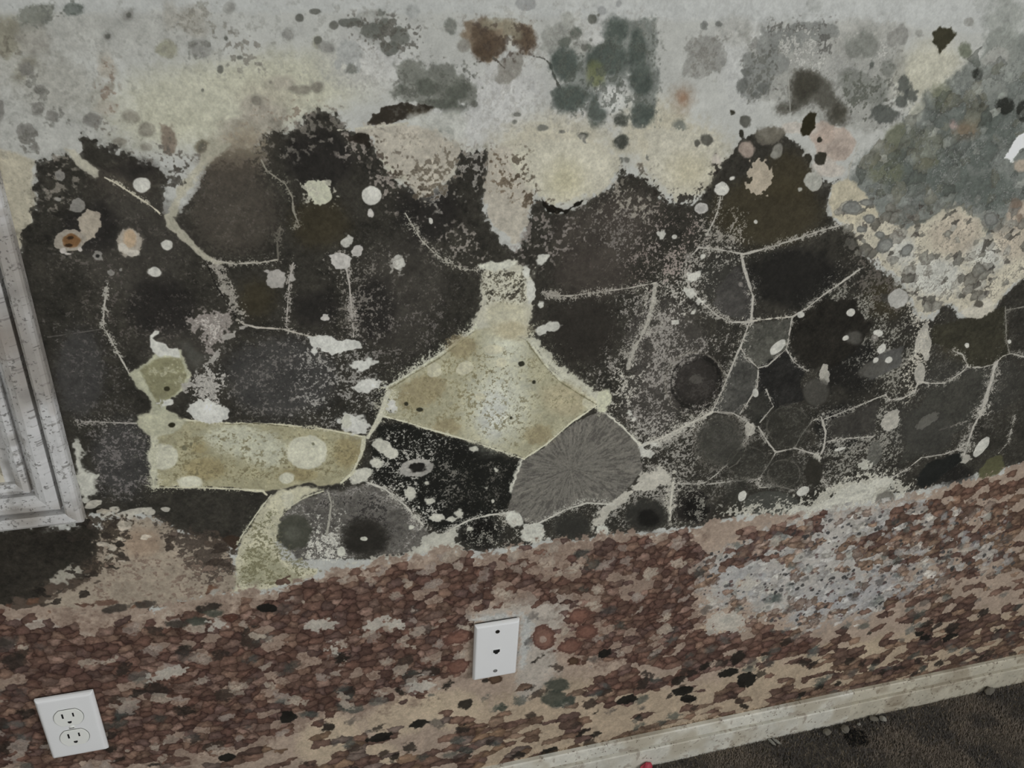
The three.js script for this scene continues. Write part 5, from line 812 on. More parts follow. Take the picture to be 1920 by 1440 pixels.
[2,[130,127,121],2.2,2.2,0.85,0.8,0.06,-170.5,997.2,3,2.5,1.13,0,[16,16,16],0,0],
[2,[24,23,21],1.1,1.1,0.9,0,0.06,-190,1012.4,2.6,2.2,-2.71,0,[16,16,16],0,0],
[2,[24,23,21],1,1,0.9,0,0.06,-212.8,1074.1,2.2,1.8,1.0,0,[16,16,16],0,0],
[0,[168,167,157],3.8,4.4,1,0.4,0.06,0,[-251.5,801.9,-247.1,790.8,-245.8,779.9,-250.6,771.7,-247.5,758.2,-233.2,750.4,-235.9,738,-245.2,724,-257.3,710.4,-261.1,745.1]],
[2,[164,160,149],1,1.3,0.95,0,0.06,-247.8,709,10.6,5.1,-2.88,0,[16,16,16],0,0],
[2,[164,160,149],1,1.3,0.95,0,0.06,-236.4,691.6,7.6,5.3,-2.93,0,[16,16,16],0,0],
[2,[164,160,149],1,1.3,0.95,0,0.06,-226.6,698.1,5.8,4.7,3.03,0,[16,16,16],0,0],
[2,[164,160,149],1,1.4,0.95,0,0.06,-189.7,688.6,7.1,4.8,2.99,0,[16,16,16],0,0],
[2,[164,160,149],1,1.4,0.95,0,0.06,-171.5,689.9,5.4,3.2,2.99,0,[16,16,16],0,0],
[2,[164,160,149],1,1.3,0.95,0,0.06,-257.5,687,7,5.1,1.36,0,[16,16,16],0,0],
[2,[164,160,149],1,1.4,0.95,0,0.06,-207.2,691.2,20.3,4.6,-3.0,0,[16,16,16],0,0],
[2,[164,160,149],1,1.4,0.95,0,0.06,-213.9,685.8,9.3,4.7,2.99,0,[16,16,16],0,0],
[2,[32,30,25],1,1,0.95,0,0.06,-245.5,699.3,5.6,2.8,-2.64,0,[16,16,16],0,0],
[0,[67,57,49],13.8,9.7,0.95,0.6,0.06,0,[-541.8,621.2,-354.2,618.1,-289.3,656,-237.8,683.9,-180.3,671,-98.3,624.1,-103.4,544.2,-233.6,524,-554.5,578.8]],
[0,[42,39,34],12.1,9.4,1,0.6,0.12,0,[-517.9,701.5,-266.4,685.9,-241.9,676.6,-252.4,633.3,-273.4,598.9,-313.1,593.5,-334.7,573.5,-375.9,571.3,-548.7,598.3]],
[0,[138,127,113],10.1,8.6,1,0.6,0.06,0,[-241.9,676.6,-219.3,689.1,-185.3,678.2,-164.4,653.6,-123.1,632.5,-99.7,611.3,-102.5,553.3,-134.4,536.3,-232.2,532.9,-304,547.8,-344.2,556.1,-314.7,585.2,-273.4,598.9]],
[2,[137,116,98],14.1,4.2,0.55,0.3,0.06,-205.8,642.1,24.8,24,1.62,0,[16,16,16],0,0],
[3,[54,48,41],0.75,16.6,1,2,[-263.8,699.7,-208.4,683.4,-237.7,613.8,-278.6,586.9,-292.8,606.8,-251,641.3]],
[3,[63,56,50],0.75,17.8,1,2,[-180.3,671,-97.4,632.6,-103.9,571.9,-138.2,560.1,-165.2,600.8]],
[3,[112,97,86],0.3,14.7,1,2,[-246.6,632.3,-106.5,608.1,-120.8,538.3,-304,547.8]],
[0,[138,133,122],4.9,6.3,1,0.5,0.06,0,[-323.5,599.7,-302.3,618.6,-277.7,624.3,-271.2,611.3,-288.6,597.4,-312.7,595.1]],
[6,[[46,41,36],[57,50,44],[38,34,30]],13,8,0.6,0.2,31,0.85,0.1,0,30,[-288.1,691.7,-210.7,687.7,-221.6,619.5,-250.7,572.7,-305.7,570.3,-343.3,560.3,-289.7,623.1]],
[6,[[63,55,48],[75,66,59],[54,47,41]],13,8,0.5,0.2,32,0.8,0.1,0,30,[-180.9,667,-94.2,632.1,-102,557.8,-152.6,549.2,-177.6,603]],
[6,[[149,142,129],[160,152,139]],14,7,0.4,0.1,33,0.85,0.1,0,30,[-251.3,705.6,-176.8,694.7,-183.8,646.8,-236.3,622,-246.8,665.2]],
[6,[[88,66,53],[101,78,64],[73,55,46]],18,11,0.4,0.4,34,0.85,0.2,0,30,[-548.7,598.3,-315.5,581,-226.6,568.1,-119.8,547.4,-116.3,518.5,-235,515,-558,567]],
[0,[53,43,35],1.5,1.5,1,0,0.06,0,[-111.3,634.9,-100,639,-89.6,633,-91.9,623.1,-99.7,611.3,-105.1,620.9]],
[0,[169,165,144],3.8,3,1,0.4,0.06,0,[-102,557.8,-103.6,598.7,-89.6,633,-76.2,650.6,-49.6,694.1,-32.7,703.2,-0.1,703.7,16.4,693.2,-8.1,683.3,-28.9,668.7,-43.9,645.5,-47.4,620,-41.6,592.4,-27.8,576.3,5,568.6,4.1,553.8,-24.5,546,-66.6,539,-113.5,544.3]],
[0,[139,136,113],9.3,4.7,0.8,0.6,0.06,0,[-92.8,614.5,-59.6,617.7,-39.3,578.4,-17.1,551.2,-65.9,546.3,-101.5,562.3]],
[3,[93,91,68],0.34,10.7,0.8,1,[-74.2,671.3,-40.8,683,-45.7,624.1,4.5,561.2,-66.3,541.7,-105.3,558.4]],
[3,[114,110,86],0.25,10.8,0.6,2,[-75.8,654.7,-45,632.7,-2.4,562.5,-66.3,541.7,-105.3,558.4]],
[1,[180,178,157],0.9,1.5,0.5,1,0.9,[-47.7,693.9,-64.5,671.5,-87.2,637.8,-95.1,623.6]],
[2,[173,170,152],2.2,2.9,1,0.3,0.06,-27.3,689.3,9.9,7.8,1.6,0,[16,16,16],0,0],
[2,[173,170,152],2.2,2.9,1,0.3,0.06,-28.3,677,8.3,6.5,1.6,0,[16,16,16],0,0],
[2,[144,141,133],4.7,3.9,1,0.5,0.06,-120.8,538.3,16,7.3,2.93,0,[16,16,16],0,0],
[2,[144,141,133],4.7,3.9,1,0.5,0.06,-130.1,544.8,9.5,8.8,2.29,0,[16,16,16],0,0],
[0,[139,124,111],8.2,11,1,0.7,0.06,0,[-548.7,598.3,-375.9,571.3,-335.4,570.1,-302.3,556.4,-230.8,541.8,-133.3,545.4,-113.1,547.9,-66.3,542.6,-24.4,547.8,4.4,559.4,33,563.6,76.2,565.3,135.2,566.3,172.7,578.9,195.9,560.7,227.3,550.4,266.8,553.5,314.9,557.1,381.6,552.1,415,556.6,476.5,548.7,576.2,543.1,601.7,554.6,657.7,555.4,757,544.6,858.7,542.3,961.7,549.2,1044.1,561.8,1117.6,574,1192.3,584.3,1360.5,585.8,1727.2,-120.2,569.2,-116.8,-920,-645.2]],
[0,[150,147,142],34.4,18.3,0.9,0.4,0.06,0,[568.7,480.7,668.1,507.1,777.1,543.7,876.9,550.5,963.6,543.4,982.7,455.5,952.7,376.8,1039.5,322.7,982.7,282.1,889.4,288.5,824.2,282.9,726.1,335.1,625.5,379.6]],
[6,[[150,148,144],[130,128,125],[163,161,155],[138,135,128],[147,145,142]],15,11,0.75,0.35,25,0.7,0.15,0,30,[568.7,480.7,668.1,507.1,778.6,538.1,878.6,544.8,986.4,540.2,1216.9,477.8,1242.3,362.4,1044.2,308.8,987.2,267.9,893.3,274.6,827.7,269.2,729,322.1,627.8,367.3]],
[0,[147,145,143],43.1,17.2,0.7,0.3,0.06,0,[580.4,467.7,695.9,469.5,730.5,406.2,643.7,387.7,580.7,411.6]],
[0,[143,142,143],48.6,19.4,0.7,0.3,0.06,0,[802.2,368.7,909.5,372.6,1016.4,389.8,1014.5,327.5,891.3,281.6,796.1,308]],
[0,[151,136,116],37.7,20.1,0.75,0.3,0.06,0,[202.8,236.4,308.9,258.2,420.6,255.1,629.5,190.1,784.8,219.5,954.8,221.3,1516.9,230.1,1650.3,-32,889.5,28.8,245,36.7]],
[0,[152,145,136],15.9,8,0.9,0.3,0.06,0,[230.8,448,364.3,464.3,386.2,416.4,356.1,354.7,371.5,279.6,311.3,220,289.2,287.6,299.2,417.7,223.4,422.7,182.4,436.7]],
[0,[163,164,161],9.8,5.9,0.85,0.3,0.06,0,[205.3,426.6,214.9,435.3,302.8,427.9,317.7,397.2,310.4,306.5,299.5,294.7,297.8,412.5,219.5,416]],
[2,[156,148,136],4.5,4.5,0.8,0.5,0.06,-306.4,502.4,36.6,16.4,2.91,0,[16,16,16],0,0],
[2,[156,148,136],4.3,4.3,0.8,0.5,0.06,-364.7,529.1,17.4,12.4,2.92,0,[16,16,16],0,0],
[2,[156,148,136],4.3,4.3,0.8,0.5,0.06,-348.6,534.6,29.2,15.9,2.93,0,[16,16,16],0,0],
[2,[162,158,149],3.6,3.6,0.9,0.5,0.06,-342.9,533.4,29.8,12.2,2.7,0,[16,16,16],0,0],
[2,[168,153,131],19.8,7.9,0.7,0.3,0.06,0.2,218.9,62.1,55.5,1.7,0,[16,16,16],0,0],
[2,[168,153,131],20.3,8.1,0.7,0.3,0.06,116.8,247.4,65.5,50.1,-2.85,0,[16,16,16],0,0],
[2,[168,153,131],20.8,8.3,0.7,0.3,0.06,194,238.7,59.3,44,2.38,0,[16,16,16],0,0],
[2,[168,153,131],20.9,8.4,0.7,0.3,0.06,64.3,161.9,54.7,36,2.62,0,[16,16,16],0,0],
[2,[168,153,131],24.7,9.9,0.7,0.3,0.06,751.7,220.6,50.1,26.9,2.68,0,[16,16,16],0,0],
[2,[168,153,131],23,9.2,0.7,0.3,0.06,639.7,304,45.2,23.4,2.75,0,[16,16,16],0,0],
[2,[168,153,131],26.8,10.7,0.7,0.3,0.06,968.1,176.8,65.5,32.8,-3.03,0,[16,16,16],0,0],
[0,[112,95,84],23.7,21.9,0.5,0.5,0.06,0,[-552.2,586.7,-304,547.8,-233.6,524,-114.8,532.4,4,552,120.2,559.4,196,555.8,275.1,547.1,415.9,548.4,567.7,539.2,605.6,485.1,605,383.7,645.4,327.4,564.7,270.9,448.6,260.8,368.3,316.7,367.2,431.2,230.8,448,201,321.1,150.7,274.6,19.1,274,-93.7,234.4,-222.8,225.6,-622.6,350.7]],
[6,[[79,59,51],[88,68,59],[71,53,47],[96,77,66],[82,63,55],[103,84,75],[78,62,57]],17,13,0.95,0.85,3,0.9,0.2,0,30,[-552.2,586.7,-304,547.8,-233.6,524,-114.8,532.4,4,552,120.2,559.4,196,555.8,275.1,547.1,415.9,548.4,567.7,539.2,605.6,485.1,605,383.7,645.4,327.4,564.7,270.9,448.6,260.8,368.3,316.7,367.2,431.2,230.8,448,201,321.1,150.7,274.6,19.1,274,-93.7,234.4,-222.8,225.6,-622.6,350.7]],
[6,[[79,59,51],[88,68,59],[71,53,47],[96,77,66],[82,63,55],[103,84,75],[78,62,57]],18,13,0.75,0.7,4,0.9,0.2,0,30,[584.7,546.9,677.8,550.2,737.6,543.2,819.1,537.4,810.5,494.9,719.3,454.2,614.2,439.3]],
[6,[[91,70,59],[81,61,52],[104,83,69],[74,58,49]],20,14,0.9,0.7,5,0.9,0.2,0,30,[945,535.1,1045.9,557.2,1196.5,574.9,1334.3,589,1426.1,408.6,1205.9,418.9,1071.5,429,983.6,419.9,913.4,466.9]],
[6,[[110,92,78],[119,105,95],[106,89,78]],18,13,0.3,0.7,6,0.9,0.3,0,30,[578.4,479,762.2,524.5,965.6,537.7,1228.2,452,1288.2,314.9,1053.9,280.7,829.5,262.3,630.1,354.9]],
[6,[[79,61,53],[89,71,62],[101,83,69],[71,55,49]],26,15,0.5,0.75,7,0.9,0.2,0.05,30,[835.4,479.7,1405.2,449.5,1631,5.9,1139.5,31.4,883.2,53.2,699.2,265.4,893.3,274.6,1034.8,336.4]],
[6,[[79,59,51],[88,68,59],[71,53,47],[96,77,66],[82,63,55],[103,84,75],[78,62,57]],22,15,0.85,0.7,8,0.9,0.2,0,30,[595.5,325.9,707.1,326.7,849.4,271,917.5,229.6,825.5,189.7,712.1,203.3,608.8,188.6,460,160.4,395.2,223.5,475.2,279.4]],
[6,[[82,65,57],[93,75,63],[72,57,52],[104,87,74]],32,15,0.42,0.75,9,0.9,0.2,0.05,30,[308.9,258.2,520.9,230.3,844,205.7,1525,214.1,1650.3,-32,889.5,28.8,341.4,49.1,206.5,63.4,220.5,231.6]],
[6,[[90,71,61],[102,83,67],[75,59,52],[87,76,70]],28,15,0.55,0.7,10,0.9,0.2,0,30,[-619.8,360.1,-242.1,243.5,-77.6,241.7,33.5,233.9,202.8,236.4,292.6,224.9,339.4,78.1,245.5,22.1,-190.2,60.8,-658,232.1]],
[4,[[42,37,33],[32,29,25],[54,46,40]],0.05,8,16,0.2,0.85,4,5,39,2.0,12,0.4,[-555.7,574.9,-136,522.6,199.5,389.6,418,280.6,833.1,248.4,1432.4,260.5,1554.5,7.8,887.4,37,340.4,63.6,-181.2,137.3,-639.9,292.7]],
[4,[[60,66,62],[77,83,80],[67,64,61]],0.05,8,15,0.1,0.6,6,5,40,2.0,12,0.5,[-551,590.5,-115.3,527.8,196.4,536.3,570.6,523.1,973.7,514.2,1311.2,511.5,1554.5,7.8,647.5,88.2,-178.3,161.9,-639.9,292.7]],
[4,[[149,138,126],[158,147,133],[138,127,118]],0.08,6,14,0.05,0.8,2,6,41,2.0,12,0.45,[-552.2,586.7,-304,547.8,-233.6,524,-114.8,532.4,4,552,120.2,559.4,196,555.8,275.1,547.1,415.9,548.4,567.7,539.2,605.6,485.1,605,383.7,645.4,327.4,564.7,270.9,448.6,260.8,368.3,316.7,367.2,431.2,230.8,448,201,321.1,150.7,274.6,19.1,274,-93.7,234.4,-222.8,225.6,-622.6,350.7]],
[4,[[72,71,70],[57,56,55],[90,75,72]],0.1,1.5,4.5,0.2,0.85,1,1.5,42,2.0,12,0.75,[568.7,480.7,762.2,524.5,965.6,537.7,1200.5,515.4,1275.7,343.5,1049.1,294.8,826,276.1,627.8,367.3]],
[4,[[165,164,159],[170,167,157],[151,152,152]],0.12,4,12,0.1,0.6,3,5,43,2.0,12,0.75,[607.7,473.8,819.1,537.4,965.6,537.7,1200.5,515.4,1275.7,343.5,1049.1,294.8,826,276.1,627.8,367.3]],
[4,[[110,92,80],[119,105,95],[101,84,74]],0.06,7,14,0.6,0.65,2,5,44,2.0,12,0.75,[568.7,480.7,762.2,524.5,965.6,537.7,1200.5,515.4,1275.7,343.5,1049.1,294.8,826,276.1,627.8,367.3]],
[3,[76,59,50],0.22,18.2,0.45,2,[-552.2,586.7,-304,547.8,-233.6,524,-114.8,532.4,4,552,120.2,559.4,196,555.8,275.1,547.1,415.9,548.4,567.7,539.2,605.6,485.1,605,383.7,645.4,327.4,564.7,270.9,448.6,260.8,368.3,316.7,367.2,431.2,230.8,448,201,321.1,150.7,274.6,19.1,274,-93.7,234.4,-222.8,225.6,-622.6,350.7]],
[2,[105,76,65],2,4.1,0.9,0,0.06,337.6,363.5,27.1,18.5,1.95,0.6,[62,44,39],3,0],
[2,[105,76,65],2.1,4.2,0.9,0,0.06,383.1,334.6,21.4,16,3.05,0.6,[62,44,39],3.1,0],
[2,[105,76,65],2.1,4.3,0.9,0,0.06,392.8,298.9,13.4,8.9,2.59,0.6,[62,44,39],3.2,0],
[2,[105,76,65],1.9,3.8,0.9,0,0.06,199.4,395.2,22.5,14.8,-3.06,0.6,[62,44,39],2.9,0],
[2,[105,76,65],2,4,0.9,0,0.06,200.8,332.8,19.8,14.3,-3.1,0.6,[62,44,39],3,0],
[2,[105,76,65],2,4.1,0.9,0,0.06,392.4,398.3,22,16.8,2.8,0.6,[62,44,39],3,0],
[2,[105,76,65],2.1,4.2,0.9,0,0.06,409.8,360.3,20.8,16,2.73,0.6,[62,44,39],3.1,0],
[2,[146,128,116],2,2,0.95,0,0.06,336,361.5,7.7,5.6,2.14,0,[16,16,16],0,0],
[2,[74,58,45],2.1,2.1,0.9,0,0.06,260.7,291,12.2,10.2,2.44,0.5,[45,34,26],2.1,0],
[2,[74,58,45],2.1,2.1,0.9,0,0.06,392.8,298.9,10.4,7.8,2.47,0.5,[45,34,26],2.1,0],
[2,[24,23,20],1.9,2.8,0.92,0.3,0.06,-58.3,289.4,13.7,12.6,2.86,0,[16,16,16],0,0],
[2,[24,23,20],1.9,2.8,0.92,0.3,0.06,-151.8,227.7,11.9,9.5,3.08,0,[16,16,16],0,0],
[2,[24,23,20],2.1,3.1,0.92,0.3,0.06,137.9,220.5,15.2,10.2,3.08,0,[16,16,16],0,0],
[2,[24,23,20],2,3.1,0.92,0.3,0.06,74,206.2,21.4,10.2,-3.14,0,[16,16,16],0,0],
[2,[24,23,20],2.5,3.8,0.92,0.3,0.06,741.2,169,23.5,17.2,2.3,0,[16,16,16],0,0],
[2,[24,23,20],2.5,3.7,0.92,0.3,0.06,697.1,197.6,20.7,10.3,-3.14,0,[16,16,16],0,0],
[2,[24,23,20],2.4,3.6,0.92,0.3,0.06,368.4,83.4,20.6,12.1,-2.96,0,[16,16,16],0,0],
[2,[24,23,20],2.2,3.3,0.92,0.3,0.06,448.4,304.1,12.6,10.5,3.12,0,[16,16,16],0,0],
[2,[24,23,20],2.4,3.7,0.92,0.3,0.06,611.2,174.6,22.8,11.4,3.06,0,[16,16,16],0,0],
[2,[24,23,20],2.4,3.5,0.92,0.3,0.06,502.7,179.9,19.5,11.4,3.13,0,[16,16,16],0,0],
[2,[24,23,20],2.5,3.7,0.92,0.3,0.06,625.9,150.3,16.9,8.9,2.69,0,[16,16,16],0,0],
[2,[24,23,20],1.6,2.4,0.92,0.3,0.06,-69.3,509,14,7.5,2.89,0,[16,16,16],0,0],
[2,[24,23,20],2.8,4.2,0.92,0.3,0.06,1128.8,189.5,14.3,8.9,2.85,0,[16,16,16],0,0],
[2,[24,23,20],2.8,4.3,0.92,0.3,0.06,1190.9,175.8,19.8,9.1,-2.86,0,[16,16,16],0,0],
[2,[24,23,20],2.7,4.1,0.92,0.3,0.06,1111.4,203.2,14.6,6.4,2.75,0,[16,16,16],0,0],
[2,[57,60,53],6.6,4.4,0.85,0.3,0.06,369.4,249.1,22.6,14,2.65,0,[16,16,16],0,0],
[2,[57,60,53],6.7,4.4,0.85,0.3,0.06,367.3,218,27.7,18.5,2.53,0,[16,16,16],0,0],
[2,[57,60,53],6.5,4.3,0.85,0.3,0.06,276.6,219.1,13.8,8.3,2.68,0,[16,16,16],0,0],
[2,[57,60,53],6.8,4.5,0.85,0.3,0.06,396.6,207.7,11.3,7.8,2.39,0,[16,16,16],0,0],
[2,[57,60,53],4.7,3.2,0.85,0.3,0.06,-137.1,513.3,13.4,7.4,2.9,0,[16,16,16],0,0],
[2,[57,60,53],4.7,3.2,0.85,0.3,0.06,-158.4,503.4,14.6,8.4,2.89,0,[16,16,16],0,0],
[2,[164,159,149],3.4,10.3,0.85,0.3,0.06,-1.2,465.2,18.8,10.1,-3.13,0,[16,16,16],0,0],
[2,[164,159,149],3.5,10.6,0.85,0.3,0.06,14.7,417.2,12.6,10,2.58,0,[16,16,16],0,0],
[2,[164,159,149],3.5,10.6,0.85,0.3,0.06,72.8,449.4,19.7,9.3,-2.72,0,[16,16,16],0,0],
[2,[164,159,149],3.6,10.8,0.85,0.3,0.06,107.3,442.1,11.8,9.6,2.39,0,[16,16,16],0,0],
[2,[164,159,149],4,11.9,0.85,0.3,0.06,150.7,304.4,19.6,16.8,3.1,0,[16,16,16],0,0],
[2,[164,159,149],3.2,9.6,0.85,0.3,0.06,-132.7,493.2,13.4,9.6,-3.07,0,[16,16,16],0,0],
[2,[164,159,149],3.3,9.8,0.85,0.3,0.06,-203.4,417.6,22.9,9,-3.06,0,[16,16,16],0,0],
[2,[164,159,149],4.6,13.7,0.85,0.3,0.06,665.4,329.3,44,26.1,2.79,0,[16,16,16],0,0],
[2,[164,159,149],4.4,13.3,0.85,0.3,0.06,694.8,407.1,26.2,11.2,2.86,0,[16,16,16],0,0],
[2,[164,159,149],4.4,13.2,0.85,0.3,0.06,624.3,385.7,11.9,8,2.42,0,[16,16,16],0,0],
[2,[69,44,35],2.4,3.2,0.6,0,0.06,-118.3,499.8,10.9,7.5,2.84,0,[16,16,16],0,0],
[2,[69,44,35],2.2,2.9,0.6,0,0.06,-259.5,556.7,12.2,5.3,2.94,0,[16,16,16],0,0],
[2,[54,49,44],3.7,3,0.85,0.4,0.06,-249,545.5,17.4,7.1,-3.07,0,[16,16,16],0,0],
[2,[54,49,44],3.8,3,0.85,0.4,0.06,-214.5,544.9,13.8,6.3,3.07,0,[16,16,16],0,0],
[2,[54,49,44],3.9,3.1,0.85,0.4,0.06,-184.8,504.2,17,6.5,2.92,0,[16,16,16],0,0],
[2,[54,49,44],3.6,2.9,0.85,0.4,0.06,-383.7,515.1,8.1,6.2,2.91,0,[16,16,16],0,0],
[1,[71,58,43],3,7.5,0.5,0.85,3.8,[300.7,75.9,339.4,78.1,438.8,77.9,595.1,78.4,738.2,77.7,900.1,80]],
[1,[95,83,69],2.3,8.8,0.35,0.6,4.4,[900.1,80,1123.4,78.4,1419.5,76.2]],
[2,[76,80,56],4.1,4.1,0.8,0.4,0.06,856.1,66.4,14.1,6.4,3.03,0,[16,16,16],0,0],
[2,[76,80,56],4.2,4.2,0.8,0.4,0.06,882.4,56.4,13.6,4.5,1.9,0,[16,16,16],0,0],
[3,[37,34,30],0.5,9.4,1,2,[374.2,1090.8,422.5,1084.1,447,1061.5,494.1,1076.8,499.3,1105.3,513.8,1086.2,497.7,1057.3,449.6,1045.1,415,1065.2,375.7,1078.4]],
[3,[72,64,54],0.35,9.9,0.9,2,[259.4,1118.2,278.7,1064.4,311.9,1054.5,293,1045.5,260,1058.6,226.4,1106.7]],
[3,[64,57,49],0.3,11.5,0.9,2,[93,1134.8,126,1096,167.1,1066.4,149.3,1057.8,117.2,1081.8,86.8,1113]],
[3,[165,159,145],0.35,11.8,0.5,2,[334.9,1088.1,374.6,1087.7,433.9,1055.2,409.6,1029.7,351.4,1056.8]],
[3,[94,95,89],0.5,6,0.8,2,[-214.9,1241.7,-180.6,1244.8,-182.4,1230.9,-200.3,1220.7,-214.6,1223.3]],
[3,[79,83,77],0.45,4.3,0.8,2,[-178.1,1246.6,-158.7,1247.4,-161,1234.3,-172.4,1231.3,-180.3,1235.3]],
[3,[115,112,103],0.4,7.3,0.6,2,[-81,1247.2,-50.5,1251.5,-48.1,1231.3,-68.4,1219.2,-81.6,1225.6,-92.2,1232]],
[3,[101,101,95],0.4,6.6,0.7,2,[-77.8,1218.9,-54,1221,-53.7,1203.3,-75.5,1200.3]],
[3,[104,100,92],0.35,8.6,0.7,2,[-53.4,1226.6,-5.2,1228.2,-8.2,1194.8,-42.7,1194]],
[3,[96,92,81],0.4,6.9,0.7,2,[-231.5,1222.7,-218.1,1216.6,-221.9,1198.9,-237.4,1196.2]],
[3,[91,90,84],0.5,5.4,0.6,2,[-224.1,1198.8,-207.4,1185.7,-197.5,1157.9,-190.7,1146,-209.8,1141,-218.7,1162.3,-223.6,1180.8]],
[3,[93,91,85],0.5,5.6,0.8,2,[-236.5,1140.9,-217.5,1136.1,-219.7,1114,-235.5,1114.1]],
[3,[75,73,67],0.45,7.1,0.8,2,[65.4,1242.4,138.3,1247.5,149,1218.6,116.6,1212.7,85.1,1221.6]],
[3,[75,76,70],0.35,8.6,0.7,2,[116.4,1202.7,204.9,1204.9,200.5,1162.6,115.7,1161.6]],
[3,[64,68,62],0.35,10.5,0.6,2,[285.1,1222.6,401.9,1241.9,413.9,1141.8,296.7,1155.3]],
[3,[54,44,37],0.4,7.5,0.6,2,[192.4,1244.7,262.9,1244.8,262.3,1211.5,204.8,1207.4]],
[3,[110,93,80],0.35,7.4,0.6,2,[-158.3,1200.5,-142.5,1200.9,-148.1,1153.6,-162.4,1151.1]],
[3,[85,85,79],0.45,8.8,0.7,2,[509.9,1223.6,553.6,1227.6,566,1175.8,523.7,1175.2]],
[3,[109,107,101],0.5,8.4,0.7,2,[440.9,1237.9,483.2,1239.3,484.2,1200.5,444.8,1196.8]]
];

function inside(p, x, y) { let c = false; for (let i = 0, j = p.length - 2; i < p.length; j = i, i += 2) if ((p[i + 1] > y) !== (p[j + 1] > y) && x < ((p[j] - p[i]) * (y - p[i + 1])) / (p[j + 1] - p[i + 1]) + p[i]) c = !c; return c; }
function distance(p, x, y, closed) {
  let m = 1e9;
  for (let i = closed ? 0 : 2, j = closed ? p.length - 2 : 0; i < p.length; j = i, i += 2) {
    const ax = p[j], ay = p[j + 1], ex = p[i] - ax, ey = p[i + 1] - ay, t = clamp(((x - ax) * ex + (y - ay) * ey) / (ex * ex + ey * ey + 1e-9), 0, 1), dx = x - ax - ex * t, dy = y - ay - ey * t, q = dx * dx + dy * dy;
    if (q < m) m = q;
  }
  return Math.sqrt(m);
}
const bounds = (p) => { let a = 1e9, b = 1e9, c = -1e9, d = -1e9; for (let i = 0; i < p.length; i += 2) { a = Math.min(a, p[i]); c = Math.max(c, p[i]); b = Math.min(b, p[i + 1]); d = Math.max(d, p[i + 1]); } return [a, b, c, d]; };
// scattered colonies are drawn once, for both halves of the wall
for (const q of MOULD) if (q[0] === 4) {
  const [, pal, cov, r0, r1, , , , , sd, , , asp, pts] = q, b = bounds(pts); seed = sd * 7919;
  let area = 0; for (let i = 0, j = pts.length - 2; i < pts.length; j = i, i += 2) area += (pts[j] * pts[i + 1] - pts[i] * pts[j + 1]) / 2;
  const rm = (r0 + r1) / 2, n = Math.round((cov * Math.abs(area)) / (Math.PI * rm * rm * asp)); q.list = [];
  for (let k = 0, guard = 0; k < n && guard < n * 20; guard++) {
    const x = b[0] + rnd() * (b[2] - b[0]), y = b[1] + rnd() * (b[3] - b[1]); if (!inside(pts, x, y)) continue; k++;
    const r = r0 + (r1 - r0) * Math.pow(rnd(), 1.4); q.list.push([x, y, r, r * (asp + (1 - asp) * rnd()), (rnd() - 0.5) * 1.6, hex(pal[Math.floor(rnd() * pal.length)]), 0.75 + 0.45 * rnd()]);
  }
}
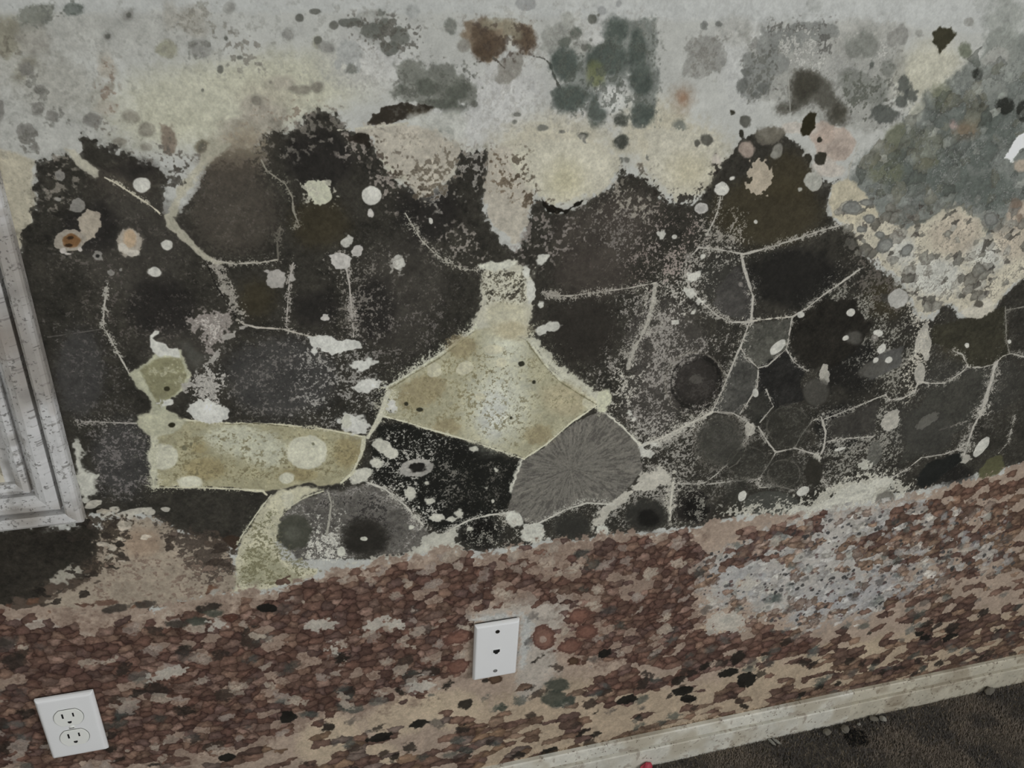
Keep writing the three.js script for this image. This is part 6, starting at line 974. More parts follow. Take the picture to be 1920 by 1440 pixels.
function paintWall(X0, X1, Y0, Y1, NX, NY) {
  const sx = (X1 - X0) / NX, sy = (Y1 - Y0) / NY, N = NX * NY;
  const C = new Float32Array(N * 3), A = new Float32Array(N), B = new Float32Array(N), F = new Float32Array(N), G = new Float32Array(N), H = new Float32Array(N);
  const plaster = hex('9d9d98');
  for (let j = 0, i = 0; j < NY; j++) for (let k = 0; k < NX; k++, i++) {
    const x = X0 + (k + 0.5) * sx, y = Y0 + (j + 0.5) * sy;
    A[i] = fbm(x / 22 + 3, y / 22 + 91, 3); B[i] = fbm(x / 5.5 + 40, y / 5.5 + 11, 2); G[i] = vn(x / 2.7 + 60, y / 2.7 + 23) * 0.9 + vn(x / 1.6, y / 1.6 + 77) * 0.35; F[i] = vn(x / 1.25 + 7, y / 1.25) * 0.85 + vn(x / 0.7, y / 0.7 + 31) * 0.5;
    const g = 1 + 0.03 * A[i] + 0.02 * B[i] + 0.03 * F[i];
    C[i * 3] = plaster[0] * g; C[i * 3 + 1] = plaster[1] * g; C[i * 3 + 2] = plaster[2] * g; H[i] = 0.1 * B[i] + 0.05 * F[i];
  }
  const SH1 = (733 * NX + 311) % N, SH2 = (1291 * NX + 977) % N;
  const put = (i, c, a, v) => { const g = 1 + v, b = i * 3; C[b] += (c[0] * g - C[b]) * a; C[b + 1] += (c[1] * g - C[b + 1]) * a; C[b + 2] += (c[2] * g - C[b + 2]) * a; };
  const each = (b, pad, fn) => {
    const k0 = Math.max(0, Math.floor((b[0] - pad - X0) / sx)), k1 = Math.min(NX - 1, Math.ceil((b[2] + pad - X0) / sx)), j0 = Math.max(0, Math.floor((b[1] - pad - Y0) / sy)), j1 = Math.min(NY - 1, Math.ceil((b[3] + pad - Y0) / sy));
    for (let j = j0; j <= j1; j++) for (let k = k0; k <= k1; k++) fn(j * NX + k, X0 + (k + 0.5) * sx, Y0 + (j + 0.5) * sy);
  };
  const edge = (cov, g, i) => { if (g <= 0 || cov <= 0 || cov >= 1) return cov; const t = ss(0.34, 0.66, cov + (0.5 * B[i] + 0.6 * G[i] + 0.6 * F[i]) * 3.2 * cov * (1 - cov)); return cov + (t - cov) * g; };
  for (const q of MOULD) {
    if (q[0] === 0) {
      const [, col, soft, rag, a, g, v, h, pts] = q, c = hex(col), s = Math.max(soft, 1), b = bounds(pts);
      if (b[2] < X0 - 40 || b[0] > X1 + 40) continue;
      each(b, s + rag * 1.5, (i, x, y) => {
        let d = distance(pts, x, y, true); if (inside(pts, x, y)) d = -d;
        if (d > s + rag * 2.2) return;
        d += rag * (0.7 * A[i] + 0.7 * B[i] + 0.25 * F[i]);
        const cov = edge(1 - ss(-s, s * 0.6, d), g, i); if (cov <= 0) return;
        put(i, c, cov * a, v * 1.3 * (0.6 * A[i] + 0.6 * B[i] + 0.6 * G[i] + 0.6 * F[i])); H[i] += cov * (h + 0.12 * F[i]);
      });
    } else if (q[0] === 1) {
      const [, col, w, dust, dens, a, rag, pts] = q, c = hex(col), pad = w + dust * 2.5 + rag * 2;
      each(bounds(pts), pad, (i, x, y) => {
        let d = distance(pts, x, y, false); if (d > pad) return;
        const dd = d + rag * (0.6 * B[i] + 0.4 * F[i]), cov = 1 - ss(w * 0.6 - 0.2, w * 1.25 + 0.35, dd + w * 0.5 * A[i]);
        let al = cov * a;
        if (dust > 0) { const m = i + SH1 < N ? i + SH1 : i + SH1 - N, u = 1 / (1 + Math.exp(-3.4 * (0.85 * F[m] + 0.45 * B[m]))), th = 1 - dens * clamp(0.9 + 0.7 * A[i], 0.2, 1.5) * Math.exp(-(d * d) / (dust * dust * 1.2)); al = Math.max(al, 0.75 * a * ss(th - 0.14, th + 0.14, u)); }
        if (al > 0.003) { put(i, c, al, 0.08 * F[i] + 0.05 * B[i]); H[i] += 0.7 * al; }
      });
    } else if (q[0] === 2) {
      const [, col, soft, rag, a, g, v, cx, cy, ra, rb, an, ring, rc, rw, h] = q, c = hex(col), c2 = hex(rc), co = Math.cos(an), si = Math.sin(an), s = Math.max(soft, 1), R = ra + s + rag * 2, m = Math.sqrt(ra * rb);
      each([cx - ra, cy - ra, cx + ra, cy + ra], s + rag * 2, (i, x, y) => {
        const dx = x - cx, dy = y - cy; if (dx * dx + dy * dy > R * R) return;
        const p = (dx * co + dy * si) / ra, t = (dy * co - dx * si) / rb;
        const d = (Math.sqrt(p * p + t * t) - 1) * m + rag * (0.5 * A[i] + 0.7 * B[i] + 0.25 * F[i]), cov = edge(1 - ss(-s, s * 0.6, d), g, i); if (cov <= 0) return;
        put(i, c, cov * a, v * 1.3 * (0.5 * A[i] + 0.6 * B[i] + 0.6 * G[i] + 0.6 * F[i])); H[i] += cov * (h + 0.1 * F[i]);
        if (ring) { const e = (d + rw) / rw; put(i, c2, ring * cov * Math.exp(-e * e), 0.1 * F[i]); }
      });
    } else if (q[0] === 3) {
      const [, col, dens, soft, a, fine, pts] = q, c = hex(col);
      each(bounds(pts), soft, (i, x, y) => {
        let d = distance(pts, x, y, true); if (inside(pts, x, y)) d = -d; if (d > soft) return;
        const cov = 1 - ss(-soft, soft, d + soft * 0.5 * A[i]), m = i + SH2 < N ? i + SH2 : i + SH2 - N;
        const u = 1 / (1 + Math.exp(-3.2 * (fine === 1 ? 0.65 * F[m] + 0.65 * G[m] + 0.3 * B[m] : 0.25 * F[m] + 0.65 * G[m] + 0.6 * B[m]))), th = 1 - dens * cov * clamp(0.85 + 0.75 * A[i], 0.15, 1.5), al = 0.85 * a * ss(th - 0.16, th + 0.16, u);
        if (al > 0.003) { put(i, c, al, 0.14 * F[i]); H[i] += 0.25 * al; }
      });
    } else if (q[0] === 4) {
      const [, , , , , ring, a, soft, rag, , rw] = q;
      for (const [cx, cy, ra, rb, an, c, w] of q.list) {
        const R = ra + soft + rag * 2; if (cx + R < X0 || cx - R > X1 || cy + R < Y0 || cy - R > Y1) continue;
        const co = Math.cos(an), si = Math.sin(an), m = Math.sqrt(ra * rb);
        each([cx - ra, cy - ra, cx + ra, cy + ra], soft + rag * 2, (i, x, y) => {
          const dx = x - cx, dy = y - cy, p = (dx * co + dy * si) / ra, t = (dy * co - dx * si) / rb, d = (Math.sqrt(p * p + t * t) - 1) * m + rag * (0.6 * A[i] + 0.7 * B[i] + 0.2 * F[i]);
          const cov = 1 - ss(-soft, soft * 0.6, d); if (cov <= 0) return;
          put(i, c, cov * a * Math.min(1, w), 0.06 * A[i] + 0.08 * B[i] + 0.1 * F[i]);
          const e = (d + rw * 0.7) / rw; put(i, [c[0] * 0.62, c[1] * 0.6, c[2] * 0.6], ring * w * cov * Math.exp(-e * e), 0); H[i] += 0.2 * cov * Math.exp(-e * e);
        });
      }
    } else if (q[0] === 6) {
      const [, pal, cw, ch, dens, border, sd, a, light, slant, soft, pts] = q, cols = pal.map(hex), cells = new Map();
      const rand = (i, j, k) => { let h = Math.imul(i, 374761393) ^ Math.imul(j, 668265263) ^ Math.imul(k + sd * 31, 1274126177); h = Math.imul(h ^ (h >>> 13), 1274126177); return ((h ^ (h >>> 16)) >>> 0) / 4294967296; };
      const cell = (i, j) => {
        const key = i * 4096 + j; let c = cells.get(key); if (c) return c;
        const x = (i + 0.5 + (rand(i, j, 1) - 0.5) * 0.95) * cw, y = (j + 0.5 + (rand(i, j, 2) - 0.5) * 0.95) * ch, wx = x, wy = y + slant * x;
        let d = distance(pts, wx, wy, true); if (inside(pts, wx, wy)) d = -d;
        const keep = rand(i, j, 3) < (dens + 0.35 * fbm(wx / 70 + sd, wy / 45, 2)) * (1 - ss(-soft, soft * 0.5, d));
        c = [x, y, keep ? cols[Math.floor(rand(i, j, 4) * cols.length)] : null, 0.85 + 0.3 * rand(i, j, 5), rand(i, j, 6)]; cells.set(key, c); return c;
      };
      each(bounds(pts), cw, (i, x0, y0) => {
        const x = x0 + 2.2 * B[i] + 3 * A[i] + 0.5 * G[i], y = y0 - slant * x0 + 1.8 * B[(i + SH1) % N] + 0.5 * G[(i + SH2) % N], ci = Math.floor(x / cw), cj = Math.floor(y / ch);
        let b1 = 1e9, b2 = 1e9, best = null, second = null;
        for (let e = -1; e <= 1; e++) for (let f = -1; f <= 1; f++) { const c = cell(ci + e, cj + f), dx = (x - c[0]) / cw, dy = (y - c[1]) / ch, d = dx * dx + dy * dy; if (d < b1) { b2 = b1; second = best; b1 = d; best = c; } else if (d < b2) { b2 = d; second = c; } }
        if (!best[2]) return;
        const gap = (Math.sqrt(b2) - Math.sqrt(b1)) * Math.min(cw, ch), c = best[2], k = best[3];
        const body = ss(second && second[2] ? -1 : 0.6, second && second[2] ? 0 : 2.6, gap), rim = Math.exp(-gap / (0.16 * ch)), core = light * (1 - ss(0.05, 0.4, Math.sqrt(b1)));
        put(i, c, body * a, (k - 1) * 1.2 + core + 0.07 * B[i] + 0.07 * G[i] + 0.06 * F[i]); put(i, [c[0] * 0.56, c[1] * 0.52, c[2] * 0.5], body * border * rim, 0.05 * G[i]); H[i] += 0.25 * body * (1 - rim);
      });
    } else {
      const [, col, col2, cx, cy, pts] = q, c = hex(col), c2 = hex(col2);
      each(bounds(pts), 3, (i, x, y) => {
        let d = distance(pts, x, y, true); if (inside(pts, x, y)) d = -d; const cov = 1 - ss(-1.5, 1, d + B[i]); if (cov <= 0) return;
        const dx = x - cx, dy = y - cy, r = Math.hypot(dx, dy), th = Math.atan2(dy, dx), n = 0.5 * vn(th * 22 + 90 + 0.5 * B[i], r / 13 + 3) + 0.5 * vn(th * 50 + 200 + 0.5 * B[i], r / 8) * ss(20, 60, r) + 0.4 * F[i] + 0.35 * G[i];
        put(i, c, cov, 0); put(i, c2, cov * 0.8 * ss(-0.2, 0.6, n), 0.1 * F[i]); put(i, [0.53, 0.51, 0.47], cov * 0.4 * ss(0.25, 0.8, -n), 0); H[i] += 0.3 * cov * n;
      });
    }
  }
  const px = new Uint8Array(N * 4);
  for (let i = 0; i < N; i++) { for (let k = 0; k < 3; k++) px[i * 4 + k] = LUT[clamp(Math.round(C[i * 3 + k] * 4095), 0, 4095)]; px[i * 4 + 3] = 255; }
  const hx = NX / 2, hy = NY / 2, hp = new Uint8Array(hx * hy * 4);
  for (let j = 0; j < hy; j++) for (let k = 0; k < hx; k++) { const i = 2 * j * NX + 2 * k, v = clamp(128 + 55 * (H[i] + H[i + 1] + H[i + NX] + H[i + NX + 1]) / 4, 0, 255), o = (j * hx + k) * 4; hp[o] = hp[o + 1] = hp[o + 2] = v; hp[o + 3] = 255; }
  const map = texture(px, NX, NY, true), bump = texture(hp, hx, hy, false); map.wrapS = map.wrapT = bump.wrapS = bump.wrapT = THREE.ClampToEdgeWrapping;
  return new THREE.MeshPhysicalMaterial({ map, bumpMap: bump, bumpScale: 0.0016, roughness: 0.95, specularIntensity: 0.25 });
}
const XA = -520, XB = 480, XC = 1680, YT = 1340;
const mouldLeft = paintWall(XA, XB, 0, YT, 2048, 2048), mouldRight = paintWall(XB, XC, 0, YT, 2048, 2048);

// a painted surface with grime: uv in metres, tile 0.5 m
function grimy(baseHex, spots, n, rough, tile = 0.5) {
  const p = new Uint8Array(n * n * 4), c0 = hex(baseHex);
  for (let j = 0, i = 0; j < n; j++) for (let k = 0; k < n; k++, i += 4) {
    const x = k / n, y = j / n, w = (s, o) => { const u = x * s, v = y * s; const bx = ss(0.85, 1, x), by = ss(0.85, 1, y), f = (a, b) => fbm(a + o, b + o * 1.7, 3); return (f(u, v) * (1 - bx) + f(u - s, v) * bx) * (1 - by) + (f(u, v - s) * (1 - bx) + f(u - s, v - s) * bx) * by; };
    let c = [...c0]; const g = 1 + 0.05 * w(6, 3) + 0.03 * w(60, 9); c = c.map((v) => v * g);
    for (const [h, scale, lo, hi, a, o] of spots) { const m = a * ss(lo, hi, w(scale, o)), q = hex(h); for (let e = 0; e < 3; e++) c[e] += (q[e] - c[e]) * m; }
    for (let e = 0; e < 3; e++) p[i + e] = LUT[clamp(Math.round(c[e] * 4095), 0, 4095)]; p[i + 3] = 255;
  }
  const t = texture(p, n, n, true); t.repeat.set(1 / tile, 1 / tile);
  return new THREE.MeshStandardMaterial({ map: t, roughness: rough });
}
const M = {
  plaster: grimy('a0a19d', [['84847f', 5, 0.2, 1, 0.6, 20], ['6b6b66', 22, 0.75, 1.1, 0.7, 31]], 512, 0.95, 1.2),
  casing: grimy('a2a1a0', [['7b756e', 5, 0.1, 1.0, 0.75, 12], ['6a6661', 14, 0.4, 1.1, 0.55, 44], ['3a3835', 170, 0.6, 1.15, 0.6, 5], ['4b4844', 80, 0.7, 1.3, 0.5, 27], ['6f665d', 9, 0.5, 1.2, 0.6, 66]], 1024, 0.6, 0.4),
  board: grimy('aeaba1', [['958d7d', 6, 0.0, 1.0, 0.75, 14], ['80766a', 30, 0.55, 1.2, 0.6, 8], ['4b4136', 75, 0.95, 1.25, 0.7, 51]], 512, 0.55, 0.35),
  boardTan: grimy('a19b8c', [['857b6b', 7, 0.0, 1.0, 0.75, 33], ['6f6455', 26, 0.5, 1.15, 0.6, 18], ['4b4136', 75, 0.9, 1.2, 0.7, 61]], 512, 0.6, 0.35),
  plate: new THREE.MeshPhysicalMaterial({ color: base('ced0d6'), roughness: 0.32, clearcoat: 0.2, clearcoatRoughness: 0.3 }),
  plateWarm: new THREE.MeshPhysicalMaterial({ color: base('c8c8c6'), roughness: 0.34, clearcoat: 0.2, clearcoatRoughness: 0.3 }),
  receptacle: new THREE.MeshStandardMaterial({ color: base('c8c7c0'), roughness: 0.4 }),
  hole: new THREE.MeshStandardMaterial({ color: 0x0c0b0a, roughness: 0.9 }),
  contact: new THREE.MeshStandardMaterial({ color: 0x3a372f, roughness: 0.5, metalness: 0.6 }),
  screw: new THREE.MeshStandardMaterial({ color: base('8d8d8c'), roughness: 0.45, metalness: 0.4 }),
  carpetBase: grimy('504a42', [['2c2a26', 8, 0, 0.8, 0.8, 3], ['4a4438', 60, 0.2, 0.8, 0.7, 71]], 512, 1, 0.5),
  pile: new THREE.MeshStandardMaterial({ color: 0xffffff, roughness: 1 }),
  crumb: new THREE.MeshStandardMaterial({ color: base('716f68'), roughness: 0.95 }),
  lint: new THREE.MeshStandardMaterial({ color: base('57534b'), roughness: 1 }),
  red: new THREE.MeshStandardMaterial({ color: base('8f2f3c'), roughness: 0.6 }),
  glass: new THREE.MeshPhysicalMaterial({ color: 0xffffff, transmission: 1, thickness: 0, roughness: 0.02, ior: 1.5 }),
};
const metres = (g) => {                                            // uv in metres from the face direction
  const p = g.attributes.position, n = g.attributes.normal, uv = new Float32Array(p.count * 2);
  for (let i = 0; i < p.count; i++) { const ax = Math.abs(n.getX(i)), ay = Math.abs(n.getY(i)), az = Math.abs(n.getZ(i)); uv[2 * i] = ax > ay && ax > az ? p.getZ(i) : p.getX(i); uv[2 * i + 1] = ay > ax && ay > az ? p.getZ(i) : p.getY(i); }
  return g.setAttribute('uv', new THREE.BufferAttribute(uv, 2));
};

// ------------------------------------------------------------------ room shell
const RX0 = -1.5, RX1 = 2.6, RZ = 3.4, RH = 2.44, T = 0.12;
const WX0 = -1.0, WX1 = -0.318, WY0 = 0.753, WY1 = 1.9;           // opening of window_1 in the mouldy wall
{
  const geos = [], mats = [mouldLeft, mouldRight, M.plaster];
  const add = (x0, x1, y0, y1, m, u) => {
    const g = box(x0, x1, y0, y1, -T, 0), p = g.attributes.position, uv = g.attributes.uv;
    for (let i = 0; i < p.count; i++) {
      const x = p.getX(i) * 1000, y = p.getY(i) * 1000, xx = u === 'l' ? 2 * XA - x : u === 'r' ? 2 * XC - x : x;
      if (m === 2) uv.setXY(i, x / 1000, y / 1000); else uv.setXY(i, m === 0 ? (xx - XA) / (XB - XA) : (xx - XB) / (XC - XB), y / YT);
    }
    g.clearGroups(); g.userData.m = m; geos.push(g);
  };
  const yt = YT / 1000;
  add(XA / 1000, WX1, 0, WY0, 0); add(WX1, XB / 1000, 0, yt, 0); add(XB / 1000, XC / 1000, 0, yt, 1);
  add(RX0, XA / 1000, 0, WY0, 0, 'l'); add(RX0, WX0, WY0, yt, 0, 'l'); add(XC / 1000, RX1, 0, yt, 1, 'r');
  add(RX0, WX0, yt, RH, 2); add(WX0, WX1, WY1, RH, 2); add(WX1, RX1, yt, RH, 2);
  const g = mergeGeometries(geos, true); g.groups.forEach((r, i) => (r.materialIndex = geos[i].userData.m));
  structure(mesh('wall_back', g, mats), 'plaster wall overgrown with black, cream and brown mould colonies', 'wall');
}
const shell = (name, g, m, label, cat) => structure(mesh(name, metres(g), m), label, cat);
shell('floor', box(RX0 - T, RX1 + T, -0.1, 0.003, -T, RZ + T), M.carpetBase, 'worn dark brown carpet below the mouldy wall', 'floor');
shell('ceiling', box(RX0 - T, RX1 + T, RH, RH + 0.1, -T, RZ + T), M.plaster, 'pale plaster ceiling', 'ceiling');
shell('wall_left', box(RX0 - T, RX0, 0, RH, -T, RZ + T), M.plaster, 'pale plaster wall on the left', 'wall');
const hole = (f) => mergeGeometries(f);
shell('wall_right', hole([box(RX1, RX1 + T, 0, 0.85, -T, RZ + T), box(RX1, RX1 + T, 2.05, RH, -T, RZ + T), box(RX1, RX1 + T, 0.85, 2.05, -T, 2.0), box(RX1, RX1 + T, 0.85, 2.05, 3.2, RZ + T)]), M.plaster, 'pale plaster wall with a window on the right', 'wall');
shell('wall_front', hole([box(RX0, RX1, 0, 0.9, RZ, RZ + T), box(RX0, RX1, 2.1, RH, RZ, RZ + T), box(RX0, -1.2, 0.9, 2.1, RZ, RZ + T), box(0.2, RX1, 0.9, 2.1, RZ, RZ + T)]), M.plaster, 'pale plaster wall with a window behind the viewer', 'wall');

// ------------------------------------------------------------------ windows
function mitred(a, b, nx, ny, prof) {                              // moulding along an opening's edge a-b, profile (offset from the opening, height off the wall), 45 degree ends
  const t = [b[0] - a[0], b[1] - a[1]], l = Math.hypot(t[0], t[1]); t[0] /= l; t[1] /= l;
  const P = [], U = [], I = [], n = prof.length;
  for (let i = 0; i < n - 1; i++) {
    for (const [u, h] of [prof[i], prof[i + 1]]) for (const e of [0, 1]) {
      const s = e ? 1 : -1, o = e ? b : a; P.push(o[0] + nx * u + t[0] * u * s, o[1] + ny * u + t[1] * u * s, h); U.push(u + h, (e ? l : 0) + u * s);
    }
    const k = i * 4; I.push(k, k + 1, k + 2, k + 1, k + 3, k + 2);
  }
  const g = new THREE.BufferGeometry(); g.setAttribute('position', new THREE.Float32BufferAttribute(P, 3)); g.setAttribute('uv', new THREE.Float32BufferAttribute(U, 2));
  if (t[0] * ny - t[1] * nx < 0) for (let i = 0; i < I.length; i += 3) [I[i + 1], I[i + 2]] = [I[i + 2], I[i + 1]];
  g.setIndex(I); g.computeVertexNormals(); return g;
}
{
  const w = structure(new THREE.Group(), 'window with mouldy grooved white casing at the left edge', 'window'); w.name = 'window_1'; scene.add(w);
  // offset from opening, height: inner lip, groove, flat band, groove, raised outer band
  const prof = [[0, 0], [0, 0.0085], [0.002, 0.0102], [0.007, 0.0125], [0.0122, 0.0102], [0.0132, 0.002], [0.0160, 0.002], [0.0170, 0.0100], [0.0215, 0.0150], [0.028, 0.0172], [0.0345, 0.0158], [0.0384, 0.0118], [0.0394, 0.0025], [0.0424, 0.0025], [0.0434, 0.0150], [0.0460, 0.0168], [0.0545, 0.0168], [0.0580, 0.0145], [0.0595, 0.011], [0.0595, 0]];
  const c = [[WX1, WY1], [WX1, WY0], [WX0, WY0], [WX0, WY1]], nn = [[1, 0], [0, -1], [-1, 0], [0, 1]];
  for (let i = 0; i < 4; i++) mesh('casing_board', mitred(c[i], c[(i + 1) % 4], nn[i][0], nn[i][1], prof), M.casing, w);
  const j = 0.012;                                                 // jamb boards lining the opening
  mesh('jamb', metres(box(WX1 - j, WX1, WY0, WY1, -T, 0.002)), M.casing, w); mesh('jamb', metres(box(WX0, WX0 + j, WY0, WY1, -T, 0.002)), M.casing, w);
  mesh('jamb', metres(box(WX0 + j, WX1 - j, WY1 - j, WY1, -T, 0.002)), M.casing, w); mesh('sill', metres(box(WX0 + j, WX1 - j, WY0, WY0 + j, -T, 0.002)), M.boardTan, w);
  const s = new THREE.Group(); s.name = 'sash'; w.add(s); const f = 0.04, z0 = -0.1, z1 = -0.07, a = WX0 + j, b = WX1 - j, y0 = WY0 + j, y1 = WY1 - j;
  for (const g of [box(b - f, b, y0, y1, z0, z1), box(a, a + f, y0, y1, z0, z1)]) mesh('stile', metres(g), M.casing, s);
  for (const g of [box(a + f, b - f, y0, y0 + f, z0, z1), box(a + f, b - f, y1 - f, y1, z0, z1), box(a + f, b - f, (y0 + y1) / 2 - 0.02, (y0 + y1) / 2 + 0.02, z0, z1)]) mesh('rail', metres(g), M.casing, s);
  mesh('pane', box(a + f, b - f, y0 + f, (y0 + y1) / 2 - 0.02, -0.087, -0.083), M.glass, s); mesh('pane', box(a + f, b - f, (y0 + y1) / 2 + 0.02, y1 - f, -0.087, -0.083), M.glass, s);
}
function plainWindow(name, label, g) {
  const w = structure(new THREE.Group(), label, 'window'); w.name = name; scene.add(w);
  g.frames.forEach((b) => mesh('frame', metres(b), M.plaster, w)); g.panes.forEach((b) => mesh('pane', b, M.glass, w));
}
plainWindow('window_2', 'window in the right wall', { frames: [box(2.64, 2.68, 0.85, 0.9, 2.0, 3.2), box(2.64, 2.68, 2.0, 2.05, 2.0, 3.2), box(2.64, 2.68, 0.9, 2.0, 2.0, 2.05), box(2.64, 2.68, 0.9, 2.0, 3.15, 3.2), box(2.64, 2.68, 0.9, 2.0, 2.58, 2.62)], panes: [box(2.658, 2.662, 0.9, 2.0, 2.05, 2.58), box(2.658, 2.662, 0.9, 2.0, 2.62, 3.15)] });
plainWindow('window_3', 'window in the wall behind the viewer', { frames: [box(-1.2, 0.2, 0.9, 0.95, 3.44, 3.48), box(-1.2, 0.2, 2.05, 2.1, 3.44, 3.48), box(-1.2, -1.15, 0.95, 2.05, 3.44, 3.48), box(0.15, 0.2, 0.95, 2.05, 3.44, 3.48), box(-0.52, -0.48, 0.95, 2.05, 3.44, 3.48)], panes: [box(-1.15, -0.52, 0.95, 2.05, 3.458, 3.462), box(-0.48, 0.15, 0.95, 2.05, 3.458, 3.462)] });

// ------------------------------------------------------------------ baseboard: two boards butted together
{
  const o = structure(new THREE.Group(), 'dirty cream painted baseboard running along the carpet', 'baseboard'); o.name = 'baseboard_back'; scene.add(o);
  const prof = [[0, 0.08], [0.0065, 0.0795], [0.0085, 0.0775], [0.0098, 0.066], [0.0105, 0.0560], [0.0060, 0.0548], [0.0060, 0.0525], [0.0135, 0.0515], [0.0145, 0.0490], [0.0145, 0], [0, 0]];
  const run = (x0, x1, m, lift, out) => {
    const n = Math.max(2, Math.round((x1 - x0) / 0.02)), P = [], U = [], I = [], k = prof.length;
    for (let s = 0; s < k - 1; s++) {
      const at = P.length / 3; let len = 0; for (let q = 0; q < s; q++) len += Math.hypot(prof[q + 1][0] - prof[q][0], prof[q + 1][1] - prof[q][1]);
      const l2 = len + Math.hypot(prof[s + 1][0] - prof[s][0], prof[s + 1][1] - prof[s][1]);
      for (let i = 0; i <= n; i++) for (const e of [0, 1]) { const x = x0 + ((x1 - x0) * i) / n, q = prof[s + e], wob = q[0] > 0.002 && q[1] > 0.003 ? 0.0006 * vn(x * 45, (s + e) * 3.3) : 0; P.push(x, q[1] + lift + wob, q[0] + (q[0] ? out : 0) + wob); U.push(x, e ? l2 : len); }
      for (let i = 0; i < n; i++) { const a = at + 2 * i; I.push(a, a + 1, a + 2, a + 1, a + 3, a + 2); }
    }
    const at = P.length / 3; for (const x of [x0, x1]) for (const q of prof) { P.push(x, q[1] + lift, q[0] + (q[0] ? out : 0)); U.push(q[0], q[1]); }
    const tri = THREE.ShapeUtils.triangulateShape(prof.map((q) => new THREE.Vector2(q[0], q[1])), []);
    for (const [a, b, c] of tri) I.push(at + a, at + b, at + c, at + k + a, at + k + c, at + k + b);
    const g = new THREE.BufferGeometry(); g.setAttribute('position', new THREE.Float32BufferAttribute(P, 3)); g.setAttribute('uv', new THREE.Float32BufferAttribute(U, 2)); g.setIndex(I); g.computeVertexNormals();
    mesh('board', g, m, o);
  };
  run(RX0, 0.992, M.board, 0, 0); run(0.9928, RX1, M.boardTan, -0.0008, -0.0012);
}

// ------------------------------------------------------------------ wall plates
const slab = (w, h, d, r, bevel) => {                              // plate with sloping edges, back on z = 0
  const s = new THREE.Shape(), x = w / 2, y = h / 2, q = r; s.moveTo(-x + q, -y); s.lineTo(x - q, -y); s.quadraticCurveTo(x, -y, x, -y + q); s.lineTo(x, y - q); s.quadraticCurveTo(x, y, x - q, y); s.lineTo(-x + q, y); s.quadraticCurveTo(-x, y, -x, y - q); s.lineTo(-x, -y + q); s.quadraticCurveTo(-x, -y, -x + q, -y);
  return s;
};
function plateGeometry(w, h, d, slope) {
  const lv = [[0, 0], [0, d * 0.35], [0.0008, d * 0.5], [slope * 0.45, d * 0.84], [slope * 0.8, d * 0.97], [slope * 1.3, d]], P = [], I = [], ring = 24;
  for (const [o, z] of lv) { const x = w / 2 - o, y = h / 2 - o, r = 0.0012; for (let i = 0; i < ring; i++) { const q = Math.floor(i / 6), a = (q + (i % 6) / 5) * Math.PI / 2, cx = [1, -1, -1, 1][q] * (x - r), cy = [1, 1, -1, -1][q] * (y - r); P.push(cx + r * Math.cos(a), cy + r * Math.sin(a), z); } }
  for (let l = 0; l < lv.length - 1; l++) for (let i = 0; i < ring; i++) { const a = l * ring + i, b = l * ring + ((i + 1) % ring), c = a + ring, e = b + ring; I.push(a, b, c, b, e, c); }
  const top = (lv.length - 1) * ring; P.push(0, 0, d); for (let i = 0; i < ring; i++) I.push(top + i, top + ((i + 1) % ring), P.length / 3 - 1);
  const g = new THREE.BufferGeometry(); g.setAttribute('position', new THREE.Float32BufferAttribute(P, 3)); g.setIndex(I); g.computeVertexNormals(); return g;
}
const disc = (r, d, z, n = 24) => new THREE.CylinderGeometry(r, r, d, n).rotateX(Math.PI / 2).translate(0, 0, z);
{
  const t = thing('outlet_cover', 'white double electrical outlet with two sockets on the brown wall', 'outlet', -0.3352, 0.3572, 0.003);
  t.rotation.z = 0.002;
  mesh('mounting_box', box(-0.0325, 0.0325, -0.0545, 0.0545, -0.003, 0.0005), M.hole, t);
  mesh('cover_plate', plateGeometry(0.0705, 0.1145, 0.0062, 0.005), M.plateWarm, t);
  for (const s of [1, -1]) {
    const r = new THREE.Group(); r.name = 'receptacle'; r.position.set(0, s * 0.0195, 0.006); t.add(r);
    const sh = new THREE.Shape(), R = 0.0172, cut = 0.0142, a0 = Math.asin(cut / R); sh.absarc(0, 0, R, -a0, a0, false); sh.absarc(0, 0, R, Math.PI - a0, Math.PI + a0, false);
    mesh('socket_face', new THREE.ExtrudeGeometry(sh, { depth: 0.0010, bevelEnabled: true, bevelSize: 0.0006, bevelThickness: 0.0006, bevelSegments: 2, curveSegments: 20 }), M.receptacle, r);
    const rim = new THREE.TubeGeometry(new THREE.CatmullRomCurve3(sh.getPoints(20).map((p) => new THREE.Vector3(p.x * 1.045, p.y * 1.045, 0.0003)), true), 90, 0.00035, 5, true); mesh('rim_groove', rim, M.contact, r);
    mesh('slot', box(-0.0076, -0.0054, 0.0005, 0.009, 0.0012, 0.00172), M.hole, r); mesh('slot', box(0.0054, 0.0074, 0.0015, 0.0085, 0.0012, 0.00172), M.hole, r);
    const gs = new THREE.Shape(); gs.absarc(0, 0, 0.0024, 0, Math.PI, true); gs.lineTo(-0.0024, 0.0016); gs.lineTo(0.0024, 0.0016); mesh('ground_hole', new THREE.ExtrudeGeometry(gs, { depth: 0.0005, bevelEnabled: false }).translate(0, -0.0078, 0.00122), M.hole, r);
  }
  const sc = mesh('screw', new THREE.SphereGeometry(0.0036, 20, 8, 0, Math.PI * 2, 0, Math.PI / 2).scale(1, 0.42, 1).rotateX(Math.PI / 2).translate(0, 0, 0.0061), M.receptacle, t);
  mesh('slot', box(-0.003, 0.003, -0.0004, 0.0004, 0.0068, 0.0078), M.contact, sc);
}
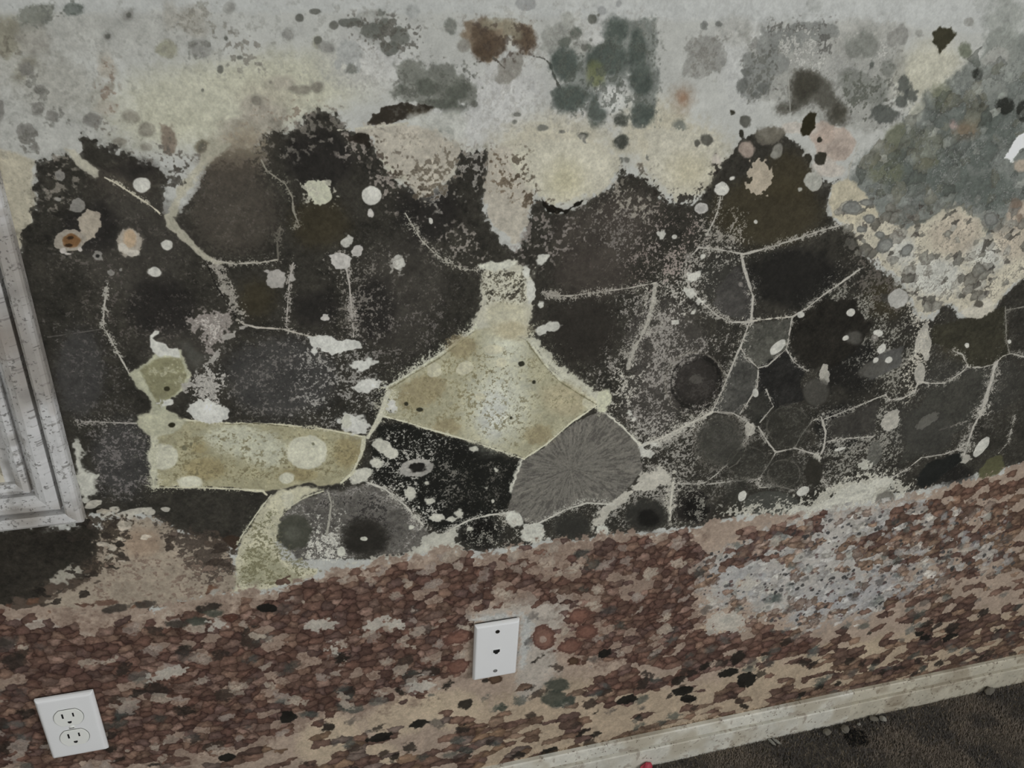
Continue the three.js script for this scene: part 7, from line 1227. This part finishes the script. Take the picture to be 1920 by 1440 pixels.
{
  const t = thing('phone_jack_plate', 'plain white wall plate with a single small black jack hole', 'wall plate', 0.2573, 0.3632, 0.004);
  mesh('mounting_box', box(-0.0325, 0.0325, -0.0545, 0.0545, -0.004, 0.0005), M.hole, t);
  mesh('cover_plate', plateGeometry(0.0705, 0.1145, 0.0064, 0.0042), M.plate, t);
  const j = mesh('jack_frame', box(-0.0072, 0.0072, -0.0062, 0.0062, 0.0062, 0.0068), M.plate, t);
  const k = new THREE.Shape(); k.moveTo(-0.0052, 0.004); k.lineTo(0.0052, 0.004); k.lineTo(0.0052, -0.001); k.lineTo(0.0022, -0.0032); k.lineTo(0.0022, -0.0048); k.lineTo(-0.0022, -0.0048); k.lineTo(-0.0022, -0.0032); k.lineTo(-0.0052, -0.001);
  mesh('jack_opening', new THREE.ExtrudeGeometry(k, { depth: 0.0004, bevelEnabled: false }).translate(0, 0, 0.0067), M.hole, j);
  for (const s of [1, -1]) {
    const c = mesh('screw', disc(0.0034, 0.0008, 0.0066), s > 0 ? M.contact : M.screw, t); c.position.y = s * 0.0415;
    mesh('slot', box(-0.0028, 0.0028, -0.0005, 0.0005, 0.0069, 0.00715), M.hole, c);
  }
}

// ------------------------------------------------------------------ carpet pile in view
{
  const g = new THREE.ConeGeometry(0.0011, 0.0085, 4, 1, true).translate(0, 0.00425, 0), n = 105000, im = new THREE.InstancedMesh(g, M.pile, n), m = new THREE.Matrix4(), q = new THREE.Quaternion(), e = new THREE.Euler(), v = new THREE.Vector3(), s = new THREE.Vector3(), c = new THREE.Color();
  seed = 4242; const p1 = hex('6b6258'), p2 = hex('4a4642'), p3 = hex('7b7061'), p4 = hex('8c887e');
  for (let i = 0; i < n; i++) {
    const x = -0.75 + 2.7 * rnd(), z = 0.0155 + 0.38 * rnd() * (0.4 + 0.6 * rnd());
    e.set((rnd() - 0.5) * 1.1, rnd() * 6.28, (rnd() - 0.5) * 1.1); q.setFromEuler(e);
    const worn = 0.7 * ss(0.15, 0.9, fbm(x * 11, z * 16 + 4, 2)), h = (0.65 + 0.5 * rnd()) * (1 - 0.45 * worn); s.set(1.1, h, 1.1); v.set(x, 0.002, z); m.compose(v, q, s); im.setMatrixAt(i, m);
    const f = fbm(x * 14 + 9, z * 14, 3), u = rnd(), w = ss(-0.5, 0.6, f); let k = [0, 1, 2].map((d) => p2[d] + (p1[d] - p2[d]) * w);
    if (Math.hypot((x - 0.985) / 0.026, (z - 0.05) / 0.02) < 1 + 0.3 * f) k = [0.09, 0.085, 0.08]; else if (u > 0.93) k = p3; else if (u > 0.985 - 0.02 * w) k = p4;
    const b = (0.8 + 0.4 * rnd()) * (1 - 0.4 * worn); c.setRGB(...k.map((d) => Math.min(0.9, toLin(d) * GAIN * b))); im.setColorAt(i, c);
  }
  im.name = 'carpet_pile'; im.userData = { kind: 'stuff', label: 'short matted dark brown carpet fibres along the baseboard', category: 'carpet' }; im.castShadow = im.receiveShadow = true; scene.add(im);
}
// ------------------------------------------------------------------ scraps on the carpet
function chip(name, label, category, m, x, z, lx, ly, lz, turn, sd, y = 0.006, group) {
  seed = sd; const g = new THREE.IcosahedronGeometry(1, 2), p = g.attributes.position;
  for (let i = 0; i < p.count; i++) { const d = 1 + 0.35 * vn(p.getX(i) * 2 + sd, p.getY(i) * 2 + p.getZ(i) * 1.7); p.setXYZ(i, p.getX(i) * d * lx, p.getY(i) * d * ly, p.getZ(i) * d * lz); }
  g.computeVertexNormals(); const o = mesh(name, g, m); o.position.set(x, y + ly, z); o.rotation.y = turn; o.userData = { label, category }; if (group) o.userData.group = group; return o;
}
chip('paint_chip', 'thin pale sliver of paint at the baseboard, left of its twin', 'paint chip', M.crumb, 0.8165, 0.0225, 0.0035, 0.0018, 0.009, 0.35, 3);
chip('paint_chip', 'thin pale sliver of paint at the baseboard, right of its twin', 'paint chip', M.crumb, 0.826, 0.0215, 0.0032, 0.0018, 0.0095, 0.45, 5);
chip('plaster_crumb', 'largest pale plaster crumb lying beside the baseboard joint', 'crumb', M.crumb, 1.066, 0.0285, 0.0065, 0.004, 0.006, 0.4, 8);
chip('plaster_crumb', 'flat grey plaster flake left of the largest crumb', 'crumb', M.lint, 1.049, 0.0235, 0.010, 0.003, 0.0055, -0.5, 9);
chip('plaster_crumb', 'tiny pale crumb below the joint between the boards', 'crumb', M.crumb, 1.012, 0.027, 0.004, 0.002, 0.003, 0.2, 14);
chip('dust_clump', 'round tan dust clump pressed against the baseboard far right', 'dust', M.lint, 1.336, 0.022, 0.011, 0.009, 0.007, 0.1, 21, 0.004);
chip('lint_tuft', 'pale tuft of lint on the carpet near the paint slivers', 'lint', M.lint, 0.936, 0.029, 0.008, 0.003, 0.006, 0.3, 25);
chip('lint_tuft', 'greyish tuft of lint between the paint slivers and the joint', 'lint', M.lint, 0.975, 0.032, 0.009, 0.004, 0.007, 0.9, 27);
chip('red_scrap', 'small red scrap touching the foot of the baseboard', 'scrap', M.red, 0.5545, 0.021, 0.011, 0.009, 0.006, 0.2, 31, 0.003);

renderer.render(scene, camera);
